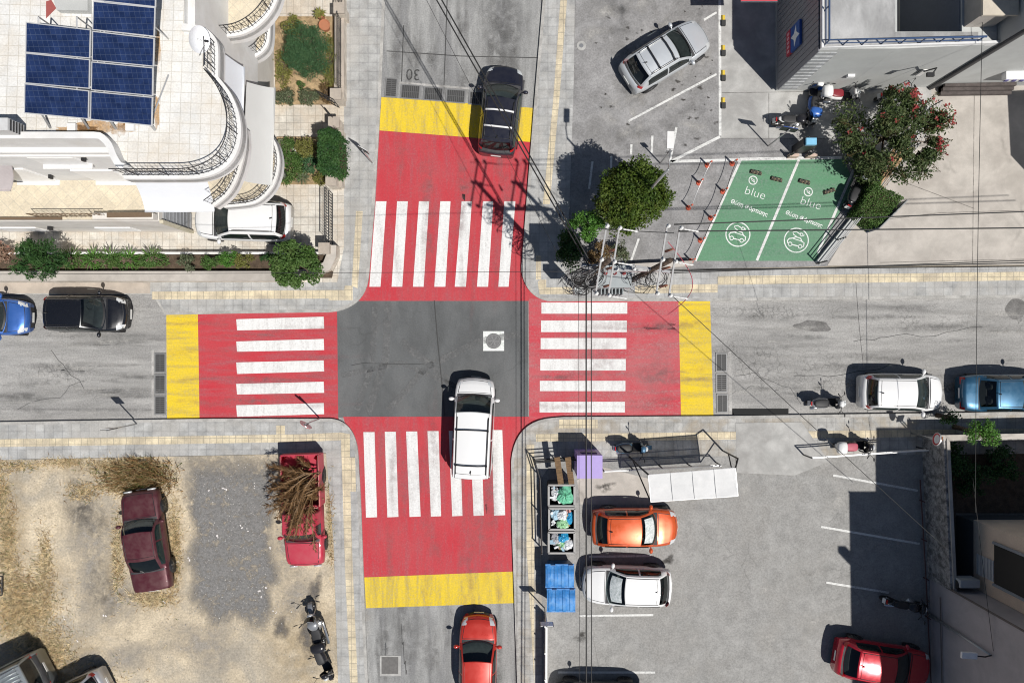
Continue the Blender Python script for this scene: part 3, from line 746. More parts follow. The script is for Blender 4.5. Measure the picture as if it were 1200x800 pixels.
    mb = MB(); mb.grid(lambda u, v: Vector((lerp(xa - .1, xa - .55, u) - .15 * (2 * v - 1) ** 2, wa * .93 * (2 * v - 1), zb + .05 + .05 * math.sin(math.pi * u))), 5, 8); mb.torus((xa - .72, wa * .45, zb + .06), .17, .018, 'Z', 16, 6); mb.build('dashboard', m_inter, root, True, False)
    for q0 in ((xb - .42, xb - 1.25) if not pick else (xb - .3,)):
        for sg in (1, -1):
            mb = MB(); mb.ell((q0, sg * wr * .5, zb + .02), (.13, .24, .16), 10, 7); mb.ell((q0 - .04, sg * wr * .5, zb + .2), (.06, .13, .1), 8, 6); mb.build('seat', m_seat, root, True, False)
    mid = lerp(xb, xc, .42)
    for sg in (1, -1):
        for q0, q1 in ((mid + .04, xa - cA - .22), ((max(xd + .22, xc - .1) if not S['deck'] else xd + .3), mid - .04)):
            if pick and q1 < mid: continue
            mb = MB(); mb.grid(lambda u, v: side(lerp(q0, q1, u), lerp(.08, .86, v), sg, .014), 12, 4, 0, sg > 0)
            mb.build('side_window', glass, root, True, False)
        # mirror
        mb = MB(); mx = xa - cA - .1
        mb.ell((mx, sg * (hw + .11), zb + .06), (.09, .13, .09), 10, 7); mb.tube([(mx, sg * hw * .93, zb), (mx, sg * (hw + .08), zb + .03)], .025)
        mb.build('mirror', paint, root, True, False)
    for fx in (.31, -.29):
        for sg in (1, -1):
            wy = sg * (wid(fx * L) - .09)
            mb = MB()
            M = Matrix.Rotation(R(90), 3, 'X')
            mb.torus((fx * L, wy, .30), .225, .085, 'Y', 22, 8); wo = mb.build('wheel', m_rubber, root, True, False)
            mb = MB(); mb.tube([(fx * L, wy - sg * .05, .30), (fx * L, wy + sg * .065, .30)], .19, 14)
            for q in range(5):
                a = 2 * math.pi * q / 5; mb.box((fx * L + .1 * math.cos(a), wy + sg * .072, .30 + .1 * math.sin(a)), (.2, .02, .05), M=Matrix.Rotation(-a, 3, 'Y'))
            rim = mb.build('rim', m_alloy, wo, True, False)
            mb = MB(); mb.tube([(fx * L, sg * (wid(fx * L) - .1), .31), (fx * L, sg * (wid(fx * L) + .004), .31)], .36, 20); mb.build('wheel_arch', m_black, root, True, False)
            wo.location = (0, sg * .012, 0)
    if seams:
        mb = MB()
        for v in (-.9, .9): mb.tube([roof(i / 8, v) + Vector((0, 0, .006)) for i in range(9)], .014, 5)
        mb.tube([roof(.93, v) + Vector((0, 0, .005)) for v in (-.9, -.5, 0, .5, .9)], .009, 5)
        mb.build('roof_seam', m_black, root, True, False)
    if rails is not None:
        for v in (-.86, .86):
            mb = MB(); mb.tube([roof(.06, v) + Vector((0, 0, .01))] + [roof(lerp(.1, .9, i / 6), v) + Vector((0, 0, .05)) for i in range(7)] + [roof(.94, v) + Vector((0, 0, .01))], .024, 6)
            mb.build('roof_rail', rails, root, True, False)
    if bars is not None:
        for u in bars[1]:
            mb = MB(); a = [roof(u, v) + Vector((0, 0, .085)) for v in (-.93, -.4, .4, .93)]
            mb.tube(a, bars[2] if len(bars) > 2 else .03, 6)
            for v in (-.88, .88): q = roof(u, v); mb.box((q.x, q.y, q.z + .04), (.09, .06, .09))
            mb.build('roof_bar', bars[0], root, True, False)
    if antenna:
        q = roof(.88 if not S['deck'] else .9, 0); mb = MB(); mb.tube([q, q + Vector((-.05, 0, .05)), q + Vector((-.16, 0, .13))], [.035, .025, .008], 6); mb.build('antenna', m_black, root, True, False)
    root['_roof'] = 0; del root['_roof']
    return root, dict(roof=roof, zb=zb, hw=hw, wid=wid)

pw = lambda: carpaint('white_car_paint', (.80, .80, .80), 0, .35, .03)
make_car('dark navy estate SUV driving over the yellow band north of the junction', 587, 130, 83.5, 4.15, 1.86, 1.66, carpaint('navy_black_paint', (.018, .02, .036), .35, .3, .06), 'suv', name='driving_car', bars=(plain('white_bar', (.75, .75, .75), .4), (.3, .68), .045), glass=m_glass_g, rails=m_black)
make_car('silver estate car with two black roof bars parked alone at a slant', 780, 66, 31.5, 4.25, 1.76, 1.52, carpaint('silver_paint', (.64, .67, .70), .35, .32, .05), 'hatch2', bars=(m_black, (.16, .66), .035), zg=LZ, rails=m_steel)
make_car('white SUV parked in the driveway under the round balcony', 286, 259, 178, 4.45, 1.86, 1.62, pw(), 'suv', rails=m_steel, zg=.12)
make_car('black compact van-like car parked behind the blue one at the kerb', 101.5, 367.5, -.5, 3.75, 1.70, 1.6, carpaint('black_paint', (.010, .011, .015), .2, .25, .0), 'hatch', glass=m_glass)
make_car('bright blue car cut off by the left edge of the street', -16, 371, -1, 3.9, 1.70, 1.5, carpaint('bright_blue_paint', (.05, .16, .52), .45, .3, .05), 'hatch')
make_car('white people carrier with black roof bars crossing the junction', 555, 501, 87.6, 4.62, 1.86, 1.84, pw(), 'van', name='driving_car', bars=(m_black, (.26, .80), .025), rails=m_black, boxy=.4)
make_car('small white hatchback parked on the street between the moped and the blue car', 1057, 459.5, -1, 3.84, 1.72, 1.5, pw(), 'hatch', glass=m_glass_g)
make_car('metallic light blue car parked at the right edge of the street', 1179, 460.5, 0, 4.2, 1.74, 1.45, carpaint('metallic_blue_paint', (.02, .105, .20), .45, .35, .08), 'sedan2')
make_car('dusty maroon saloon abandoned in dry weeds', 172, 633, 98.4, 4.62, 1.78, 1.38, carpaint('faded_maroon_paint', (.085, .012, .022), .25, .45, .12, .3), 'sedan', glass=m_glass_g, boxy=.85, toplamp=False, zg=LZ, trim=m_chrome, antenna=False)
make_car('orange-red small car driving in at the bottom of the street', 560, 771, 89, 3.95, 1.74, 1.5, carpaint('flame_red_paint', (.56, .035, .022), .2, .3, .04), 'hatch2', name='driving_car')
make_car('orange hatchback with a silver sunshade beside the rubbish bins', 743.5, 617, 0, 4.0, 1.74, 1.48, carpaint('orange_paint', (.66, .10, .02), .25, .3, .05), 'hatch2', sunshade=True, zg=LZ)
make_car('white hatchback with a silver sunshade nose in to the blue-lidded bins', 734, 685, 178, 4.1, 1.76, 1.5, pw(), 'hatch2', sunshade=True, zg=LZ)
make_car('red car half in the shade of the building at lower right', 1034, 776, -9, 4.4, 1.8, 1.45, carpaint('cherry_red_paint', (.50, .012, .03), .2, .18, .03), 'hatch2', zg=LZ)
make_car('dark grey car cut off by the bottom edge of the car park', 702, 821, 179, 4.2, 1.76, 1.48, carpaint('dark_grey_paint', (.04, .04, .042), .4, .3, .05), 'hatch', zg=LZ)
m_greypaint = carpaint('weathered_grey_paint', (.30, .33, .35), .5, .4, .1)
rt, inf = make_car('grey off-roader with a ribbed roof parked on dry grass at the bottom left corner', 3, 806, 207, 4.5, 1.85, 1.8, m_greypaint, 'van', boxy=.8, zg=LZ, rails=m_chrome)
mb = MB()
for i in range(7):
    v = lerp(-.66, .66, i / 6); mb.tube([inf['roof'](u, v) + Vector((0, 0, .012)) for u in (.3, .5, .7, .95)], .03, 6)
mb.build('roof_rib', m_greypaint, rt, True, False)
make_car('pale silver car just showing its tail beside the grey off-roader', 80, 822, 207, 4.1, 1.74, 1.48, carpaint('pale_silver_paint', (.6, .6, .62), .5, .3, .05), 'hatch', zg=LZ)

# the pickup: cab by make_car, open cargo bed of its own
m_pick = carpaint('faded_red_paint', (.46, .022, .055), .05, .5, .12, .2)
PICK, inf = make_car('red pickup loaded with dry palm fronds parked on the vacant lot', 356.5, 597, -88, 5.1, 1.78, 1.62, m_pick, 'pickup', cat='pickup truck', name='pickup_truck', boxy=.8, toplamp=False, zg=LZ, seams=False, antenna=False)
L = 5.1; hb = .89; x1 = -.045 * L; x0 = -L / 2
mb = MB(); mb.prism([(x0, -hb), (x1, -hb), (x1, hb), (x0, hb)], .3, .62, 0)
for a in ([(x0, -hb), (x1, -hb), (x1, -hb + .08), (x0, -hb + .08)], [(x0, hb - .08), (x1, hb - .08), (x1, hb), (x0, hb)], [(x1 - .06, -hb + .08), (x1, -hb + .08), (x1, hb - .08), (x1 - .06, hb - .08)]): mb.prism(a, .62, 1.06, 0)
mb.build('cargo_bed', [m_pick], PICK, False, False)
mb = MB(); mb.prism([(x0 - .05, -hb + .02), (x0 - .001, -hb + .02), (x0 - .001, hb - .02), (x0 - .05, hb - .02)], .55, 1.05, 0); mb.build('tailgate', [m_pick], PICK, False, False)
mb = MB()
for sg in (1, -1): mb.tube([(x0, sg * (hb - .04), 1.09), (x1, sg * (hb - .04), 1.09)], .025)
mb.tube([(x1 + .0, -hb + .1, 1.3), (x1, hb - .1, 1.3)], .025); mb.tube([(x1, -hb + .1, 1.06), (x1, -hb + .1, 1.3)], .025); mb.tube([(x1, hb - .1, 1.06), (x1, hb - .1, 1.3)], .025)
mb.build('bed_rail', plain('faded_pink_metal', (.55, .22, .2), .5), PICK, True, False)

# dry palm fronds heaped in the bed (each one can be lifted off)
m_frond = leafmat('dry_palm_frond', (.17, .095, .04), (.27, .16, .075), (.10, .06, .03), .6, 3, .1)
bedc = P(356, 560, 1.2)
for i in range(50):
    r2 = random.Random(40 + i); ang = r2.uniform(0, 360) if i < 18 else (r2.uniform(165, 260) if i < 38 else r2.uniform(245, 285))
    if i >= 18: st = bedc + Vector((r2.uniform(-.2, .5), r2.uniform(-.7, .3), .05 + r2.uniform(0, .3)))
    else: st = bedc + Vector((r2.uniform(-.45, .45), r2.uniform(-.95, .85), -.36 + .025 * i))
    ln = r2.uniform(1.7, 2.4) if i >= 18 else r2.uniform(.8, 1.3)
    a = R(ang); d = Vector((math.cos(a), math.sin(a), 0)); n = Vector((-d.y, d.x, 0)); s0 = st - d * (ln * (.12 if i >= 18 else .5))
    pts = [s0 + d * ln * t + Vector((0, 0, .22 * math.sin(math.pi * t) - (.3 * t * t if i >= 18 else 0))) for t in [j / 8 for j in range(9)]]
    if i >= 38: pts = [p + Vector((0, -.35, .32 * min(1, j / 4) + .3 * max(0, (j - 4) / 4) ** 2)) for j, p in enumerate(pts)]
    pts = [Vector((p.x, p.y, max(p.z, .8))) for p in pts]
    mb = MB(); mb.tube(pts, [.03 - .0025 * j for j in range(9)], 5)
    for j in range(70):
        t = r2.uniform(.18, 1); k = min(int(t * 8), 7); p = pts[k].lerp(pts[k + 1], t * 8 - k)
        sg = 1 if j % 2 else -1; ll = r2.uniform(.22, .5) * (1.1 - .5 * t)
        dirv = (d * r2.uniform(.5, 1) + n * sg * r2.uniform(.2, .8) + Vector((0, 0, r2.uniform(-.5, .35)))).normalized()
        w = dirv.cross(Vector((0, 0, 1))).normalized() * r2.uniform(.008, .016)
        mb.add([p - w, p + w, p + dirv * ll * .6 + w * .9, p + dirv * ll + Vector((0, 0, -.04)), p + dirv * ll * .6 - w * .9], [(0, 1, 2, 3, 4)])
    o = mb.build('palm_frond', [m_frond])
    tag(o, 'dry brown palm frond heaped on the red pickup', 'palm frond', 'dry palm fronds in the pickup bed')

# ------------------------------------------------------------------ two wheelers
def two_wheeler(label, px, py, head, paint, seat, kind='motorcycle', L=2.05, topbox=None, screen=None, zg=0.0, name=None, accent=None, group=None, wide=1.25):
    p = P(px, py, .5); root = thing(name or kind, label, kind, (p.x, p.y, zg), R(head), group); root.scale = (1, wide, 1)
    accent = accent or paint
    r = .30 if kind == 'motorcycle' else .22; tw = .065 if kind == 'motorcycle' else .055
    xf, xr = L / 2 - r, -L / 2 + r
    for x in (xf, xr):
        mb = MB(); mb.torus((x, 0, r), r - tw, tw, 'Y', 22, 8); w = mb.build('wheel', m_rubber, root, True, False)
        mb = MB(); mb.torus((x, 0, r), r - 2 * tw, .018, 'Y', 18, 6); mb.tube([(x, -.07, r), (x, .07, r)], .035)
        for q in range(5):
            a = 2 * math.pi * q / 5; mb.tube([(x, 0, r), (x + (r - 2 * tw) * math.cos(a), 0, r + (r - 2 * tw) * math.sin(a))], .014, 5)
        mb.build('rim', m_alloy, w, True, False)
    hx = xf - .28; hz = 1.02
    mb = MB()
    for sg in (1, -1): mb.tube([(xf, sg * .09, r), (hx + .03, sg * .09, hz - .1)], .026)
    mb.build('front_fork', m_steel, root, True, False)
    mb = MB(); mb.tube([(hx - .18, .36, hz + .02), (hx - .08, .25, hz + .03), (hx, 0, hz - .02), (hx - .08, -.25, hz + .03), (hx - .18, -.36, hz + .02)], .016)
    for sg in (1, -1): mb.tube([(hx - .2, sg * .375, hz + .02), (hx - .12, sg * .285, hz + .03)], .024)
    mb.build('handlebar', m_black, root, True, False)
    for sg in (1, -1):
        mb = MB(); mb.tube([(hx - .07, sg * .24, hz + .02), (hx, sg * .36, hz + .2)], .009, 5); mb.ell((hx, sg * .4, hz + .22), (.02, .07, .045), 8, 6); mb.build('mirror', m_black, root, True, False)
    mb = MB(); mb.ell((hx + .14, 0, hz - .12), (.09, .1, .1), 10, 7); mb.build('headlight', m_lamp, root, True, False)
    mb = MB(); mb.grid(lambda u, v: Vector((xf + (r + .03) * math.cos(lerp(.3, 2.4, u)), lerp(-.075, .075, v), r + (r + .03) * math.sin(lerp(.3, 2.4, u)))), 8, 2); mb.build('front_mudguard', accent, root, True, False)
    def loft(rows, n=12):
        vs = []; 
        for x, z, w, h in rows:
            for j in range(n):
                a = 2 * math.pi * j / n; c, s = math.cos(a), math.sin(a)
                vs.append(Vector((x, w * math.copysign(abs(c) ** .7, c), z + h * math.copysign(abs(s) ** .7, s))))
        m = len(rows); fs = [(i * n + j, i * n + (j + 1) % n, (i + 1) * n + (j + 1) % n, (i + 1) * n + j) for i in range(m - 1) for j in range(n)]
        fs += [tuple(range(n - 1, -1, -1)), tuple((m - 1) * n + j for j in range(n))]
        q = MB(); q.add(vs, fs); return q
    if kind == 'motorcycle':
        loft([(hx - .08, .82, .05, .05), (hx - .15, .86, .15, .10), (hx - .32, .88, .17, .12), (hx - .5, .83, .12, .09), (hx - .58, .80, .08, .05)]).build('fuel_tank', paint, root, True, False)
        loft([(hx - .5, .80, .08, .04), (hx - .62, .80, .14, .05), (hx - .85, .80, .15, .05), (hx - 1.05, .86, .13, .05), (hx - 1.25, .90, .08, .04)]).build('seat', seat, root, True, False)
        loft([(hx - .9, .72, .10, .06), (hx - 1.2, .82, .11, .06), (hx - 1.38, .88, .05, .03)]).build('tail_fairing', accent, root, True, False)
        mb = MB(); mb.box((hx - .45, 0, .48), (.42, .26, .36)); mb.ell((hx - .4, 0, .5), (.2, .24, .16), 10, 7); mb.build('engine', m_steel, root, False, False)
        mb = MB(); mb.tube([(hx - .3, -.13, .4), (hx - .5, -.17, .28), (xr - .1, -.2, .4)], [.03, .04, .05], 8); mb.build('exhaust', m_chrome, root, True, False)
        mb = MB(); mb.tube([(hx, 0, .8), (hx - .3, 0, .6), (hx - .75, 0, .4), (xr, .1, r)], .03); mb.tube([(hx - .75, 0, .4), (hx - .9, 0, .7)], .025); mb.build('frame', m_black, root, True, False)
        loft([(hx + .16, .90, .06, .07), (hx + .05, .95, .16, .12), (hx - .08, .95, .18, .12)]).build('fairing', paint, root, True, False)
    else:
        mb = MB(); mb.grid(lambda u, v: Vector((hx + .10 - .20 * (2 * v - 1) ** 2 + .1 * (1 - u) , .21 * (2 * v - 1) * (.75 + .25 * math.sin(math.pi * u)), lerp(.3, .98, u))), 6, 8)
        mb.grid(lambda u, v: Vector((hx + .07 - .20 * (2 * v - 1) ** 2 + .1 * (1 - u), .21 * (2 * v - 1) * (.75 + .25 * math.sin(math.pi * u)), lerp(.3, .98, u))), 6, 8, 0, True)
        mb.build('leg_shield', paint, root, True, False)
        loft([(hx + .14, .9, .05, .06), (hx + .04, .98, .13, .09), (hx - .1, 1.0, .10, .06)]).build('handlebar_cowl', accent, root, True, False)
        mb = MB(); mb.box((hx - .25, 0, .3), (.55, .32, .07)); mb.build('floorboard', m_black, root, False, False)
        loft([(hx - .45, .45, .16, .16), (hx - .6, .55, .19, .18), (hx - .9, .6, .19, .15), (hx - 1.15, .68, .14, .10), (hx - 1.28, .72, .06, .05)]).build('rear_body', paint, root, True, False)
        loft([(hx - .48, .74, .10, .04), (hx - .58, .77, .15, .06), (hx - .85, .78, .15, .06), (hx - 1.1, .82, .12, .05), (hx - 1.18, .82, .06, .03)]).build('seat', seat, root, True, False)
        mb = MB(); mb.tube([(hx - .6, -.17, .3), (xr - .05, -.2, .34)], [.04, .06], 8); mb.build('exhaust', m_chrome, root, True, False)
    mb = MB(); mb.box((xr - r * .75, 0, .78), (.04, .14, .06)); mb.build('taillight', m_tail, root, False, False)
    mb = MB(); mb.box((xr - r * .95, 0, .62), (.02, .18, .16), M=Matrix.Rotation(R(25), 3, 'Y')); mb.build('number_plate', m_plate, root, False, False)
    if topbox is not None:
        mb = MB(); q = hx - 1.32
        vs = loft([(q + .22, 1.0, .14, .10), (q + .17, 1.02, .21, .15), (q, 1.03, .23, .17), (q - .17, 1.02, .20, .15), (q - .22, 1.0, .12, .10)], 16); vs.build('top_box', topbox, root, True, False)
        mb.box((q + .1, 0, .87), (.3, .16, .03)); mb.build('rack', m_steel, root, False, False)
    if screen is not None:
        mb = MB(); mb.grid(lambda u, v: Vector((hx + .14 - .12 * u - .1 * (2 * v - 1) ** 2, .17 * (2 * v - 1), lerp(1.0, 1.28, u))), 4, 6); mb.build('wind_screen', screen, root, True, False)
    return root
bk = plain('black_gloss', (.02, .02, .024), .25); wh = plain('white_gloss', (.75, .75, .74), .3); gy = plain('grey_gloss', (.3, .31, .33), .3, .4)
rd = plain('dark_red_gloss', (.22, .02, .03), .35); bl = plain('blue_gloss', (.03, .12, .42), .3); sb = plain('black_seat_vinyl', (.03, .03, .032), .6); rs = plain('red_seat_vinyl', (.30, .05, .07), .6)
bb = plain('slate_blue_gloss', (.07, .16, .26), .35, .3); pk = plain('pinkish_red_vinyl', (.45, .10, .14), .6)
two_wheeler('black motorcycle with a white tail standing alone on the concrete apron', 931, 143, 0, bk, sb, 'motorcycle', 2.1, zg=LZ, accent=wh, screen=m_glass)
two_wheeler('blue and white scooter with a blue box against the grey wall', 953, 114, 80, bl, sb, 'scooter', 1.8, topbox=bl, zg=LZ, accent=wh)
two_wheeler('white scooter with a dark red seat along the grey wall', 985, 112.5, 0, wh, rd, 'scooter', 1.9, zg=LZ, topbox=wh)
two_wheeler('dark scooter half hidden by the flowering tree', 1050, 113, 4, gy, sb, 'scooter', 1.85, zg=LZ, screen=m_glass)
two_wheeler('black scooter parked beside the clipped hedge', 1001, 222, 64, bk, sb, 'scooter', 1.95, zg=LZ, accent=gy, screen=m_glass)
two_wheeler('grey moped standing at the street kerb behind the white hatchback', 970, 472, 0, gy, sb, 'scooter', 1.85, accent=wh)
two_wheeler('scooter with a pinkish red seat and white top box by the sliding gate', 1001, 522, 0, bk, pk, 'scooter', 1.9, topbox=wh, zg=.13)
two_wheeler('slate blue scooter parked against the white canopy', 741, 524, 0, bb, sb, 'scooter', 1.8, zg=.13, accent=bb)
two_wheeler('grey motorcycle with a black top box on the dry earth', 371.5, 733, 106, gy, sb, 'motorcycle', 2.25, topbox=bk, zg=LZ, screen=m_glass, wide=1.5)
two_wheeler('small black scooter standing nose out behind the grey motorcycle', 381, 777, -68, bk, sb, 'scooter', 1.7, zg=LZ)
two_wheeler('black motorcycle parked in the building shade with its white plate showing', 1060, 706, -10, bk, sb, 'motorcycle', 2.2, zg=LZ)
# ================================================================== BUILDINGS
def railing(root, path, z0, h, name='railing', step=.16, mats=m_iron, closed=False, cross=True, rb=.009):
    """wrought iron railing along a list of world points (x, y)"""
    pts = [Vector((p[0], p[1], 0)) for p in path]; mb = MB()
    for z, r in ((z0 + h, .018), (z0 + .08, .010), (z0 + h * .72, .008)):
        mb.tube([Vector((p.x, p.y, z)) for p in pts], r, 5)
    acc = 0; seg = []
    for a, b in zip(pts, pts[1:]):
        d = (b - a).length; t = acc
        while t < d: seg.append(a.lerp(b, t / d)); t += step
        acc = t - d
    for i, p in enumerate(seg):
        mb.tube([(p.x, p.y, z0), (p.x, p.y, z0 + h)], rb if i % 6 else .022, 4)
        if cross and i + 1 < len(seg):
            q = seg[i + 1]; a, b = (z0 + .1, z0 + h * .7) if i % 2 else (z0 + h * .7, z0 + .1)
            mb.tube([(p.x, p.y, a), (q.x, q.y, b)], .007, 4)
    return mb.build(name, mats, root)
def pp(pts, z): return [P(a, b, z) for a, b in pts]
def smooth(pts, n=5):
    out = []
    for i in range(len(pts) - 1):
        p0 = Vector(pts[max(i - 1, 0)]); p1 = Vector(pts[i]); p2 = Vector(pts[i + 1]); p3 = Vector(pts[min(i + 2, len(pts) - 1)])
        for k in range(n):
            t = k / n; out.append(tuple(.5 * ((2 * p1) + (-p0 + p2) * t + (2 * p0 - 5 * p1 + 4 * p2 - p3) * t * t + (-p0 + 3 * p1 - 3 * p2 + p3) * t ** 3)))
    out.append(tuple(pts[-1])); return out
def inset(path, d):
    pts = [Vector((p[0], p[1], 0)) for p in path]; out = []
    for i, p in enumerate(pts):
        t = pts[min(i + 1, len(pts) - 1)] - pts[max(i - 1, 0)]; t.normalize(); out.append(p + Vector((t.y, -t.x, 0)) * d)
    return out
def wallstrip(mb, path, z0, z1, th, mi=0):
    a = [Vector((p[0], p[1], 0)) for p in path]; b = inset(path, th)
    for i in range(len(a) - 1):
        mb.prism([a[i], a[i + 1], b[i + 1], b[i]], z0, z1, mi)

HOUSE = thing('apartment_house', 'white apartment house with a rounded roof terrace and solar panels', 'house', G(150, 150))
m_rooftile = tiles('roof_tiles_white', (.74, .735, .715), (.71, .70, .675), (.56, .54, .50), .345, R(2), .014, .07, (.62, .5, .34), .35, sscale=.35)
m_terr = tiles('terrace_tiles_beige', (.66, .58, .44), (.60, .53, .41), (.52, .47, .38), .36, R(45), .012, .08)
m_awn_w = plain('white_awning_cloth', (.74, .76, .80), .7, var=.03, scale=1); m_awn_g = plain('grey_awning_cloth', (.60, .60, .585), .75, var=.03, scale=1)
m_shut = plain('white_shutter', (.86, .86, .86), .4); m_brown = plain('brown_metal', (.16, .11, .07), .5)
mb = MB()
mb.prism(gp([(-420, -420), (330, -420), (330, 140), (300, 140), (300, 230), (-420, 230)]), 3.0, 8.74)
mb.build('wall', [m_wall_white], HOUSE)
mb = MB(); mb.prism(gp([(-420, -420), (322, -420), (322, 140), (296, 140), (296, 226), (225, 226), (225, 272), (-420, 272)]), .1, 3.0); mb.build('wall', [m_wall_cream], HOUSE)
for x, y in ((336, 208), (318, 200)):
    mb = MB(); mb.cyl(G(x, y, .12), .18, 2.7); mb.build('column', m_wall_white, HOUSE, True)
# roof terrace
rim = smooth([(216, 30), (240, 34), (254, 46), (258, 60), (258, 92)], 4) + smooth([(258, 92), (273, 112), (283, 138), (284, 165), (276, 187), (260, 202), (236, 210), (200, 211), (148, 211)], 5)[1:]
ZR = 9.0
rim_w = [P(a, b, ZR) for a, b in rim]
floor = [P(-120, -120, ZR), P(216, -120, ZR)] + rim_w + [P(140, 205, ZR), P(134, 180, ZR), P(122, 160, ZR), P(-120, 160, ZR)]
mb = MB(); mb.prism(floor, 8.72, ZR, 0, 1); mb.build('roof_terrace', [m_rooftile, m_wall_white], HOUSE)
mb = MB(); wallstrip(mb, rim_w, 8.6, 9.16, .22); mb.build('parapet', [m_wall_white], HOUSE)
railing(HOUSE, inset(rim_w[16:], .12), 9.16, .85, 'railing', .17)
railing(HOUSE, inset(rim_w[10:17], .1), 9.16, .85, 'railing', .15)
# south parapet with its curved end
sp = [P(-120, 163.5, 9.3), P(112, 163.5, 9.3)] + [P(a, b, 9.3) for a, b in smooth([(118, 164), (126, 172), (132, 186), (139, 197), (146, 200)], 4)]
mb = MB(); wallstrip(mb, sp, 8.4, 9.42, -.22); mb.build('parapet', [m_wall_white], HOUSE)
mb = MB(); mb.prism(gp([(-420, 230), (268, 230), (268, 236), (-420, 236)]), 8.0, 8.25); mb.prism(gp([(-420, 230), (262, 230), (262, 233), (-420, 233)]), 7.2, 7.3); mb.build('cornice', [m_wall_white], HOUSE)
mb = MB(); mb.prism([P(-120, 157.5, 9.0), P(118, 157.5, 9.0), P(123, 160, 9.0), P(-120, 160, 9.0)], 9.0, 9.012); mb.build('parapet_shadow_strip', [m_brown], HOUSE)  # brown strip painted in for the shadow behind the south parapet
for x0, x1, z0, z1 in [(-446, -404, 5.9, 6.9), (-437, -396, 3.2, 5.0), (-520, -480, 3.2, 5.2), (-330, -290, 5.9, 7.0)]:
    mb = MB(); xa_, xb_ = x0 / 25, x1 / 25; yw = (400 - 230) / 25
    mb.box(((xa_ + xb_) / 2, yw - .03, (z0 + z1) / 2), (xb_ - xa_, .06, z1 - z0)); w = mb.build('window', m_shut, HOUSE)
    mb = MB(); mb.box(((xa_ + xb_) / 2, yw - .10, z0 - .05), (xb_ - xa_ + .2, .2, .06)); mb.build('sill', m_wall_white, w)
    mb = MB(); mb.box((xb_ + .35, yw - .08, z0 + .9), (.1, .16, .18)); mb.build('wall_lamp', m_iron, HOUSE)
for x0, x1 in [(22, 66), (132, 172), (-60, -20)]:
    mb = MB(); a, b = G(x0, 272), G(x1, 272); mb.box(((a.x + b.x) / 2, a.y - .03, .95), (b.x - a.x, .06, .9)); mb.build('window', m_shut, HOUSE)
mb = MB(); a = G(86, 272); mb.box((a.x, a.y - .08, 1.6), (.14, .16, .2)); mb.build('wall_lamp', m_iron, HOUSE)
# south terrace over the ground floor
mb = MB(); mb.prism(gp([(-420, 230), (224, 230), (224, 271.5), (-420, 271.5)]), 2.9, 3.15, 0, 1); mb.build('terrace', [m_terr, m_wall_cream], HOUSE)
ya = (400 - 271) / 25
mb = MB(); mb.prism(gp([(162, 266), (225.4, 266), (225.4, 272.3), (162, 272.3)]), 3.15, 3.5); mb.build('parapet', [m_wall_cream], HOUSE)
mb = MB(); mb.prism([P(126, 249.5, 3.5), P(178, 249, 3.5), P(178, 254.5, 3.5), P(126, 255, 3.5)], 3.5, 3.56); mb.build('coping', [m_brown], HOUSE)
railing(HOUSE, [(-20, ya + .1), (P(125, 255, 3.4).x, ya + .1)], 3.15, .75, 'railing', .2, m_brown)
mb = MB(); mb.box((G(-100, 0).x, ya + .02, 3.2), (18, .1, .1)); mb.build('coping', [m_brown], HOUSE)
# garage door facing the driveway
g0, g1 = G(225, 251), G(225, 270)
mb = MB(); mb.box((g0.x + .03, (g0.y + g1.y) / 2, 1.4), (.06, abs(g0.y - g1.y), 2.6))
for i in range(8): mb.box((g0.x + .07, (g0.y + g1.y) / 2, .3 + i * .32), (.03, abs(g0.y - g1.y), .05))
gd = mb.build('garage_door', plain('grey_roller_door', (.36, .37, .39), .45, .3), HOUSE)
mb = MB(); mb.box((g0.x + .08, g1.y - .1, 1.5), (.16, .14, 2.9)); mb.build('frame', plain('cream_frame', (.6, .55, .42), .6), gd)
def awning(corners, mat, name='awning'):
    pts = [P(a, b, z) for a, b, z in corners]; mb = MB()
    def fn(u, v, dz=0): q = pts[0].lerp(pts[1], u).lerp(pts[3].lerp(pts[2], u), v); q.z += -.12 * math.sin(math.pi * v) + .015 * math.sin(u * 37) + dz; return q
    mb.grid(fn, 12, 6); mb.grid(lambda u, v: fn(u, v, -.03), 12, 6, 0, True)
    mb.tube([pts[3], pts[2]], .04); o = mb.build(name, mat, HOUSE, True); return o
awning([(157, 212, 5.6), (242, 209.5, 5.6), (251, 247, 4.3), (170, 248, 4.3)], m_awn_w)
awning([(284, 212, 5.5), (289, 96, 5.5), (322, 103, 4.3), (318, 217, 4.3)], m_awn_g)
awning([(-20, 193, 5.6), (13, 193, 5.6), (12, 223, 4.8), (-20, 223, 4.8)], plain('lavender_awning_cloth', (.42, .38, .38), .8))
awning([(263, 131, 8.2), (264, 64, 8.2), (286, 79, 7.2), (284, 136, 7.2)], m_awn_w)
def balcony(outline, rail, z, rz=.72, th=.22):
    o = [P(a, b, z) for a, b in outline]
    mb = MB(); mb.prism(o, z - th, z, 0, 1); b = mb.build('balcony', [m_terr, m_wall_white], HOUSE)
    r = [P(a, b_, z) for a, b_ in rail]
    mb = MB(); wallstrip(mb, r, z - th - .25, z + .14, .20); mb.build('parapet', [m_wall_white], b)
    railing(b, inset(r, .1), z + .14, rz, 'railing', .15)
midr = smooth([(288, 150), (289, 175), (282, 205), (270, 228), (252, 243)], 5)
balcony([(150, 150)] + midr + [(243, 212), (150, 205)], midr, 6.0)
lowr = smooth([(318, 158), (326, 172), (329, 192), (324, 214), (313, 230), (297, 240), (264, 244)], 5)
balcony([(240, 158)] + lowr + [(245, 215)], lowr, 3.15)
upr = smooth([(332, -40), (330, -12), (322, 12), (306, 31), (284, 43), (254, 46)], 5)
balcony([(200, -60)] + upr + [(230, 30)], upr, 6.0)
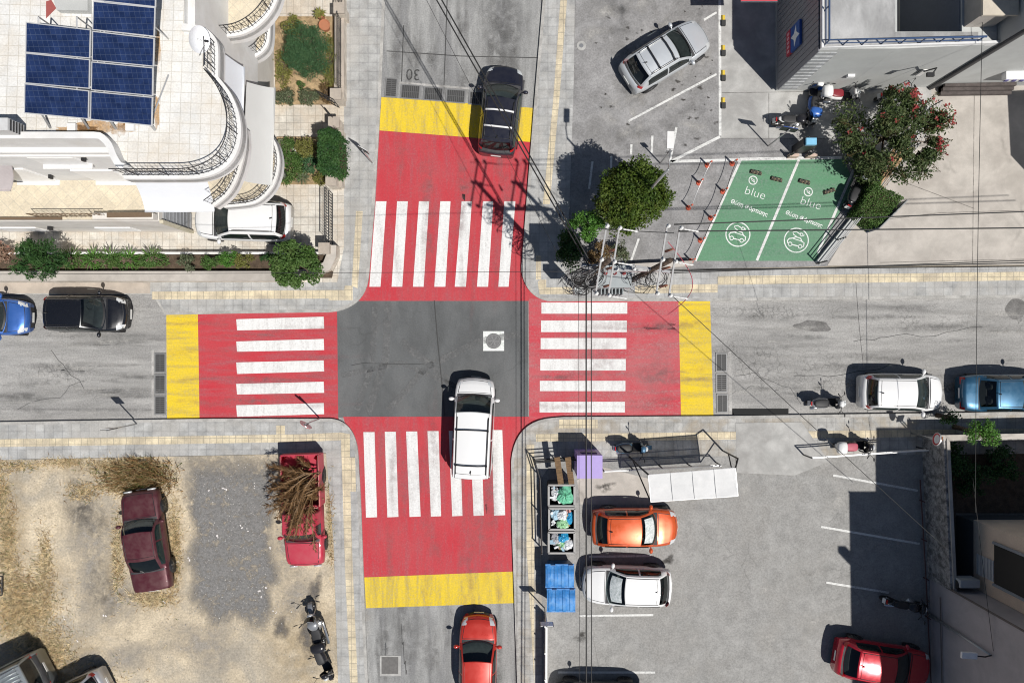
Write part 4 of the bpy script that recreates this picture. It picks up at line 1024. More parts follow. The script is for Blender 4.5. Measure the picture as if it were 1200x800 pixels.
lor = smooth([(318, 14), (317, 48), (310, 62), (296, 70), (276, 72)], 4)
balcony([(262, 14)] + lor + [(262, 40)], lor, 3.15)
for px_, py_, z in ((240, 24, 6.0), (283, 62, 3.15)):
    mb = MB(); c = P(px_, py_, z); mb.box((c.x + .1, c.y, z + 1.1), (.08, 1.0, 2.1)); d = mb.build('balcony_door', m_shut, HOUSE)
    mb = MB(); mb.box((c.x + .18, c.y - .3, z + 1.1), (.05, .05, .3)); mb.build('handle', m_iron, d)
# roof-top stair head just inside the frame, with a red door mat of tiles beside it
mb = MB(); mb.prism([P(60, -60, 9), P(112, -60, 9), P(112, 0, 9), P(76, 0, 9), P(56, -14, 9)], 9, 9.5); mb.prism([P(68, 2, 9), P(108, 2, 9), P(108, 17, 9), P(72, 16, 9)], 9, 9.25); mb.build('stair_head', [m_wall_grey], HOUSE)
mb = MB(); mb.sheet([P(54, 2, 9.01), P(54, 22, 9.01), P(66, 10, 9.01), P(60, 0, 9.01)], 9.013); mb.build('red_tiling', plain('red_tiles', (.35, .09, .08), .7), HOUSE)
mb = MB()
for cx, cy, rx, ry in [(112, 148, 26, 8), (150, 150, 14, 6), (90, 152, 30, 5), (185, 60, 3, 30), (184, 130, 3, 20), (140, 152, 10, 9)]:
    r2 = random.Random(int(cx)); pts = []
    for i in range(20):
        a = 2 * math.pi * i / 20; k = r2.uniform(.7, 1.2); pts.append(P(cx + rx * k * math.cos(a), cy + ry * k * math.sin(a), 9.01))
    mb.sheet(pts, 9.01)
mb.build('rust_stain', stainmat('roof_rust', (.55, .33, .14), .7, .8, .38, .6), HOUSE)
# AC unit at the left edge of the roof
ac = thing('air_conditioner', 'grey air conditioner box at the left edge of the white roof', 'air conditioner', P(2, 152, 9.0))
mb = MB(); c = P(5, 151, 9.5); mb.box((c.x, c.y, 9.62), (.95, .4, .75)); mb.build('casing', plain('ac_casing', (.6, .6, .6), .5), ac)
mb = MB()
for i in range(5): mb.box((c.x + .48, c.y, 9.35 + i * .13), (.03, .36, .05))
mb.build('grille', m_black, ac)
# satellite dish
dish = thing('satellite_dish', 'white satellite dish on the rim of the roof terrace', 'satellite dish', P(247, 62, 9.0))
cd = P(231, 46, 10.1); ax = Vector((.8, -.35, .5)).normalized(); Q = Vector((0, 0, 1)).rotation_difference(ax).to_matrix()
mb = MB(); mb.grid(lambda u, v: cd + Q @ Vector((.36 * u * math.cos(6.2832 * v), .42 * u * math.sin(6.2832 * v), .14 * u * u)), 6, 26)
mb.grid(lambda u, v: cd + Q @ Vector((.36 * u * math.cos(6.2832 * v), .42 * u * math.sin(6.2832 * v), .14 * u * u - .015)), 6, 26, 0, True)
mb.build('reflector', plain('dish_white', (.78, .79, .82), .45), dish, True)
mb = MB(); mb.tube([cd - ax * .0, P(247, 52, 9.7), P(247, 58, 9.0)], .03); mb.tube([cd + Q @ Vector((0, -.48, .14)), cd + ax * .5], .012); mb.build('mount', m_steel, dish, True)
mb = MB(); mb.tube([cd + ax * .46, cd + ax * .58], .04, 8); mb.build('receiver', m_iron, dish, True)
# solar panels
m_cell = tiles('solar_cells', (.012, .024, .075), (.018, .034, .10), (.05, .07, .13), .16, 0, .006, .25, None, 0, .12)
m_alu = plain('aluminium_frame', (.72, .72, .72), .4, .5)
def zsol(py): return 9.45 + (150 - py) * .0095
sol = [[(31, 27), (105.5, 36), (104.5, 68), (30.5, 61)], [(30.5, 63), (104.5, 71), (104, 103.5), (30, 97)], [(29.5, 99), (103.5, 107.5), (103, 139), (29, 132)],
       [(110, 2.5), (181, 10), (180, 42.5), (109, 34.5)], [(109, 37.5), (180, 46), (179, 77.5), (108.5, 70.5)], [(108, 73.5), (178.5, 80.5), (178, 112), (107.5, 105)], [(107, 108), (178, 115), (177, 147), (106.5, 139.5)], [(110.5, -33), (182, -26), (181.5, 8), (110, 0)]]
lab = ['top', 'middle', 'bottom', 'second', 'third', 'fourth', 'bottom', 'top']
slab = thing('panel_rack', 'slanted metal rack carrying the solar panels on the white roof', 'panel rack', P(105, 150, 9.0))
for i, q in enumerate(sol):
    q = [(q[0][0] - 1, q[0][1] - 1.2), (q[1][0] + 1.2, q[1][1] - 1.2), (q[2][0] + 1.2, q[2][1] + .9), (q[3][0] - 1, q[3][1] + .9)]
    c = [P(a, b, zsol(b)) for a, b in q]
    n = (c[1] - c[0]).cross(c[3] - c[0]).normalized()
    if n.z < 0: n = -n
    t = thing('solar_panel', '%s blue solar panel of the %s column on the white roof' % (lab[i], 'left' if i < 3 else 'right'), 'solar panel', c[3], 0, 'blue solar panels on the roof')
    mb = MB(); mb.add([v for v in c] + [v - n * .035 for v in c], [(3, 2, 1, 0), (4, 5, 6, 7), (0, 1, 5, 4), (1, 2, 6, 5), (2, 3, 7, 6), (3, 0, 4, 7)]); mb.build('frame', m_alu, t)
    def fn(u, v): return c[0].lerp(c[1], lerp(.018, .982, u)).lerp(c[3].lerp(c[2], lerp(.018, .982, u)), lerp(.035, .965, v)) + n * .006
    mb = MB(); mb.add([fn(0, 0), fn(1, 0), fn(1, 1), fn(0, 1)], [(3, 2, 1, 0)]); mb.build('cells', m_cell, t)
mb = MB()
for x0, dy in ((45, 0), (90, 3), (122, 5), (168, 9)):
    a = P(x0, 128 + dy, zsol(128 + dy) - .1); b = P(x0, 20, zsol(20) - .1); mb.tube([a, b], .03, 4)
    mb.tube([b, (b.x, b.y, 9.0)], .03, 4); mb.tube([(b.x, b.y - 1.2, 9.02), (a.x, a.y, 9.02)], .03, 4)
    foot = P(x0 + 14, 150 + dy * .3, 9.0); mb.tube([a, foot], [.03, .05], 4)
mb.build('beam', m_steel, slab)
mb = MB()
for x0 in (86, 154):
    f = P(x0, 150, 9.0); mb.prism([(f.x - .14, f.y - .12), (f.x + .14, f.y - .12), (f.x + .14, f.y + .12), (f.x - .14, f.y + .12)], 9.0, 9.12)
mb.build('foot_block', m_wall_white, slab)

# ---------------------------------------------------------------- north-east shop and its taller neighbour
m_slat = plain('dark_cladding', (.24, .245, .27), .55, .1)
m_roofgrey = surf('roof_screed', (.42, .42, .42), .18, 1.0, .9, .12, 40, .2, (1, .5, 1), 0, (.2, .2, .2), .6, .6)
SHOP = thing('shop_building', 'low grey shop with dark cladding and a flat concrete roof', 'shop building', G(960, 100))
zt_ = 4.7
def roofpoly(pts): return [P(a, b, zt_) for a, b in pts]
mb = MB()
mb.prism(gp([(908, 107.5), (908, -420), (985, -420), (985, 107.5)]), .05, zt_)
mb.prism(gp([(985.1, 107.5), (985.1, 90.5), (1085, 90.5), (1085, 103)]), .05, zt_ - .004)
mb.prism(gp([(1050, 90.4), (1050, -420), (1085, -420), (1085, 90.4)]), .05, zt_ - .008)
mb.build('wall', [m_wall_grey], SHOP)
mb = MB(); mb.box((G(1049.4, 0).x, G(0, -160).y, 2.5), (.03, 20, 4.2)); mb.build('lightwell_shade_panel', plain('painted_shade_navy', (.13, .15, .19), .7), SHOP)  # dark navy sheet painting the lightwell's shade onto its wall
mb = MB(); mb.sheet(gp([(985, 90), (1050, 90), (1050, -420), (985, -420)]), .25); mb.build('lightwell_floor', [m_wall_grey], SHOP)
mb = MB(); mb.sheet(gp([(911, 105), (911, -420), (983, -420), (983, 105)]), zt_ + .01); mb.sheet(gp([(983, 105), (983, 91), (1066, 91), (1066, 103)]), zt_ + .012); mb.build('roof', [m_roofgrey], SHOP)
mb = MB(); a, b, cc = G(908, 108, zt_), G(1085, 103.2, zt_), G(908, -420, zt_)
wallstrip(mb, [cc, a, b], zt_ - .12, zt_ + .14, -.10); mb.build('parapet', [plain('white_trim', (.72, .72, .72), .5)], SHOP)
mb = MB()
for q in ([(911.5, -300), (911.5, 104.5), (1066, 101)],):
    mb.tube([G(x, y, zt_ + .5) for x, y in q], .045, 6); mb.tube([G(x, y, zt_ + .2) for x, y in q], .03, 6)
for i in range(9): p = G(911.5 + i * 19, 104.5 - i * .4, zt_ + .02); mb.tube([p, p + Vector((0, 0, .5))], .03, 5)
for i in range(1, 6): p = G(911.5, 104.5 - i * 34, zt_ + .02); mb.tube([p, p + Vector((0, 0, .5))], .03, 5)
mb.build('roof_railing', plain('blue_rail_paint', (.05, .09, .19), .4), SHOP)
mb = MB(); xw = G(908, 0).x
for i in range(60): mb.box((xw - .022, G(0, 107 - i * 6.5).y, 2.55), (.044, .23, 4.2))
mb.box((xw - .012, G(0, -100).y, 2.4), (.02, 16.4, 4.3)); mb.build('cladding', m_slat, SHOP)
mb = MB(); yw = G(0, 107.5).y
for i in range(12): mb.box((xw + .4 + .02, yw - .02, .5 + i * .34), (.85, .04, .22))
mb.build('stone_pier', [tiles('pier_bricks', (.40, .41, .42), (.34, .35, .36), (.28, .28, .28), .25)], SHOP)
mb = MB(); mb.prism(gp([(1052, 86), (1052, -300), (1080, -300), (1080, 86)]), zt_, 5.85); mb.build('roof_structure', [m_conc_beige], SHOP)
mb = MB(); mb.prism(gp([(1049, 89), (1049, -300), (1083, -300), (1083, 89)]), 5.85, 5.97); mb.build('roof_structure_slab', [surf('beige_render', (.58, .52, .43), .06, 2, .85, .06)], SHOP)

# sign on the cladding
sg = thing('shop_sign', 'blue shop sign with a white star shape and a red band on the dark cladding', 'sign', (xw - .08, G(0, 85).y, 2.5))
ys = P(930, 45, 3.1).y
SY = 13.1; mb = MB(); mb.box((xw - .12, SY, 2.68), (.10, 1.05, .92)); mb.build('board', plain('sign_blue', (.03, .10, .36), .3), sg)
mb = MB(); mb.box((xw - .128, SY, 2.0), (.10, 1.05, .42)); mb.build('red_band', plain('sign_red', (.5, .03, .06), .3), sg)
star = MB(); pts = []
for i in range(12):
    a = math.pi * 2 * i / 12 + .2; r_ = .46 if i % 3 == 0 else (.20 if i % 3 == 1 else .22); pts.append((xw - .172, SY + r_ * math.cos(a), 2.7 + r_ * math.sin(a)))
star.add(pts, [tuple(range(12))]); star.build('emblem', plain('sign_white', (.78, .8, .82), .4), sg)
mb = MB()
for i in range(5): mb.box((xw - .18, SY - .38 + i * .19, 2.0), (.012, .11, .2)); mb.box((xw - .184, SY - .38 + i * .19, 2.0), (.012, .04, .06), mi=1)
mb.build('lettering', [plain('sign_pink', (.75, .45, .5), .4), plain('sign_red2', (.5, .03, .06), .3)], sg)
wl = thing('wall_floodlight', 'thin floodlight on a bracket on the pale grey shop wall', 'floodlight', G(1047, 107, 3.0))
b0 = G(1047, 106, 2.2); mb = MB(); mb.box((b0.x, b0.y - .04, b0.z), (.2, .06, .6)); mb.build('back_plate', m_wall_white, wl)
mb = MB(); mb.tube([b0 + Vector((0, -.06, .2)), b0 + Vector((-.15, -.35, 1.3)), b0 + Vector((-.5, -.7, 1.6))], .03); mb.box(tuple(b0 + Vector((-.6, -.75, 1.6))), (.3, .16, .1)); mb.build('arm', m_iron, wl)
wb = thing('wall_box', 'small white box on the pale grey shop wall', 'wall box', G(975, 107.5, 2.4))
mb = MB(); b0 = G(972, 107.3, 2.0); mb.box((b0.x, b0.y - .06, b0.z), (.3, .12, .2)); mb.build('casing', m_shut, wb)
aw = thing('red_awning', 'red awning just showing at the top edge over the dark shop front', 'awning', G(880, 0, 3))
mb = MB(); mb.grid(lambda u, v: Vector((lerp(P(868, 0, 3.2).x, P(911, 0, 3.2).x, u), P(0, 2.2, 3.2).y + 2.2 * v, 3.2 + .5 * v)), 6, 4); mb.grid(lambda u, v: Vector((lerp(P(868, 0, 3.2).x, P(911, 0, 3.2).x, u), P(0, 2.2, 3.2).y + 2.2 * v, 3.17 + .5 * v)), 6, 4, 0, True); mb.build('canvas', plain('red_canvas', (.55, .03, .05), .6), aw)
mb = MB(); mb.tube([P(868, 2.2, 3.2), P(911, 2.2, 3.2)], .03); mb.build('bar', m_chrome, aw)
NB = thing('tall_grey_building', 'tall pale grey building with a dark downpipe at the top right', 'building', G(1200, 60))
mb = MB(); mb.prism(gp([(1085.5, 103.4), (1085.5, -420), (1500, -420), (1500, 96)]), .05, 9.0); mb.build('wall', [m_wall_grey], NB)
mb = MB(); mb.tube([G(1088, 104.6, .1), G(1088, 104.6, 8.9)], .09, 8); mb.tube([G(1091, 104.6, .1), G(1091, 104.6, 8.9)], .05, 8); mb.build('downpipe', plain('dark_pipe', (.07, .07, .075), .5), NB)
mb = MB(); c = G(1165, 98.5, 1.2); mb.box((c.x + 1.6, c.y - .25, 1.75), (4.8, .5, .3)); cn = mb.build('sign_canopy', m_shut, NB)
mb = MB()
for i in range(14): mb.box((c.x - .7 + i * .34, c.y - .515, 1.74), (.16, .03, .16))
mb.build('blue_pattern', plain('pattern_blue', (.10, .09, .25), .5), cn)
mb = MB()
for i in range(3): mb.prism(gp([(1098, 104), (1180, 102), (1180, 106 + 3.4 * i), (1098, 107 + 3.4 * i)]), .05, .62 - .16 * i)
st = mb.build('entrance_steps', [surf('dark_step_stone', (.10, .085, .08), .2, 3)], NB)
EB = thing('east_shade_block', 'unseen block added beyond the right edge to shade the beige forecourt', 'building', G(1260, 130))  # off-frame block, added only to cast shade on the forecourt
mb = MB(); mb.prism(gp([(1236, 240), (1232, 165), (1330, 160), (1330, 260)]), .05, 5.2); mb.build('wall', [m_wall_grey], EB)
# ---------------------------------------------------------------- south-east building
m_lav = surf('lavender_render', (.44, .405, .41), .06, 1.2, .85, .06, 40, .1, (1, 1, 1), 0, (.26, .24, .24), .3, .6)
m_beige = surf('beige_wall_render', (.70, .565, .45), .06, 1.2, .85, .06)
SB = thing('corner_building', 'tall lavender and beige building throwing the big shadow at lower right', 'building', G(1150, 760))
mb = MB(); mb.prism(gp([(1088, 676), (1098, 1300), (1500, 1300), (1500, 676)]), .05, 9.1); mb.build('wall', [m_lav], SB)
mb = MB(); mb.prism(gp([(1118, 600), (1118, 675.6), (1500, 675.6), (1500, 600)]), 1.35, 9.0); mb.build('wall', [m_beige], SB)
mb = MB(); mb.prism(gp([(1120, 603), (1120, 675.5), (1500, 675.5), (1500, 603)]), .05, 1.35); mb.build('plinth', [plain('dark_plinth', (.10, .11, .115), .7)], SB)
xw2 = G(1118, 0).x
mb = MB(); mb.box((xw2 - .01, G(0, 638).y, 4.2), (.04, 1.7, 3.0)); wn = mb.build('opening', plain('dark_opening', (.03, .028, .025), .6), SB)
mb = MB(); yo = G(0, 638).y
fr = [(yo - .9, 2.7), (yo - .9, 5.7), (yo + .6, 5.7), (yo + .85, 5.4), (yo + .9, 5.1), (yo + .9, 2.7)]
mb.tube([(xw2 - .06, a, b) for a, b in fr], .07, 6); mb.build('frame', plain('grey_frame', (.3, .32, .35), .4), wn)
mb = MB()
for i in range(12): mb.box((xw2 - .07, G(0, 655).y + .35, 2.3 + i * .09 - .6), (.04, .9, .04))
mb.build('louvre', plain('louvre_white', (.62, .62, .62), .4), SB)
mb = MB(); mb.tube([G(1087, 675.2, 1.4), G(1087, 675.2, 9.0)], .05); mb.tube([G(1086, 690, 1.0), G(1096, 1200, 1.0)], .025); mb.build('pipe', plain('brown_pipe', (.14, .12, .11), .6), SB)
mb = MB(); cc = G(1093, 758); mb.box((cc.x, cc.y, 9.75), (.35, .3, 1.3)); mb.build('chimney', m_beige, SB)
au = thing('air_conditioner', 'pale air conditioner on the wall corner of the lavender building', 'air conditioner', G(1096, 668, 1.2))
c = G(1101, 665, 0); mb = MB(); mb.box((c.x, c.y, 1.85), (.85, .34, .6)); mb.build('casing', plain('ac_pale', (.5, .52, .53), .5), au)
mb = MB(); mb.tube([(c.x - .43, c.y - .1, 1.85), (c.x - .45, c.y - .1, 1.85)], .2, 16); mb.build('fan', m_iron, au); mb = MB(); mb.box((c.x, c.y - .1, 1.5), (.8, .4, .06)); mb.build('bracket', m_iron, au)
bp = thing('notice_board', 'small blue board on the lavender wall by the floodlight', 'sign', G(1092, 720, 3))
mb = MB(); mb.box((G(1089.4, 0).x, G(0, 699).y, 3.6), (.06, .5, .7)); mb.build('panel', plain('panel_blue', (.10, .17, .30), .4), bp)
# yard wall (dry stone top), with the dark planted yard behind
m_stone = surf('rough_stone', (.34, .325, .31), .4, 5, .9, .3, 14, .8, (1, 1, 1), 0, (.12, .115, .11), .85, 3)
YW = thing('yard_wall', 'rough stone yard wall with pale coping beside the car park', 'wall', G(1080, 590))
mb = MB(); mb.prism(gp([(1078, 508), (1086, 676), (1090, 676), (1082, 511)]), .05, 1.75); mb.prism(gp([(1078, 508), (1500, 500), (1500, 504), (1082, 512)]), .05, 1.3); mb.build('masonry', [m_stone], YW)
mb = MB(); mb.prism(gp([(1080.5, 507), (1088.5, 676), (1092, 676), (1084, 511)]), 1.75, 1.83); mb.prism(gp([(1078, 505), (1500, 497), (1500, 502), (1084, 511)]), 1.3, 1.37); mb.build('coping', [m_conc_beige], YW)
mb = MB(); mb.prism(gp([(1083, 511), (1091, 676), (1118, 676), (1118, 600), (1500, 600), (1500, 503)]), .0, .12); structure('yard_soil', mb, m_soil)
mb = MB()
for i in range(1): mb.tube([G(1073 + i * .6, 560 + i * 2, .35 + .5 * i), G(1080 + i * 1.5, 676, .35 + .5 * i), G(1086 + i, 800, .35 + .5 * i)], .03)
for i in range(4): mb.tube([G(1076 + i * 2.2, 585 + i * 45, .12), G(1076 + i * 2.2, 585 + i * 45, .5)], .03)
tag(mb.build('pipe_railing', plain('dark_red_pipe', (.09, .035, .035), .6)), 'dark red pipe railing along the foot of the stone wall', 'railing')

# ================================================================== WALLS, FENCES, GATES
def wall_thing(name, label, cat, pts, th, h, mat, coping=None, z0=.05):
    t = thing(name, label, cat, G(*pts[0]))
    mb = MB(); wallstrip(mb, gp(pts), z0, h, th); mb.build('masonry', [mat], t)
    if coping: mb = MB(); wallstrip(mb, [p + Vector((0, 0, 0)) for p in gp(pts)], h, h + .05, th * 1.08); mb.build('coping', [coping], t)
    return t
m_gard = surf('garden_stone_beige', (.62, .56, .48), .2, 3.5, .9, .2, 30, .5, (1, 1, 1), 0, (.36, .30, .24), .6, 1.2)
wall_thing('garden_wall', 'long beige stone retaining wall along the pavement below the house', 'wall', [(-300, 331), (330, 331), (372, 328), (392, 318), (399, 303), (399, 290)], -.42, .75, m_gard, m_conc_beige)
wall_thing('garden_wall', 'narrow stone wall carrying the black fence by the garden with the round bush', 'wall', [(407, 120), (407, -200)], -.42, .6, m_gard, m_conc_pink)
wall_thing('garden_wall', 'short stone wall under the clipped column hedge', 'wall', [(405, 222), (406, 158)], -.4, .6, m_gard, m_conc_pink)
for x, y, l in ((388, 295, 'stone gate pillar at the corner beside the round shrub'), (401, 121, 'stone gate pillar at the north side of the garden gate'), (399, 153, 'stone gate pillar at the south side of the garden gate'), (396, 218, 'stone gate pillar below the clipped column hedge'), (405, 24, 'stone pillar between the two black fence panels')):
    t = thing('gate_pillar', l, 'gate pillar', G(x, y)); c = G(x, y)
    mb = MB(); mb.box((c.x, c.y, .6), (.42, .42, 1.1)); mb.build('shaft', m_gard, t); mb = MB(); mb.box((c.x, c.y, 1.19), (.5, .5, .08)); mb.build('cap', m_conc_pink, t)
for a, b, l in (((404, 112), (404, 30), 'black iron fence on the stone wall beside the garden bush'), ((405, 18), (406, -120), 'black iron fence running out of the top edge beside the house')):
    t = thing('iron_fence', l, 'fence', G(*a)); railing(t, [G(*a), G(*b)], .66, .75, 'fence_panel', .11, m_iron, False, False, .014)
def gate(label, a, b, h, step=.14):
    t = thing('iron_gate', label, 'gate', G(*a)); A, B = G(*a), G(*b); d = B - A; n = max(2, int(d.length / step)); mb = MB()
    for i in range(n + 1): p = A + d * (i / n); mb.tube([(p.x, p.y, .2), (p.x, p.y, .2 + h)], .016, 4)
    mb.build('bars', m_iron, t); mb = MB()
    for z in (.22, .2 + h * .5, .2 + h): mb.tube([(A.x, A.y, z), (B.x, B.y, z)], .025, 5)
    mb.build('frame', m_iron, t)
gate('black driveway gate of upright bars closing the house drive', (391, 228), (391, 288), 1.4, .13)
gate('open black garden gate leaf nearer the round bush', (399, 128), (381, 119), 1.1)
gate('open black garden gate leaf nearer the column hedge', (398, 148), (389, 137), 1.1)
# planting beds in the house garden
for nm, poly in (('flower_bed', [(322, 22), (402, 22), (402, 124), (325, 124)]), ('flower_bed', [(326, 162), (396, 162), (396, 217), (326, 217)]), ('flower_bed', [(-60, 300), (395, 300), (390, 326), (-60, 328)])):
    mb = MB(); mb.prism(gp(poly), .08, .22 if poly[0][1] < 250 else .45); structure(nm, mb, surf('bed_earth', (.36, .26, .15), .35, 3, .95, .3, 30, .5) if poly[0][1] < 250 else m_soil)
t = thing('planter_kerb', 'white kerb along the planting strip below the house', 'kerb', G(100, 298)); mb = MB(); mb.prism(gp([(-60, 297), (390, 297), (390, 299.5), (-60, 299.5)]), .08, .55); mb.build('kerb_stone', m_wall_white, t)
# low white fence between charging bays and forecourt
WF = thing('railing_fence', 'pale metal railing slanting between the charging bays and the beige forecourt', 'fence', G(956, 310))
A, B = G(956, 309), G(1062, 176); C2 = G(1086, 128)
d = (B - A).normalized(); nn = Vector((d.y, -d.x, 0))
m_whitemetal = plain('white_metal', (.68, .68, .68), .4, .3)
mb = MB()
for i, z in enumerate((.35, .6, .85, 1.1)): mb.tube([A + Vector((0, 0, z)), B + Vector((0, 0, z)), C2 + Vector((0, 0, z))], .024, 5)
mb.build('rail', m_whitemetal, WF)
for p in [A.lerp(B, i / 5) for i in range(6)] + [B.lerp(C2, i / 3) for i in range(1, 4)]: mb = MB(); mb.tube([p, p + Vector((0, 0, 1.15))], .035, 6); mb.build('post', m_iron, WF)
mb = MB(); wallstrip(mb, [A + nn * .1, B + nn * .1, C2 + nn * .1], .05, .3, -.22); mb.build('plinth', m_wall_grey, WF)
# steel gate / barrier rails on the south pavement
def barrier(label, a, b, h, n, name='steel_barrier'):
    t = thing(name, label, 'barrier', G(*a)); A, B = G(*a), G(*b); mb = MB()
    for z in (h, h * .82): mb.tube([A + Vector((0, 0, z)), B + Vector((0, 0, z))], .03, 6)
    mb.build('rail', m_whitemetal, t); mb = MB()
    for i in range(n):
        p = A.lerp(B, i / (n - 1)); mb = MB(); mb.tube([p, p + Vector((0, 0, h))], .035, 6); mb.build('post', m_iron, t)
    return t
barrier('galvanised sliding barrier across the car park entrance', (940, 532), (1072, 523), 1.1, 3)
barrier('galvanised railing running behind the purple container under the canopy', (705, 548), (838, 541), .95, 5)
t = thing('edge_fence', 'thin pale panel fence along the west edge of the car park', 'fence', G(637, 720)); mb = MB(); mb.prism(gp([(638, 718), (637, 1000), (639, 1000), (640, 718)]), .05, 1.15); mb.build('panel', m_whitemetal, t)
for i in range(8): p = G(637.5, 722 + i * 30); mb = MB(); mb.tube([p, p + Vector((0, 0, 1.2))], .04, 6); mb.build('post', m_steel, t)
t = thing('fence_frame', 'dark metal frame round the rubbish bins by the pavement corner', 'fence', G(622, 540)); mb = MB()
for z in (.35, .75, 1.1): mb.tube([G(626, 537, z), G(672, 534, z)], .03, 5); mb.tube([G(626, 537, z), G(632, 556, z), G(634, 640, z)], .03, 5)
for x, y in ((626, 537), (648, 535), (672, 534), (632, 556), (633, 600), (634, 640)): mb.tube([G(x, y, .05), G(x, y, 1.15)], .035, 5)
mb.build('rails', m_iron, t)
WSH = thing('planter_wall', 'low rendered planter wall with brown plants below the power poles', 'wall', G(740, 318)); mb = MB(); mb.prism(gp([(686, 313), (808, 307), (808, 313), (686, 321)]), .05, .55); mb.build('masonry', m_conc_beige, WSH)
# ================================================================== STREET FURNITURE
def bag(c, r, mat, label, seed):
    r2 = random.Random(seed); mb = MB(); vs = []; n, m = 20, 13; r = [q_ * 1.22 for q_ in r]
    ph = [r2.uniform(0, 6.28) for _ in range(3)]
    for i in range(m + 1):
        th = math.pi * i / m
        for j in range(n):
            a = 2 * math.pi * j / n; k = 1 + .16 * math.sin(3 * a + ph[0] + th * 2) + .1 * math.sin(7 * a + ph[1]) * math.sin(th * 5 + ph[2]) + r2.uniform(-.13, .13)
            vs.append(Vector(c) + Vector((r[0] * k * math.sin(th) * math.cos(a), r[1] * k * math.sin(th) * math.sin(a), r[2] * (1 + r2.uniform(-.15, .15)) * math.cos(th))))
    mb.add(vs, [(i * n + j, (i + 1) * n + j, (i + 1) * n + (j + 1) % n, i * n + (j + 1) % n) for i in range(m) for j in range(n)])
    tag(mb.build('rubbish_bag', mat, None, False), label, 'rubbish bag', 'rubbish bags in the open bins')
m_bin = plain('bin_dark_metal', (.06, .062, .066), .5, .3); m_binrim = plain('bin_pale_rim', (.26, .255, .25), .5, .2)
bagm = {'green': plain('green_bag', (.16, .50, .32), .35), 'white': plain('white_bag', (.7, .72, .74), .35), 'blue': plain('blue_bag', (.03, .30, .55), .35), 'black': plain('black_bag', (.03, .03, .035), .3), 'pale blue': plain('pale_blue_bag', (.42, .6, .72), .35), 'pale green': plain('pale_green_bag', (.35, .62, .35), .35), 'pink': plain('pink_bag', (.6, .3, .28), .4), 'grey': plain('grey_bag', (.4, .4, .42), .4)}
bins = [(658, 580, 'northernmost'), (658.5, 607.5, 'middle'), (658, 635, 'southernmost')]
cont = [[('white', -.26, .0, .2, 'beside the green bag'), ('green', .18, .0, .3, 'largest, in the northernmost bin'), ('black', .38, -.2, .16, 'in the corner of the northernmost bin')],
        [('pale blue', -.28, .18, .2, 'in the north corner of the middle bin'), ('white', .02, .12, .2, 'in the centre of the middle bin'), ('blue', .3, .0, .22, 'at the car side of the middle bin'), ('pale green', .05, -.26, .22, 'at the south side of the middle bin'), ('pink', .25, .32, .14, 'at the north side of the middle bin')],
        [('grey', -.26, .12, .22, 'at the pavement side of the southernmost bin'), ('blue', .1, .22, .2, 'at the north side of the southernmost bin'), ('pale green', .05, -.15, .2, 'in the centre of the southernmost bin'), ('white', .33, -.1, .2, 'at the car side of the southernmost bin')]]
for bi, (x, y, w) in enumerate(bins):
    c = P(x, y, 1.15); t = thing('open_bin', '%s of the three open dark bins full of rubbish bags' % w, 'rubbish bin', (c.x, c.y, LZ), 0, 'open rubbish bins'); lx, ly = .58, .47
    mb = MB(); o = [(-lx, -ly), (lx, -ly), (lx, ly), (-lx, ly)]; q = 0
    W4 = [(0, -ly, 2 * lx, .05), (0, ly, 2 * lx, .05), (-lx, 0, .05, 2 * ly - .05), (lx, 0, .05, 2 * ly - .05)]
    for a, b, dx, dy in W4: mb.box((c.x + a, c.y + b, .7), (dx, dy, 1.0))
    mb.box((c.x, c.y, .25), (2 * lx - .06, 2 * ly - .06, .06)); mb.build('body', m_bin, t)
    mb = MB()
    for a, b, dx, dy in W4: mb.box((c.x + a, c.y + b, 1.22), (dx + .04, dy + .03, .05))
    mb.build('rim', m_binrim, t)
    for a in (-.45, .45):
        for b in (-.38, .38):
            mb = MB(); mb.tube([(c.x + a, c.y + b - .03, .19), (c.x + a, c.y + b + .03, .19)], .09, 10); mb.build('wheel', m_rubber, t)
    for i, (col, a, b, r_, wh_) in enumerate(cont[bi]):
        bag((c.x + a, c.y + b, .95 + .1 * (i % 2)), (r_, r_ * 1.1 if col != 'green' else .38, r_ * .8), bagm[col], '%s rubbish bag %s' % (col, wh_), bi * 10 + i)
    r4 = random.Random(70 + bi); mb = MB()
    for i in range(26):
        a_, b__ = r4.uniform(-.46, .46), r4.uniform(-.36, .36); s_ = r4.uniform(.04, .12); Mq = Matrix.Rotation(r4.uniform(0, 3), 3, 'Z') @ Matrix.Rotation(r4.uniform(-.7, .7), 3, 'X')
        mb.box((c.x + a_, c.y + b__, .92 + r4.uniform(0, .24)), (s_ * 2, s_ * r4.uniform(.6, 1.6), s_ * r4.uniform(.1, .8)), M=Mq, mi=r4.randrange(5))
    tag(mb.build('loose_rubbish', [bagm['white'], bagm['grey'], bagm['pale blue'], bagm['black'], plain('brown_carton', (.35, .24, .13), .8)]), 'loose papers and cartons scattered over the bags of the %s open bin' % w, 'rubbish', None, 'stuff')
    bag((c.x, c.y, .55), (.42, .33, .3), bagm['black'], 'black rubbish bag at the bottom of the %s open bin' % w, bi * 10 + 9)
m_lid = surf('blue_lid_plastic', (.035, .20, .52), .25, 2, .4, .1, 40, .1, (1, 1, 1), 0, (.2, .4, .65), .5, 2); m_lidd = plain('blue_bin_body', (.02, .10, .26), .4)
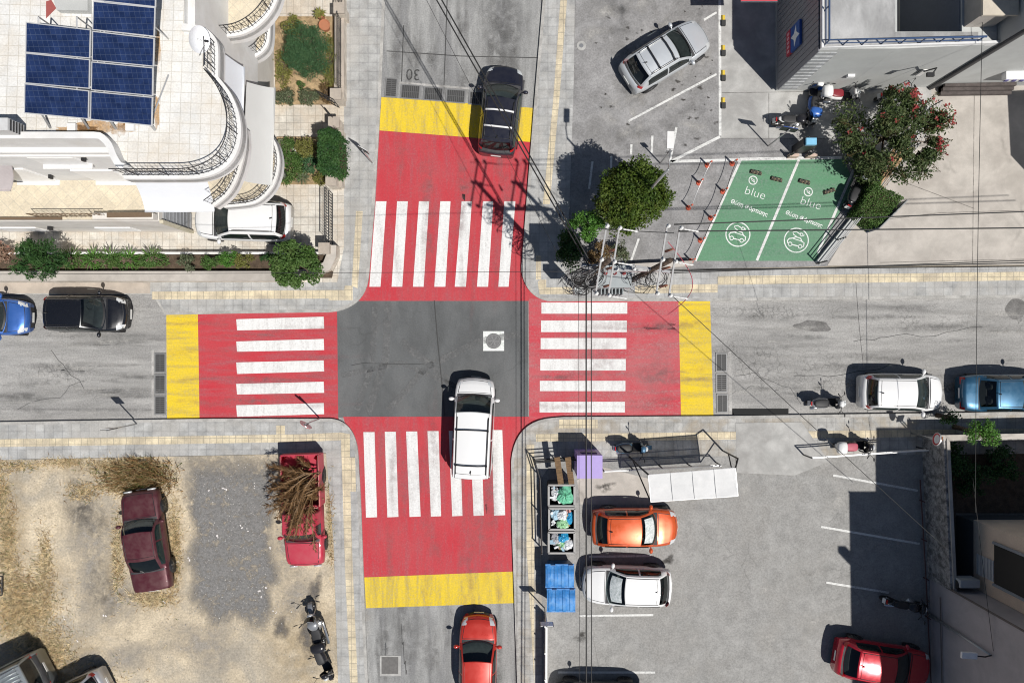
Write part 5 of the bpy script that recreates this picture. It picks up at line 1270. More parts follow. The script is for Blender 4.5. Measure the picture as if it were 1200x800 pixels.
for x, y, w in ((656, 674.5, 'blue-lidded wheeled bin next to the open bins'), (657.5, 703, 'blue-lidded wheeled bin farthest from the open bins')):
    c = P(x, y, 1.2); t = thing('lidded_bin', w, 'rubbish bin', (c.x, c.y, LZ), 0, 'blue lidded bins')
    mb = MB(); lo = [(c.x + a * .5, c.y + b * .42) for a, b in ((-1, -1), (1, -1), (1, 1), (-1, 1))]; hi = [(c.x + a * .62, c.y + b * .5) for a, b in ((-1, -1), (1, -1), (1, 1), (-1, 1))]
    mb.add([(a, b, .28) for a, b in lo] + [(a, b, 1.15) for a, b in hi], [(3, 2, 1, 0), (4, 5, 6, 7), (0, 1, 5, 4), (1, 2, 6, 5), (2, 3, 7, 6), (3, 0, 4, 7)]); mb.build('body', m_lidd, t)
    mb = MB(); mb.grid(lambda u, v: Vector((c.x + lerp(-.64, .64, u), c.y + lerp(-.53, .53, v), 1.17 + .10 * math.sin(math.pi * v) + (.03 if int(u * 16) % 4 in (1, 2) else 0))), 32, 8)
    mb.box((c.x, c.y + .5, 1.17), (1.3, .07, .08)); mb.box((c.x, c.y - .5, 1.17), (1.3, .07, .06)); mb.build('lid', m_lid, t)
    for a in (-.4, .4):
        mb = MB(); mb.tube([(c.x + a, c.y + .5, 1.24), (c.x + a + .2, c.y + .5, 1.24)], .03); mb.build('handle', m_lidd, t)
        for b in (-.35, .35): mb = MB(); mb.tube([(c.x + a, c.y + b - .03, .2), (c.x + a, c.y + b + .03, .2)], .1, 10); mb.build('wheel', m_rubber, t)
# purple clothes container
c = P(691, 546, 1.8); t = thing('clothes_container', 'purple metal collection container at the car park corner', 'container', (c.x, c.y, LZ))
m_pur = plain('purple_paint', (.36, .27, .60), .45, var=.05)
mb = MB(); mb.box((c.x, c.y, .95), (1.08, 1.0, 1.7)); o = mb.build('body', m_pur, t)
mb = MB(); mb.box((c.x, c.y - .02, 1.83), (1.12, 1.02, .06)); mb.build('roof', m_pur, t)
mb = MB(); mb.box((c.x, c.y + .53, 1.35), (.7, .05, .4)); mb.build('chute', plain('purple_dark', (.10, .07, .18), .5), t)
# wooden boards
for x, l in ((653.5, 'brown wooden plank leaning over the bins on the pavement side'), (666, 'brown wooden plank leaning over the bins on the container side')):
    a = P(x - 1, 535, 1.15); b = P(x + 4, 567, 1.4); t = MB(); d = (b - a); M = Matrix.Rotation(math.atan2(d.y, d.x), 3, 'Z')
    t.box(((a.x + b.x) / 2, (a.y + b.y) / 2, 1.32), (d.length, .26, .05), M=M); o = t.build('wooden_plank', m_wood); tag(o, l, 'plank', 'wooden planks')
# white canopy on a steel frame; thin cloth lets some light through
m_can, nt, b_, out_ = newmat('white_canopy_sheet'); k_ = NT(nt); k_.l(k_.mix(k_.ramp(k_.noise(k_.coord(), 1.3, 7, .65), .38, .62), (.62, .625, .63), (.74, .74, .74)), b_.inputs['Base Color']); b_.inputs['Roughness'].default_value = .6
tr_ = k_.n('ShaderNodeBsdfTransparent'); tr_.inputs['Color'].default_value = (.8, .8, .8, 1); mx_ = k_.n('ShaderNodeMixShader'); k_.l(k_.ramp(k_.noise(k_.coord(), 1.2, 4), .3, .7, .12, .20), mx_.inputs[0])
k_.l(b_.outputs[0], mx_.inputs[1]); k_.l(tr_.outputs[0], mx_.inputs[2]); k_.l(mx_.outputs[0], out_.inputs[0])
q = [P(760, 556, 2.6), P(862, 548, 2.6), P(865, 581, 2.5), P(763, 588, 2.5)]
CAN = thing('shade_canopy', 'white sheet canopy on a steel frame at the car park edge', 'canopy', (q[0].x, q[0].y, LZ))
mb = MB(); mb.grid(lambda u, v: q[0].lerp(q[1], u).lerp(q[3].lerp(q[2], u), v) + Vector((0, 0, -.03 * math.sin(math.pi * v))), 14, 5); mb.build('sheet', m_can, CAN, True)
mb = MB()
for u_ in (.25, .5, .75): mb.tube([q[0].lerp(q[1], u_) + Vector((0, 0, .005)), q[3].lerp(q[2], u_) + Vector((0, 0, .005))], .008, 4)
mb.build('seam', m_steel, CAN)
mb = MB()
for a, b in ((0, 1), (1, 2), (2, 3), (3, 0)): mb.tube([q[a] - Vector((0, 0, .05)), q[b] - Vector((0, 0, .05))], .03, 6)
mb.tube([q[0].lerp(q[3], .5) - Vector((0, 0, .06)), q[1].lerp(q[2], .5) - Vector((0, 0, .06))], .025, 6); mb.build('frame', m_whitemetal, CAN)
for a in (q[0], q[1]):
    mb = MB(); f = Vector((a.x - (.4 if a is q[0] else -.2), a.y + .35, LZ)); mb.tube([f, f + Vector((0, 0, 2.2)), a], .04, 6); mb.tube([f + Vector((0, 0, .9)), (q[3] if a is q[0] else q[2]) - Vector((0, 0, .1))], .03, 6); mb.build('post', m_iron, CAN)
# EV charger and its guard posts
c = G(934, 177); t = thing('charging_post', 'black charging post with a light blue top at the head of the green bays', 'charging post', (c.x, c.y, LZ))
mb = MB(); mb.box((c.x, c.y, .75), (.62, .34, 1.3)); mb.build('cabinet', m_black, t); mb = MB(); mb.box((c.x, c.y, 1.48), (.46, .3, .16)); mb.build('top', plain('light_blue_cap', (.22, .52, .75), .4), t)
mb = MB(); mb.box((c.x, c.y, .11), (.8, .5, .06)); mb.build('base', m_conc, t)
mb = MB(); mb.tube([(c.x + .32, c.y, 1.0), (c.x + .45, c.y - .1, .6), (c.x + .34, c.y - .1, .3)], .02); mb.build('cable', m_cable, t)
for x, l in ((926, 'west'), (947, 'east')):
    c = G(x, 185); t = thing('guard_post', 'low pale guard post on the %s side of the charging post' % l, 'bollard', (c.x, c.y, LZ), 0, 'guard posts at the charger')
    mb = MB(); mb.box((c.x, c.y, .3), (.42, .14, .42)); mb.build('block', surf('pinkish_concrete', (.55, .42, .35), .1), t); mb = MB(); mb.tube([(c.x - .17, c.y, .1), (c.x - .17, c.y, .85)], .05, 8); mb.build('post', m_iron, t)
# flexible orange posts
m_or = plain('orange_plastic', (.55, .10, .05), .5)
posts = [(828, 194.5), (818, 215), (806, 244), (857, 192.5), (846, 225), (832, 256), (820, 282), (809, 306)]
wl_ = ['at the north end of the west row', 'in the middle of the west row', 'at the south end of the west row', 'at the north end of the row on the white line', 'second from the north on the white line', 'in the middle of the row on the white line', 'second from the south on the white line', 'at the south end of the row on the white line']
for i, (x, y) in enumerate(posts):
    c = G(x, y); t = thing('flexible_post', 'orange flexible post ' + wl_[i], 'bollard', (c.x, c.y, LZ), 0, 'orange flexible posts beside the bays')
    mb = MB(); mb.cyl((c.x, c.y, LZ), .13, .06, 14, 0, .10); mb.build('base', m_or, t); mb = MB(); mb.tube([(c.x, c.y, .14), (c.x, c.y, .84)], [.05, .04], 10); mb.build('tube', m_or, t)
    mb = MB(); mb.tube([(c.x, c.y, .55), (c.x, c.y, .68)], .047, 10); mb.build('reflective_band', m_shut, t)
for row, l in ((posts[:3], 'white chain hanging between the orange posts of the west row'), (posts[3:], 'dark chain hanging between the orange posts on the white line')):
    mb = MB()
    for a, b in zip(row, row[1:]):
        A, B = G(*a, .8), G(*b, .8); mb.tube([A.lerp(B, t) - Vector((0, 0, .14 * 4 * t * (1 - t))) for t in [i / 8 for i in range(9)]], .016, 5)
    tag(mb.build('chain', m_whitemetal if row is not posts[3:] and len(row) == 3 else m_iron), l, 'chain')
# wheel stops
m_ws = tiles('wheel_stop_stripes', (.30, .24, .14), (.10, .08, .06), (.05, .05, .05), .12, R(20), .02, .2)
def wheel_stop(x, y, rz, label, ln, w, group, stripes=None):
    c = G(x, y); t = thing('wheel_stop', label, 'wheel stop', (c.x, c.y, LZ), R(rz), group); mb = MB()
    mb.add([(-ln / 2, -w / 2, .012), (ln / 2, -w / 2, .012), (ln / 2, w / 2, .012), (-ln / 2, w / 2, .012), (-ln / 2 + .04, -w * .3, .12), (ln / 2 - .04, -w * .3, .12), (ln / 2 - .04, w * .3, .12), (-ln / 2 + .04, w * .3, .12)], [(3, 2, 1, 0), (4, 5, 6, 7), (0, 1, 5, 4), (1, 2, 6, 5), (2, 3, 7, 6), (3, 0, 4, 7)])
    mb.build('block', stripes[0] if stripes else m_ws, t, False, False)
    mb = MB()
    for i in range(3 if not stripes else 1):
        x0 = (-.3 + .3 * i) * ln if not stripes else -.25 * ln
        mb.box((x0, 0, .07), (ln * (.12 if not stripes else .5), w * 1.02, .115))
    mb.build('stripe', stripes[1] if stripes else plain('stop_brown', (.05, .04, .03), .7), t, False, False)
for x, y, r_, l in ((884.5, 203, -12, 'left wheel stop of the west green bay'), (908.5, 211, -14, 'right wheel stop of the west green bay'), (941, 214, -14, 'left wheel stop of the east green bay'), (970, 225, 18, 'right wheel stop of the east green bay, knocked askew')):
    wheel_stop(x, y, r_, 'striped brown ' + l, .58, .17, 'wheel stops in the green bays')
yb = (plain('stop_yellow', (.7, .5, .05), .6), plain('stop_black', (.04, .04, .04), .7))
for y, l in ((26, 'topmost'), (61, 'second from the top'), (90, 'third from the top'), (122, 'lowest')): wheel_stop(846.5, y, 90, l + ' yellow and black wheel stop along the white line', .52, .18, 'yellow and black wheel stops', yb)
# drain grates
def grate(x0, y0, x1, y1, label, z, skew=0):
    a, b = G(x0, y1), G(x1, y0); t = thing('drain_grate', label, 'drain grate', ((a.x + b.x) / 2, (a.y + b.y) / 2, z), R(skew), 'iron drain grates'); dx, dy = b.x - a.x, b.y - a.y
    mb = MB(); mb.sheet([(-dx / 2, -dy / 2), (dx / 2, -dy / 2), (dx / 2, dy / 2), (-dx / 2, dy / 2)], .004); mb.build('pit', m_crack, t, False, False)
    mb = MB(); w = .05
    for c, d in (((0, -dy / 2, .02), (dx + w, w, .03)), ((0, dy / 2, .02), (dx + w, w, .03)), ((-dx / 2, 0, .02), (w, dy - w, .03)), ((dx / 2, 0, .02), (w, dy - w, .03))): mb.box(c, d)
    mb.build('frame', plain('grate_frame', (.25, .25, .25), .6, .3), t, False, False); mb = MB(); n = 9; dd = max(dx, dy); nn_ = int(dd / .085)
    for i in range(nn_):
        u = -.5 + (i + .5) / nn_
        if dx > dy: mb.box((u * dx, 0, .017), (.035, dy - w, .022), R(0))
        else: mb.box((0, u * dy, .017), (dx - w, .035, .022))
    mb.box((0, 0, .019), (dx if dx > dy else .03, .03 if dx > dy else dy, .024)); mb.build('bars', plain('grate_iron', (.13, .13, .13), .6, .3), t, False, False)
for i, (q, l) in enumerate([((452, 92, 465, 114), 'upright drain grate at the kerb end of the yellow band'), ((470, 100, 492, 116), 'first lying drain grate right of the upright one above the yellow band'), ((497, 103, 519, 118), 'second lying drain grate right of the upright one above the yellow band'), ((523, 105.5, 545, 120.5), 'drain grate just left of the dark SUV above the yellow band'), ((550, 108, 572, 123), 'drain grate half under the dark SUV')]): grate(*q, l, .004, -4)
for q, l in (((182, 414, 194, 436), 'top'), ((182, 439, 194, 461), 'middle'), ((182, 464, 194, 485), 'bottom')): grate(*q, l + ' drain grate left of the west yellow band', .008)
for q, l in (((839, 414, 851, 435), 'top'), ((839.5, 438, 851.5, 459), 'middle'), ((840, 462, 852, 483), 'bottom')): grate(*q, l + ' drain grate right of the east yellow band', .008)
mb = MB(); mb.stroke([G(468, 97), G(550, 104)], .1, .0065); mb.stroke([G(179, 410), G(179, 487)], .1, .0095); mb.stroke([G(855, 412), G(856, 486)], .16, .0095); structure('gutter_concrete', mb, surf('gutter_cement', (.40, .39, .375), .2, 2, .9))
# manholes
c = G(578.5, 399.5); t = thing('manhole', 'round manhole set in a white square in the middle of the junction', 'manhole', (c.x, c.y, .008))
mb = MB(); mb.sheet([(-.49, -.46), (.49, -.46), (.49, .46), (-.49, .46)], .005); mb.build('surround', m_mark, t, False, False); mb = MB(); mb.cyl((0, 0, .006), .36, .012, 28); mb.build('cover', plain('manhole_iron', (.16, .16, .16), .6, .3, var=.3, scale=14), t, False, False)
mb = MB(); ring(mb, (0, 0), .3, .03, .021, 24)
for i in range(6): mb.stroke([(.25 * math.cos(i), .25 * math.sin(i)), (-.25 * math.cos(i), -.25 * math.sin(i))], .02, .0205 + i * .0008)
mb.build('ribs', plain('manhole_rib', (.22, .22, .22), .5), t, False, False)
c = G(681, 55); t = thing('manhole', 'small round pale cover at the edge of the north car park', 'manhole', (c.x, c.y, LZ)); mb = MB(); mb.cyl((0, 0, .0), .22, .02, 20); mb.build('surround', m_conc, t, False, False); mb = MB(); mb.cyl((0, 0, .02), .1, .012, 16); mb.build('cover', m_steel, t, False, False)
c = G(457.5, 779.5); t = thing('manhole', 'square dark cover in the lower street beside the pavement', 'manhole', (c.x, c.y, .004)); mb = MB(); mb.box((0, 0, .004), (.98, .96, .006)); mb.build('surround', m_conc, t, False, False); mb = MB(); mb.box((-.02, .02, .011), (.78, .78, .01)); mb.build('cover', plain('cover_dark', (.14, .135, .13), .8, var=.2), t, False, False)
# signs
def sign(label, bx_, by_, h, face, size, rz, z0=.13, shape='rect', back=m_steel, lean=(0, 0)):
    c = G(bx_, by_); t = thing('road_sign', label, 'road sign', (c.x, c.y, z0)); top = Vector((c.x + lean[0], c.y + lean[1], h))
    mb = MB(); mb.tube([(c.x, c.y, z0), top], .03, 8); mb.build('post', m_steel, t, True)
    mb = MB(); M = Matrix.Rotation(R(rz), 3, 'Z')
    def plate(m, r_, off, dz=0):
        n = 24 if shape == 'round' else 4; vs = []
        for s_ in (off, off + .02):
            for i in range(n):
                a = 2 * math.pi * i / n + (math.pi / 4 if shape == 'rect' else 0); k = 1.0 if shape != 'rect' else 1.414
                vs.append(M @ Vector((s_, k * r_[0] * math.cos(a), k * r_[1] * math.sin(a))) + top + Vector((0, 0, -r_[1] * .6 + dz)))
        m.add(vs, [tuple(range(n - 1, -1, -1)), tuple(range(n, 2 * n))] + [(i, (i + 1) % n, n + (i + 1) % n, n + i) for i in range(n)])
    plate(mb, size, .03); o = mb.build('plate', back, t)
    for m_, sc in face:
        mb = MB(); plate(mb, (size[0] * sc[0], size[1] * sc[1]), .055 + .004 * sc[2]); mb.build('face', m_, t)
m_sr = plain('sign_face_red', (.5, .03, .04), .35); m_sb = plain('sign_face_blue', (.03, .10, .40), .35); m_sw = plain('sign_face_white', (.75, .75, .75), .35); m_so = plain('sign_face_orange', (.65, .2, .04), .4)
sign('grey-backed sign board on a thin post on the west pavement', 162, 496, 2.5, [(m_sw, (.92, .92, 0))], (.2, .32), 90, back=m_iron)
sign('round red sign on a post at the southwest corner beside the crossing', 375, 490, 2.3, [(m_sr, (.92, .92, 0)), (m_sw, (.7, .2, 1))], (.3, .3), 235, shape='round')
sign('dark sign on a post beside the clipped column hedge', 437, 192, 2.3, [(m_sw, (.9, .9, 0))], (.25, .25), 60, back=m_iron)
sign('round sign on a post on the pavement behind the white hatchback', 1066, 507, 2.3, [(m_sw, (.95, .95, 0)), (m_sr, (.9, .9, 1)), (m_sw, (.65, .65, 2))], (.3, .3), 170, z0=.13, shape='round')
sign('orange diamond sign beside the round one at the yard wall', 1072, 510, 2.0, [(m_so, (.9, .9, 0))], (.25, .25), 130, shape='diamond')
sign('tall dark sign on the concrete apron beside the black motorcycle', 899, 172, 2.6, [(m_sb, (.9, .9, 0))], (.35, .22), 80, z0=LZ, back=m_iron)
sign('small sign with dark back beside the blue-lidded bins', 638, 711, 2.2, [(m_sw, (.9, .9, 0))], (.3, .25), 90, back=m_iron)
sign('thin sign post with a pale blade by the round tree', 773, 192, 2.0, [(m_sw, (.95, .95, 0))], (.12, .2), 90, z0=LZ)
# street lamps
def lamp(label, bx_, by_, h, arm, z0, headc=m_wall_white):
    c = G(bx_, by_); t = thing('street_lamp', label, 'street lamp', (c.x, c.y, z0)); top = Vector((c.x, c.y, h)); e = top + Vector((arm[0], arm[1], .15))
    mb = MB(); mb.tube([(c.x, c.y, z0), top], [.075, .045], 10); mb.build('pole', plain('lamp_pole', (.42, .43, .44), .4, .5), t, True)
    mb = MB(); mb.tube([top, top.lerp(e, .5) + Vector((0, 0, .12)), e], .028, 8); mb.build('arm', m_iron if headc is not m_wall_white else m_steel, t, True)
    d = Vector((arm[0], arm[1], 0)).normalized(); M = Matrix.Rotation(math.atan2(d.y, d.x), 3, 'Z'); mb = MB(); mb.box(tuple(e + d * .25), (.62, .24, .1), M=M); hd = mb.build('lamp_head', headc, t)
    mb = MB(); mb.box(tuple(e + d * .28 - Vector((0, 0, .06))), (.4, .18, .03), M=M); mb.build('lens', m_lamp, hd)
lamp('tall street lamp rising through the round tree', 741, 245, 7.4, (.02, .75), LZ)
lamp('street lamp with a white head beside the lavender wall', 1086, 718, 4.3, (-.75, .05), LZ, m_shut)

# ---------------------------------------------------------------- power poles
ZP = 10.8
def insul(mb, p, h=.28):
    for i, r_ in enumerate((.045, .065, .045, .065, .035)): mb.cyl((p[0], p[1], p[2] + h * i / 5), r_, h / 5.5, 8)
PA, PB = G(674, 338), G(721, 338)
yv = Vector((.16, 1, 0)).normalized(); xv = Vector((yv.y, -yv.x, 0))
ins_pts = {}
for nm, base, lab_ in (('a', PA, 'wooden power pole nearer the crossing with double crossarms and white insulators'), ('b', PB, 'wooden power pole nearer the green bays with double crossarms and white insulators')):
    t = thing('power_pole', lab_, 'power pole', (base.x, base.y, .13), 0, 'power poles of the transformer station')
    mb = MB(); mb.tube([(base.x, base.y, .1), (base.x, base.y, ZP + .3)], [.12, .085], 12); mb.build('shaft', m_pole, t, True)
    pts = []
    for sg_ in (-1, 1):
        o = Vector((base.x, base.y, ZP)) + xv * .2 * sg_; mb = MB(); M = Matrix.Rotation(math.atan2(yv.y, yv.x), 3, 'Z'); mb.box(tuple(o), (2.15, .05, .08), M=M); mb.build('crossarm', plain('crossarm_grey', (.42, .42, .42), .5, .3), t)
    for u in (-1.05, 0, 1.05):
        for sg_ in (-1, 1):
            p = Vector((base.x, base.y, ZP + .05)) + yv * u + xv * .2 * sg_; mb = MB(); insul(mb, p); mb.build('insulator', m_porc, t, True)
        p = Vector((base.x, base.y, ZP + .1)) + yv * u + xv * .3; mb = MB()
        mb.tube([p + xv * .06 * q_ for q_ in range(9)], [.012, .032, .018, .032, .018, .032, .018, .032, .012], 8); mb.build('strain_insulator', m_porc, t, True)
    mb = MB(); o = Vector((base.x, base.y, 8.6)); M = Matrix.Rotation(math.atan2(xv.y, xv.x), 3, 'Z'); mb.box((base.x, base.y, 8.5), (1.2, .1, .1), M=M); mb.build('lower_crossarm', m_steel, t)
    mb = MB(); r2 = random.Random(3 if nm == 'a' else 5)
    for i in range(44 if nm == 'a' else 24):
        z = r2.uniform(4.5, 9.5); a0 = r2.uniform(0, 6.28); rr_ = r2.uniform(.15, .8); st = Vector((base.x, base.y, z)); pts_ = []
        for j in range(13):
            f = j / 12; a = a0 + f * r2.choice((4.2, 4.6, 3.4)); w = math.sin(math.pi * f) ** .6
            pts_.append(st + Vector((rr_ * w * math.cos(a) - (.35 if nm == 'a' else -.1) * w, rr_ * w * math.sin(a) * .7 - .2 * w, -1.0 * w + .5 * f)))
        mb.tube(pts_, r2.choice((.008, .012, .018)), 5, r2.choice((0, 0, 1)))
    mb.build('cable_loop', [m_cable, plain('cable_grey', (.3, .3, .3), .6)], t, True)
    if nm == 'b':
        mb = MB(); st = Vector((base.x + .1, base.y, 9.5)); pts_ = [st + Vector((.2 + 1.4 * math.sin(math.pi * f) , -1.1 + 2.4 * f - .5, -2.2 * math.sin(math.pi * f))) for f in [j / 14 for j in range(15)]]; mb.tube(pts_, .014, 6); mb.build('cable_loop', plain('red_cable', (.4, .06, .09), .5), t, True)
    for i in range(3):
        p = Vector((base.x, base.y, 9.0)) + yv * (-.6 + .6 * i) + xv * .25; mb = MB(); mb.tube([p, p + Vector((.1, 0, .55))], [.05, .035], 8); mb.build('fuse_cutout', plain('fuse_brown', (.25, .10, .06), .4), t, True)
TR = thing('transformer', 'grey transformer with cooling fins on a platform between the two power poles', 'transformer', (lerp(PA.x, PB.x, .5), PA.y, 4.0))
cx_ = lerp(PA.x, PB.x, .5)
mb = MB(); mb.box((cx_, PA.y, 5.15), (1.35, .85, 1.55)); mb.build('tank', plain('transformer_grey', (.33, .36, .37), .5, .2), TR)
m_fin = plain('transformer_fin', (.3, .33, .34), .5, .2)
for i in range(7):
    for sg_ in (-1, 1): mb = MB(); mb.box((cx_ - .42 + i * .14, PA.y + sg_ * .52, 4.95), (.04, .26, .95)); mb.build('fin', m_fin, TR)
m_bush = plain('bushing_red', (.32, .06, .06), .3)
for i in range(3): mb = MB(); insul(mb, (cx_ - .35 + .35 * i, PA.y + .1, 5.93), .4); mb.build('bushing', m_bush, TR, True)
mb = MB(); mb.box((cx_, PA.y - .25, 4.3), (2.15, .1, .12)); mb.box((cx_, PA.y + .25, 4.3), (2.15, .1, .12))
for i in range(8): mb.box((cx_ - .95 + i * .27, PA.y, 4.37), (.26, 1.3, .03))
mb.build('platform', m_steel, TR)
mb = MB(); mb.box((PA.x - .05, PA.y - .32, 2.6), (.5, .3, .9)); mb.build('meter_box', plain('box_grey', (.45, .48, .48), .5), TR)
CB = thing('crossbeam', 'steel beam joining the two power poles below the crossarms', 'beam', (cx_, PA.y, 8.3)); mb = MB(); mb.box((cx_, PA.y, 8.3), (2.4, .12, .14)); mb.build('beam', m_steel, CB)
for i in range(4): mb = MB(); insul(mb, (cx_ - .9 + .6 * i, PA.y, 8.38), .3); mb.build('insulator', m_porc, CB, True)
def wire(label, a, b, sag=.3, r=.016, n=20):
    A, B = Vector(a), Vector(b); mb = MB(); mb.tube([A.lerp(B, t) - Vector((0, 0, sag * 4 * t * (1 - t))) for t in [i / n for i in range(n + 1)]], r, 5)
    tag(mb.build('power_cable', m_cable, None, True), label, 'cable', 'overhead cables')
def ext(a, b, f): return (a[0] + (b[0] - a[0]) * f, a[1] + (b[1] - a[1]) * f)
def W(label, a, b, z0, z1, sag=.15, r=.016): wire(label, P(*a, z0), P(*b, z1), sag, r)
W('thick cable running up left from the power poles, left one of the close pair', (690, 312), ext((690, 312), (512, 0), 1.6), 7.2, 7.6, .1, .026)
W('thick cable running up left from the power poles, right one of the close pair', (694, 311), ext((694, 311), (518, 0), 1.6), 7.4, 7.8, .1, .026)
W('thin cable running up left over the dark SUV', (664, 318), ext((664, 318), (500, 0), 1.6), 7.0, 7.4, .1, .008)
W('thick cable running straight down from the poles, left one of the pair', (687, 335), (688, 1150), 5.8, 6.0, .1, .03)
W('thick cable running straight down from the poles, right one of the pair', (693, 335), (694, 1150), 5.9, 6.1, .1, .02)
W('thin cable running straight down just left of the thick pair', (678, 335), (681, 1150), 5.7, 6.0, .1, .009)
W('cable running right across the green bays, upper one', (790, 263), (1500, 236), 10.9, 10.8, .1, .02)
W('cable running right across the green bays, second from above', (795, 271), (1500, 263), 10.9, 10.8, .1, .022)
W('cable running right over the pavement beside the green bays, upper one', (780, 320), (1500, 294), 8.3, 8.3, .1, .018)
W('cable running right over the pavement beside the green bays, lower one', (780, 318), (1500, 300), 8.1, 8.1, .1, .02)
W('thin cable running from the poles down right to the lavender building', (785, 344), (1108, 642), 8, 4.2, .1, .013)
W('thin cable crossing left over the north crosswalk to the garden', (690, 318), (-200, 322), 8, 7, .1, .009)
W('thin service cable hanging at the right over the beige forecourt', (1153, -40), (1143, 600), 5.2, 4.6, .1, .012)
W('short thin cable sloping over the east street', (1003, 330), (1012, 430), 6.2, 5.2, .05, .008)
W('thin cable down the lavender wall to the lamp', (1140, 560), (1164, 762), 4.6, 4.3, .02, .009)
W('crossing cable between the two pole tops', (700, 268), (790, 273), 10.95, 10.95, .05, .014)

# ================================================================== VEGETATION
def leaf_quads(mb, pos, size, r2, upb=.5, aspect=.5, mi=0):
    n = Vector((r2.gauss(0, 1), r2.gauss(0, 1), r2.gauss(0, 1) + upb * 2)); n.normalize()
    d = n.cross(Vector((r2.gauss(0, 1), r2.gauss(0, 1), r2.gauss(0, 1)))); d.normalize(); w = n.cross(d) * size * aspect * .5
    p = Vector(pos); mb.add([p - d * size * .5, p + w, p + d * size * .5 - n * size * .12, p - w], [(0, 1, 2, 3)], mi)
def tree(name, label, cat, px, py, zc, r, mat, n, size, trunk_h, seed, zg=.1, clumps=40, cr=.35, aspect=.55, flowers=None, group=None, squash=1.0, trunkr=.12, spread=1.0, up=.5):
    """r = (rx, ry, rz) of the crown in metres; photo position of the crown centre at height zc"""
    r2 = random.Random(seed); c = P(px, py, zc); t = thing(name, label, cat, (c.x, c.y, zg), 0, group)
    mb = MB(); base = Vector((c.x, c.y, zg)); fork = Vector((c.x + r2.uniform(-.1, .1), c.y + r2.uniform(-.1, .1), max(zg + .15, zc - r[2] * .55)))
    mb.tube([base, base.lerp(fork, .5) + Vector((r2.uniform(-.05, .05), 0, 0)), fork], [trunkr, trunkr * .8, trunkr * .65], 8)
    cl = []
    for i in range(clumps):
        th = math.acos(r2.uniform(-.55, 1)); ph = r2.uniform(0, 6.2832); k = r2.uniform(.62, .95) * (1 if i % 6 else .4)
        p = c + Vector((r[0] * k * math.sin(th) * math.cos(ph), r[1] * k * math.sin(th) * math.sin(ph), r[2] * k * math.cos(th)))
        cl.append((p, cr * r2.uniform(.6, 1.35)))
    for i in range(0, clumps, max(1, clumps // 14)):
        p = cl[i][0]; q = fork.lerp(p, .5) + Vector((r2.uniform(-.1, .1), r2.uniform(-.1, .1), .1)); mb.tube([fork, q, p], [trunkr * .45, trunkr * .28, trunkr * .1], 5)
    mb.build('trunk', m_bark, t, True)
    mb = MB()
    for i in range(n):
        p, q = cl[int(r2.random() ** .9 * clumps) % clumps]; v = Vector((r2.gauss(0, 1), r2.gauss(0, 1), r2.gauss(0, 1))).normalized() * q * (r2.random() ** .4)
        v.z *= squash; z = p + v
        if z.z < zg + .03: z.z = zg + .03 + r2.random() * .1
        leaf_quads(mb, z, size * r2.uniform(.6, 1.4), r2, up, aspect)
    mb.build('crown', mat, t)
    if flowers:
        mb = MB()
        for i in range(flowers[1]):
            p, q = r2.choice(sorted(cl, key=lambda e_: -e_[0].x - .6 * e_[0].y)[:clumps // 3]) if i % 4 else cl[r2.randrange(clumps)]; v = Vector((r2.gauss(0, .5), r2.gauss(0, .5), abs(r2.gauss(0, .6)))) * q + Vector((0, 0, q * .6))
            for j in range(7): leaf_quads(mb, p + v + Vector((r2.uniform(-.1, .1), r2.uniform(-.1, .1), r2.uniform(-.05, .06))), flowers[2] * r2.uniform(.7, 1.3), r2, .6, .7)
        mb.build('flowers', flowers[0], t)
    return t, cl
m_l1 = leafmat('leaf_olive_green', (.042, .085, .012), (.098, .145, .02), (.17, .15, .028), .35, 2.2, .2)
m_l2 = leafmat('leaf_bright_green', (.07, .19, .03), (.12, .26, .045), None, 0, 3)
m_l3 = leafmat('leaf_dark_green', (.03, .085, .025), (.06, .135, .035), None, 0, 3)
m_l4 = leafmat('leaf_mid_green', (.065, .14, .03), (.12, .20, .055), (.19, .21, .09), .25, 3)
m_l5 = leafmat('leaf_flowering', (.05, .085, .028), (.105, .14, .05), (.19, .13, .07), .4, 3)
m_l6 = leafmat('leaf_blue_green', (.05, .125, .055), (.09, .175, .075), None, 0, 4)
m_l7 = leafmat('leaf_yellow_green', (.17, .18, .045), (.25, .24, .07), (.25, .18, .07), .4, 3)
m_l8 = leafmat('leaf_grey_green', (.10, .13, .07), (.17, .19, .11), None, 0, 4)
m_fl = leafmat('flower_crimson', (.42, .05, .06), (.33, .08, .07), (.50, .20, .18), .5, 6)
m_br = leafmat('leaf_brown_dry', (.16, .10, .045), (.22, .15, .07), (.12, .12, .04), .4, 4)
tree('round_tree', 'big round dense olive green tree beside the power poles', 'tree', 741, 230, 3.3, (1.5, 1.5, 1.25), m_l1, 30000, .11, 1.6, 11, LZ, 150, .36, .55, trunkr=.16)
tree('shrub', 'bright green shrub left of the big round tree', 'shrub', 689, 265, 1.6, (.78, .66, .6), m_l2, 3500, .10, .6, 12, LZ, 28, .28)
tree('shrub', 'dark green bush at the corner in the shade of the power poles', 'shrub', 667, 292, 1.2, (.62, .9, .55), m_l3, 3000, .11, .5, 13, LZ, 26, .28)
tree('shrub', 'low brownish shrub at the foot of the power poles', 'shrub', 704, 300, .8, (.55, .6, .35), m_br, 1500, .09, .3, 14, LZ, 18, .22)
tree('shrub', 'small greyish shrub right of the power pole crossarms', 'shrub', 727, 293, .7, (.4, .45, .35), m_l8, 1000, .08, .3, 15, LZ, 14, .2)
FT, cl = tree('flowering_tree', 'spreading tree with crimson flowers beside the beige forecourt', 'tree', 1046, 158, 2.1, (2.6, 2.1, 1.1), m_l5, 12500, .15, 1.1, 21, LZ, 75, .42, .42, (m_fl, 52, .12), trunkr=.12)
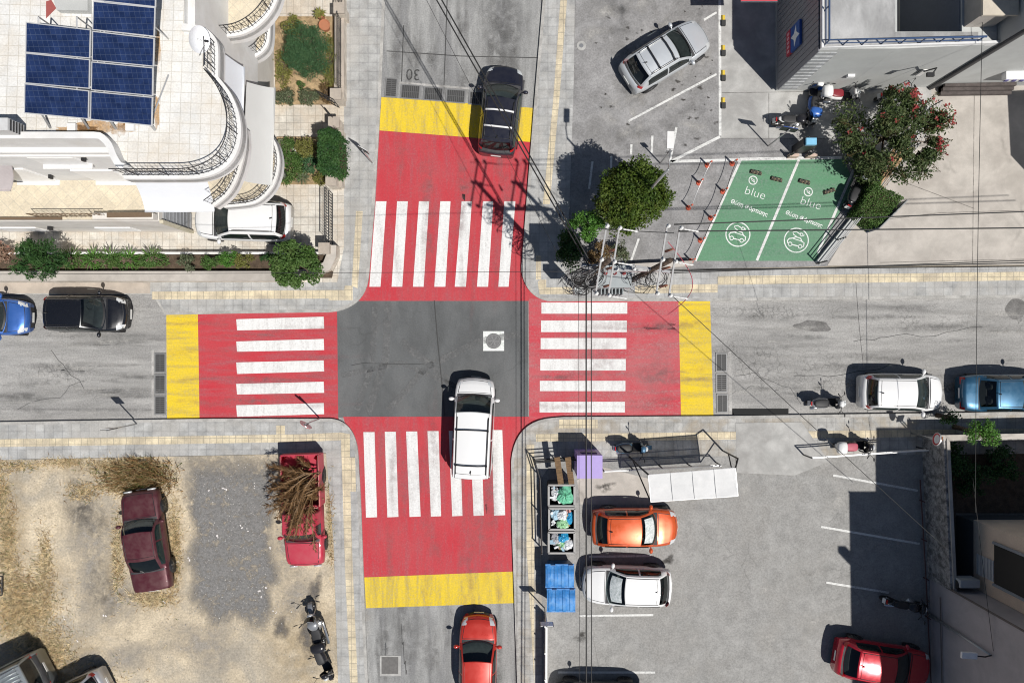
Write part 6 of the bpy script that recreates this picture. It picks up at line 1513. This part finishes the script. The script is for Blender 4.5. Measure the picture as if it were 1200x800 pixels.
mb = MB(); r2 = random.Random(5)
for i in range(22):
    a = r2.uniform(-1.2, .9) if i < 15 else r2.uniform(0, 6.28); s_ = P(1046 + 40 * math.cos(a), 158 - 36 * math.sin(a), 2.2); ln = r2.uniform(.5, 1.1); d = Vector((math.cos(a), math.sin(a), r2.uniform(-.1, .3)))
    pts = [s_ + d * ln * t_ + Vector((r2.uniform(-.05, .05), r2.uniform(-.05, .05), .1 * t_)) for t_ in (0, .33, .66, 1)]; mb.tube(pts, [.02, .016, .012, .006], 5)
    for j in range(46): t_ = r2.random(); leaf_quads(mb, pts[0].lerp(pts[3], t_) + Vector((r2.gauss(0, .05), r2.gauss(0, .05), r2.gauss(0, .04))), .12, r2, .4, .4)
mb.build('flower_spray', leafmat('spray_reddish', (.10, .07, .03), (.06, .09, .03), (.3, .06, .05), .5, 5), FT)
def hedge(name, label, poly, z0, h, mat, n, size, seed, zpoly=None, cat='hedge'):
    r2 = random.Random(seed); pts = gp(poly); xs_ = [p.x for p in pts]; ys_ = [p.y for p in pts]; cx = sum(xs_) / len(pts); cy = sum(ys_) / len(pts)
    t = thing(name, label, cat, (cx, cy, z0)); mb = MB(); shr = [Vector((lerp(cx, p.x, .8), lerp(cy, p.y, .8), 0)) for p in pts]; mb.prism(shr, z0, z0 + h * .85); mb.build('twigs', m_bark, t); mb = MB()
    def inside(x, y):
        s = False
        for i in range(len(pts)):
            a, b = pts[i], pts[i - 1]
            if (a.y > y) != (b.y > y) and x < (b.x - a.x) * (y - a.y) / (b.y - a.y) + a.x: s = not s
        return s
    k = 0
    while k < n:
        if r2.random() < .55:
            x, y = r2.uniform(min(xs_), max(xs_)), r2.uniform(min(ys_), max(ys_))
            if not inside(x, y): continue
            z = z0 + h + r2.gauss(0, .035) + .05 * math.sin(x * 5) * math.cos(y * 6)
        else:
            i = r2.randrange(len(pts)); f = r2.random(); p = pts[i].lerp(pts[i - 1], f); x, y = p.x + r2.gauss(0, .04), p.y + r2.gauss(0, .04); z = z0 + h * r2.random() ** .8
        leaf_quads(mb, (x, y, z), size * r2.uniform(.6, 1.4), r2, .6, .55); k += 1
    mb.build('foliage', mat, t); return t
hedge('hedge', 'clipped box hedge beside the black scooter at the green bays', [(1008, 222), (1040, 238), (1012, 270), (990, 254)], LZ, 1.2, m_l4, 6500, .075, 31)
hedge('hedge', 'low clipped hedge between the flowering tree and the box hedge', [(1008, 180), (1024, 190), (1018, 222), (1003, 216)], LZ, .9, m_l4, 3000, .08, 32)
hedge('hedge', 'tall clipped column hedge on the garden corner wall', [(388, 170), (400, 167), (411, 172), (412, 210), (404, 215), (388, 212)], .5, 1.7, m_l3, 6500, .085, 33)
tree('round_bush', 'big dark green needle-leaved bush in the upper garden bed', 'bush', 358, 60, 1.2, (1.0, 1.12, .8), m_l6, 13000, .10, .5, 41, .2, 80, .32, .25, up=.3)
tree('shrub', 'yellowish shrub at the top left of the upper garden bed', 'shrub', 342, 30, .7, (.42, .42, .35), m_l7, 1500, .08, .3, 42, .2, 16, .2)
tree('shrub', 'small olive shrub at the bottom left corner of the upper garden bed', 'shrub', 334, 113, .6, (.42, .38, .32), m_l8, 1400, .08, .3, 43, .2, 16, .2)
tree('shrub', 'greyish shrub at the lower middle of the upper garden bed', 'shrub', 361, 114, .55, (.42, .35, .3), m_l8, 1300, .08, .3, 44, .2, 16, .2)
tree('shrub', 'low weedy plants at the right side of the upper garden bed', 'shrub', 389, 72, .4, (.38, 1.35, .2), m_l7, 2600, .08, .15, 45, .2, 46, .26)
tree('shrub', 'yellow green straggly plants along the left edge of the upper garden bed', 'shrub', 332, 80, .4, (.3, 1.0, .2), m_l7, 2000, .08, .15, 146, .2, 26, .22)
tree('shrub', 'dry brownish plants in the lower right corner of the upper garden bed', 'shrub', 384, 108, .4, (.4, .5, .16), m_br, 900, .08, .15, 147, .2, 16, .2)
tree('shrub', 'tiny green cushion plant in the upper garden bed', 'shrub', 352, 99, .4, (.2, .2, .18), m_l4, 500, .06, .15, 46, .2, 8, .12)
tree('shrub', 'yellow green ball shrub in the lower garden bed', 'shrub', 361, 173, .7, (.45, .42, .38), m_l7, 1800, .07, .3, 47, .2, 18, .2)
tree('shrub', 'grey green shrub in the middle of the lower garden bed', 'shrub', 362, 193, .55, (.45, .35, .3), m_l6, 1400, .08, .3, 48, .2, 16, .2)
tree('shrub', 'small round shrub at the right end of the lower garden bed', 'shrub', 375, 209, .5, (.3, .3, .26), m_l7, 900, .07, .25, 49, .2, 12, .16)
tree('shrub', 'green ground plants at the left side of the lower garden bed', 'shrub', 340, 190, .4, (.62, 1.2, .22), m_l4, 5200, .08, .2, 50, .2, 50, .28)
tree('shrub', 'dark little shrub left of the column hedge', 'shrub', 381, 182, .6, (.25, .4, .3), m_l3, 900, .08, .25, 51, .2, 12, .16)
def rosette(label, px, py, z, r_, n, mat, w, seed, name='agave', pot=None):
    r2 = random.Random(seed); c = G(px, py, z); t = thing(name, label, 'plant', c); mb = MB()
    for i in range(n):
        a = 6.2832 * i / n + r2.uniform(-.15, .15); d = Vector((math.cos(a), math.sin(a), 0)); e = r2.uniform(.15, .8); s_ = Vector((-d.y, d.x, 0)) * w; l_ = r_ * r2.uniform(.75, 1.1)
        p0, p1, p2 = c, c + d * l_ * .55 + Vector((0, 0, l_ * e * .5)), c + d * l_ + Vector((0, 0, l_ * e * .45)); mb.add([p0 - s_ * .5, p1 - s_, p2, p1 + s_, p0 + s_ * .5, p1 - Vector((0, 0, .02))], [(0, 1, 5), (1, 2, 5), (2, 3, 5), (3, 4, 5), (4, 0, 5)])
    mb.build('leaves', mat, t)
    if pot: mb = MB(); mb.cyl((c.x, c.y, z - pot[1]), pot[0] * .75, pot[1] - .02, 18, 0, pot[0]); mb.build('pot', pot[2], t)
    else: mb = MB(); mb.cyl((c.x, c.y, z - .12), .06, .14, 8); mb.build('stem', m_bark, t)
tree('shrub', 'loose olive shrub joining the flowering tree to the low clipped hedge', 'shrub', 1012, 190, 1.0, (.5, .7, .4), m_l5, 1800, .12, .4, 151, LZ, 22, .25)
rosette('spiky grey agave at the bottom of the lower garden bed', 357, 210, .3, .42, 22, m_l8, .03, 61)
rosette('spiky plant in a terracotta pot near the top of the iron fence', 379, 24, .65, .35, 16, m_l7, .04, 62, 'potted_plant', (.2, .4, m_terra))
rosette('pale cushion cactus ringed by stones in the lower garden bed', 344, 181, .35, .18, 14, m_l3, .04, 63, 'cactus')
rosette('broad leaved succulent at the upper left of the lower garden bed', 331, 172, .35, .28, 14, m_l8, .09, 64, 'succulent')
rosette('pale succulent below the ringed cactus in the lower garden bed', 344, 192, .35, .2, 14, m_l8, .07, 65, 'succulent')
t = thing('flower_pot', 'large empty terracotta pot beside the iron fence in the upper garden bed', 'flower pot', G(384, 36)); c = G(384, 36); mb = MB(); mb.cyl((c.x, c.y, .2), .17, .38, 20, 0, .24); mb.build('pot', m_terra, t); mb = MB(); mb.torus((c.x, c.y, .58), .24, .03, 'Z', 20, 6); mb.build('rim', m_terra, t); mb = MB(); mb.cyl((c.x, c.y, .54), .2, .02, 16); mb.build('earth', m_soil, t)
mb = MB(); c = G(344, 181)
for i in range(10): a = .6283 * i; mb.ell((c.x + .2 * math.cos(a), c.y + .2 * math.sin(a), .25), (.06, .05, .04), 7, 5)
tag(mb.build('stone_ring', m_wall_white), 'ring of white stones round the cactus in the lower garden bed', 'stone ring')
tree('round_shrub', 'round glossy green small tree at the corner of the garden wall', 'tree', 347, 309, 1.7, (1.1, 1.0, .8), m_l4, 9500, .11, .8, 71, .4, 45, .3)
tree('oleander', 'oleander with long dark leaves above the planting strip at the left', 'shrub', 45, 304, 1.7, (1.15, .85, .7), m_l3, 3600, .2, .8, 72, .4, 40, .32, .22, up=.2)
tree('shrub', 'grey green shrub ending the long planting strip', 'shrub', 218, 308, .8, (.36, .4, .3), m_l8, 1100, .08, .3, 73, .4, 14, .18)
tree('shrub', 'round bright shrub left of the yellowish one in the planting strip', 'shrub', 268, 303, .8, (.42, .34, .3), m_l2, 1400, .075, .3, 74, .4, 16, .18)
tree('shrub', 'clipped green shrub just right of the white planter end', 'shrub', 246, 305, .75, (.4, .32, .28), m_l4, 1300, .075, .3, 75, .4, 16, .18)
tree('shrub', 'yellowish dry shrub in the planting strip below the white SUV', 'shrub', 287, 306, .7, (.42, .32, .26), m_l7, 1300, .075, .3, 76, .4, 16, .18)
tree('shrub', 'small dark shrub left of the round tree in the planting strip', 'shrub', 312, 303, .7, (.25, .25, .24), m_l3, 700, .075, .3, 77, .4, 10, .16)
for i, (x, w_, l) in enumerate([(92, .5, 'leftmost'), (118, .45, 'second'), (138, .55, 'middle'), (160, .5, 'fourth'), (185, .45, 'rightmost')]):
    rosette(l + ' clump of strap leaves in the long planting strip', x, 303 + (i % 2) * 2, .5, .62, 34, m_l2 if i % 2 else m_l4, .025, 80 + i, 'strap_leaf_plant')
tree('shrub', 'sparse pinkish plant at the far left edge of the planting strip', 'shrub', 4, 292, .7, (.4, .5, .3), leafmat('leaf_pinkish', (.3, .18, .12), (.4, .3, .22), (.5, .12, .12), .5, 5), 700, .1, .3, 90, .12, 14, .2)
tree('yard_bush', 'sunlit light green bush growing over the yard wall beside the blue car', 'bush', 1156, 507, 2.3, (.85, .55, .35), m_l2, 1900, .09, 1.2, 91, .1, 26, .24)
tree('yard_bush', 'sparse dark twiggy bush on the pavement edge by the white hatchback', 'bush', 1112, 489, 1.0, (.55, .3, .3), m_l3, 420, .09, .5, 92, .1, 16, .2)
for i, (x, y, l) in enumerate([(1115, 540, 'dark bush in the shaded yard nearest the stone wall'), (1140, 560, 'dark bush in the middle of the shaded yard'), (1175, 545, 'dark bush at the right of the shaded yard')]): tree('yard_bush', l, 'bush', x, y, .9, (.8, .8, .6), m_l3, 1700, .11, .4, 93 + i, .1, 24, .28)
# dry grass and weeds of the vacant lot: uncountable
mb = MB(); r2 = random.Random(77)
def blade(x, y, ln, mi):
    p = G(x, y, LZ); a = r2.uniform(0, 6.2832); e = r2.uniform(.1, .8); d = Vector((math.cos(a), math.sin(a), e)).normalized(); w = Vector((-math.sin(a), math.cos(a), 0)) * r2.uniform(.008, .016)
    mb.add([p - w, p + w, p + d * ln], [(0, 1, 2)], mi)
areas = [(30, 712, 38, 46, 5000), (12, 640, 12, 60, 1600), (3, 580, 10, 40, 900), (58, 760, 30, 26, 2000), (160, 560, 34, 18, 3000), (145, 545, 46, 9, 900), (205, 640, 9, 55, 1500), (140, 650, 7, 50, 800), (180, 700, 24, 9, 800), (80, 540, 30, 5, 400), (100, 575, 20, 10, 500), (55, 660, 10, 40, 800), (388, 610, 4, 50, 400), (20, 545, 40, 6, 400), (90, 800, 60, 25, 900)]
for cx, cy, rx, ry, n in areas:
    for i in range(n):
        x, y = r2.gauss(cx, rx * .5), r2.gauss(cy, ry * .5)
        if y < 532 or x > 395: continue
        blade(x, y, r2.uniform(.10, .36), 0 if r2.random() < .8 else (1 if r2.random() < .6 else 2))
for i in range(2600):
    x, y = r2.gauss(164, 18), r2.gauss(559, 10)
    if y < 534 or y > 577: continue
    p = G(x, y, LZ); a = r2.uniform(0, 6.2832); d = Vector((math.cos(a) * .7, math.sin(a) * .7, r2.uniform(.5, 1.6))).normalized(); w_ = Vector((-math.sin(a), math.cos(a), 0)) * r2.uniform(.010, .026)
    mb.add([p - w_, p + w_, p + d * r2.uniform(.3, .8)], [(0, 1, 2)], r2.choice((0, 1, 1, 1, 2)))
structure('dry_grass', mb, [leafmat('dry_straw', (.60, .46, .26), (.74, .62, .40), (.42, .26, .13), .6, .9, .3), leafmat('dry_brown_weed', (.27, .16, .07), (.36, .23, .11), None, 0, 3, .2), leafmat('green_weed', (.09, .12, .03), (.14, .16, .05), None, 0, 3, .1)], 'stuff')
mb = MB()
for i in range(3600):
    if i < 2300: x, y = r2.uniform(222, 332), r2.uniform(533, 738); 
    else: x, y = r2.uniform(0, 390), r2.uniform(545, 800)
    s_ = r2.uniform(.008, .026) * (1.7 if r2.random() < .06 else 1); p = G(x, y, LZ + s_ * .4); k = [r2.uniform(.6, 1.3) for _ in range(6)]
    mb.add([p + Vector((s_ * k[0], 0, 0)), p + Vector((0, s_ * k[1], 0)), p - Vector((s_ * k[2], 0, 0)), p - Vector((0, s_ * k[3], 0)), p + Vector((0, 0, s_ * .7)), p - Vector((0, 0, s_ * .3))], [(0, 1, 4), (1, 2, 4), (2, 3, 4), (3, 0, 4)], 0 if r2.random() < .8 else 1)
structure('gravel', mb, [surf('pebble_grey', (.33, .31, .29), .3, 8), plain('pebble_pale', (.62, .6, .56), .8)], 'stuff')
mb = MB()
for x, y in [(312, 688), (305, 690), (308, 697), (316, 640), (246, 575), (264, 570), (266, 573), (320, 714), (326, 716), (256, 628), (137, 545), (125, 720), (77, 722), (2, 712), (223, 653), (290, 620), (300, 570), (340, 535), (211, 657), (195, 705), (92, 749), (283, 616)]:
    for j in range(2):
        p = G(x + r2.uniform(-2, 2), y + r2.uniform(-2, 2), LZ + .02); a = r2.uniform(0, 3); s_ = r2.uniform(.02, .055); d = Vector((math.cos(a), math.sin(a), .1)) * s_; w = Vector((-math.sin(a), math.cos(a), .15)) * s_ * .6
        mb.add([p - d - w, p + d - w * .8, p + d * .8 + w, p - d + w * 1.1], [(0, 1, 2, 3)])
structure('litter', mb, plain('paper_litter', (.72, .68, .66), .7, var=.15), 'stuff')
t = thing('metal_frame', 'rusty dark metal frame lying at the left edge of the vacant lot', 'metal frame', G(3, 690)); mb = MB()
for a, b in (((-4, 672), (8, 672)), ((-4, 694), (8, 694)), ((8, 672), (8, 694)), ((-4, 684), (8, 680)), ((0, 672), (8, 690))): mb.tube([G(*a, .3), G(*b, .3)], .03, 5)
mb.build('bars', m_iron, t)
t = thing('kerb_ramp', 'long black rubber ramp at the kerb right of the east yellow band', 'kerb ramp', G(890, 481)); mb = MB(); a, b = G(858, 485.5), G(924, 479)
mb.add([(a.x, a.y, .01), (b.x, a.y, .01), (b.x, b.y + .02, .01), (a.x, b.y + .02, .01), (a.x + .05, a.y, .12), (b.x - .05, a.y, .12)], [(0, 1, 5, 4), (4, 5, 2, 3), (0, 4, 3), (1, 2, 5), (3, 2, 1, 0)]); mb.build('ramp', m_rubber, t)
t = thing("navy_screen", 'dark blue panel along the forecourt side of the clipped box hedge', 'panel', G(1030, 255)); mb = MB(); mb.prism(gp([(1013, 272), (1044, 241), (1045, 242.5), (1014, 273.5)]), .1, 1.25); mb.build('panel', plain('navy_blue_panel', (.02, .06, .14), .5), t); mb = MB(); mb.tube([G(1013, 273, 1.28), G(1045, 241, 1.28)], .035, 6); mb.build('top_rail', m_steel, t)
for i, (x, l) in enumerate(((88, 'leftmost'), (118, 'second from the left'), (150, 'second from the right'), (182, 'rightmost'))): tree('ground_cover', 'low green ground cover under the strap leaves, %s patch of the strip' % l, 'plant', x, 305, .5, (.7, .38, .14), m_l4, 1500, .09, .1, 110 + i, .4, 26, .2)
# timber pallet by the flowering tree
for i, (l) in enumerate(('nearest the beige forecourt', 'in the middle', 'nearest the hedge')):
    a = G(1030 - i * 5.5, 222 - i * 2, .35); b = G(1058 - i * 5.5, 176 - i * 2, .35); d = b - a; mb = MB(); mb.box(tuple((a + b) / 2), (d.length, .17, .06), M=Matrix.Rotation(math.atan2(d.y, d.x), 3, 'Z')); tag(mb.build('timber_board', m_wood_p), 'long timber board under the flowering tree, the one ' + l, 'timber board', 'timber boards under the tree')

# ================================================================== LIGHT, SKY, CAMERA
w = bpy.data.worlds.new('World'); scene.world = w; w.use_nodes = True; nt = w.node_tree; nt.nodes.clear()
sky = nt.nodes.new('ShaderNodeTexSky'); sky.sky_type = 'NISHITA'; sky.sun_disc = False; sky.sun_elevation = R(58.4); sky.sun_rotation = R(137); sky.air_density = 1.0; sky.dust_density = .6
bg = nt.nodes.new('ShaderNodeBackground'); bg.inputs['Strength'].default_value = .05; ow = nt.nodes.new('ShaderNodeOutputWorld'); nt.links.new(sky.outputs[0], bg.inputs[0]); nt.links.new(bg.outputs[0], ow.inputs[0])
sl = bpy.data.lights.new('sun', 'SUN'); sl.energy = 5.0; sl.angle = R(.53); sl.color = (1, .965, .91); so = bpy.data.objects.new('sun', sl); COL.objects.link(so)
so.rotation_euler = Vector((-.42, .45, -1)).to_track_quat('-Z', 'Y').to_euler(); so.location = (12, -14, 40)
cam = bpy.data.cameras.new('camera'); cam.sensor_width = 36; cam.lens = 24; cam.clip_end = 1500; cam.clip_start = .1
co = bpy.data.objects.new('camera', cam); COL.objects.link(co); co.location = (0, 0, HC); co.rotation_euler = (0, 0, 0); scene.camera = co
vs_ = scene.view_settings; scene.display_settings.display_device = 'sRGB'; vs_.view_transform = 'Standard'; vs_.look = 'None'; vs_.exposure = -.16; vs_.gamma = 1; vs_.use_curve_mapping = False
scene.render.engine = 'CYCLES'; scene.cycles.max_bounces = 5; scene.cycles.diffuse_bounces = 2; scene.cycles.pixel_filter_type = 'BLACKMAN_HARRIS'; scene.cycles.filter_width = 1.1; scene.cycles.transparent_max_bounces = 8
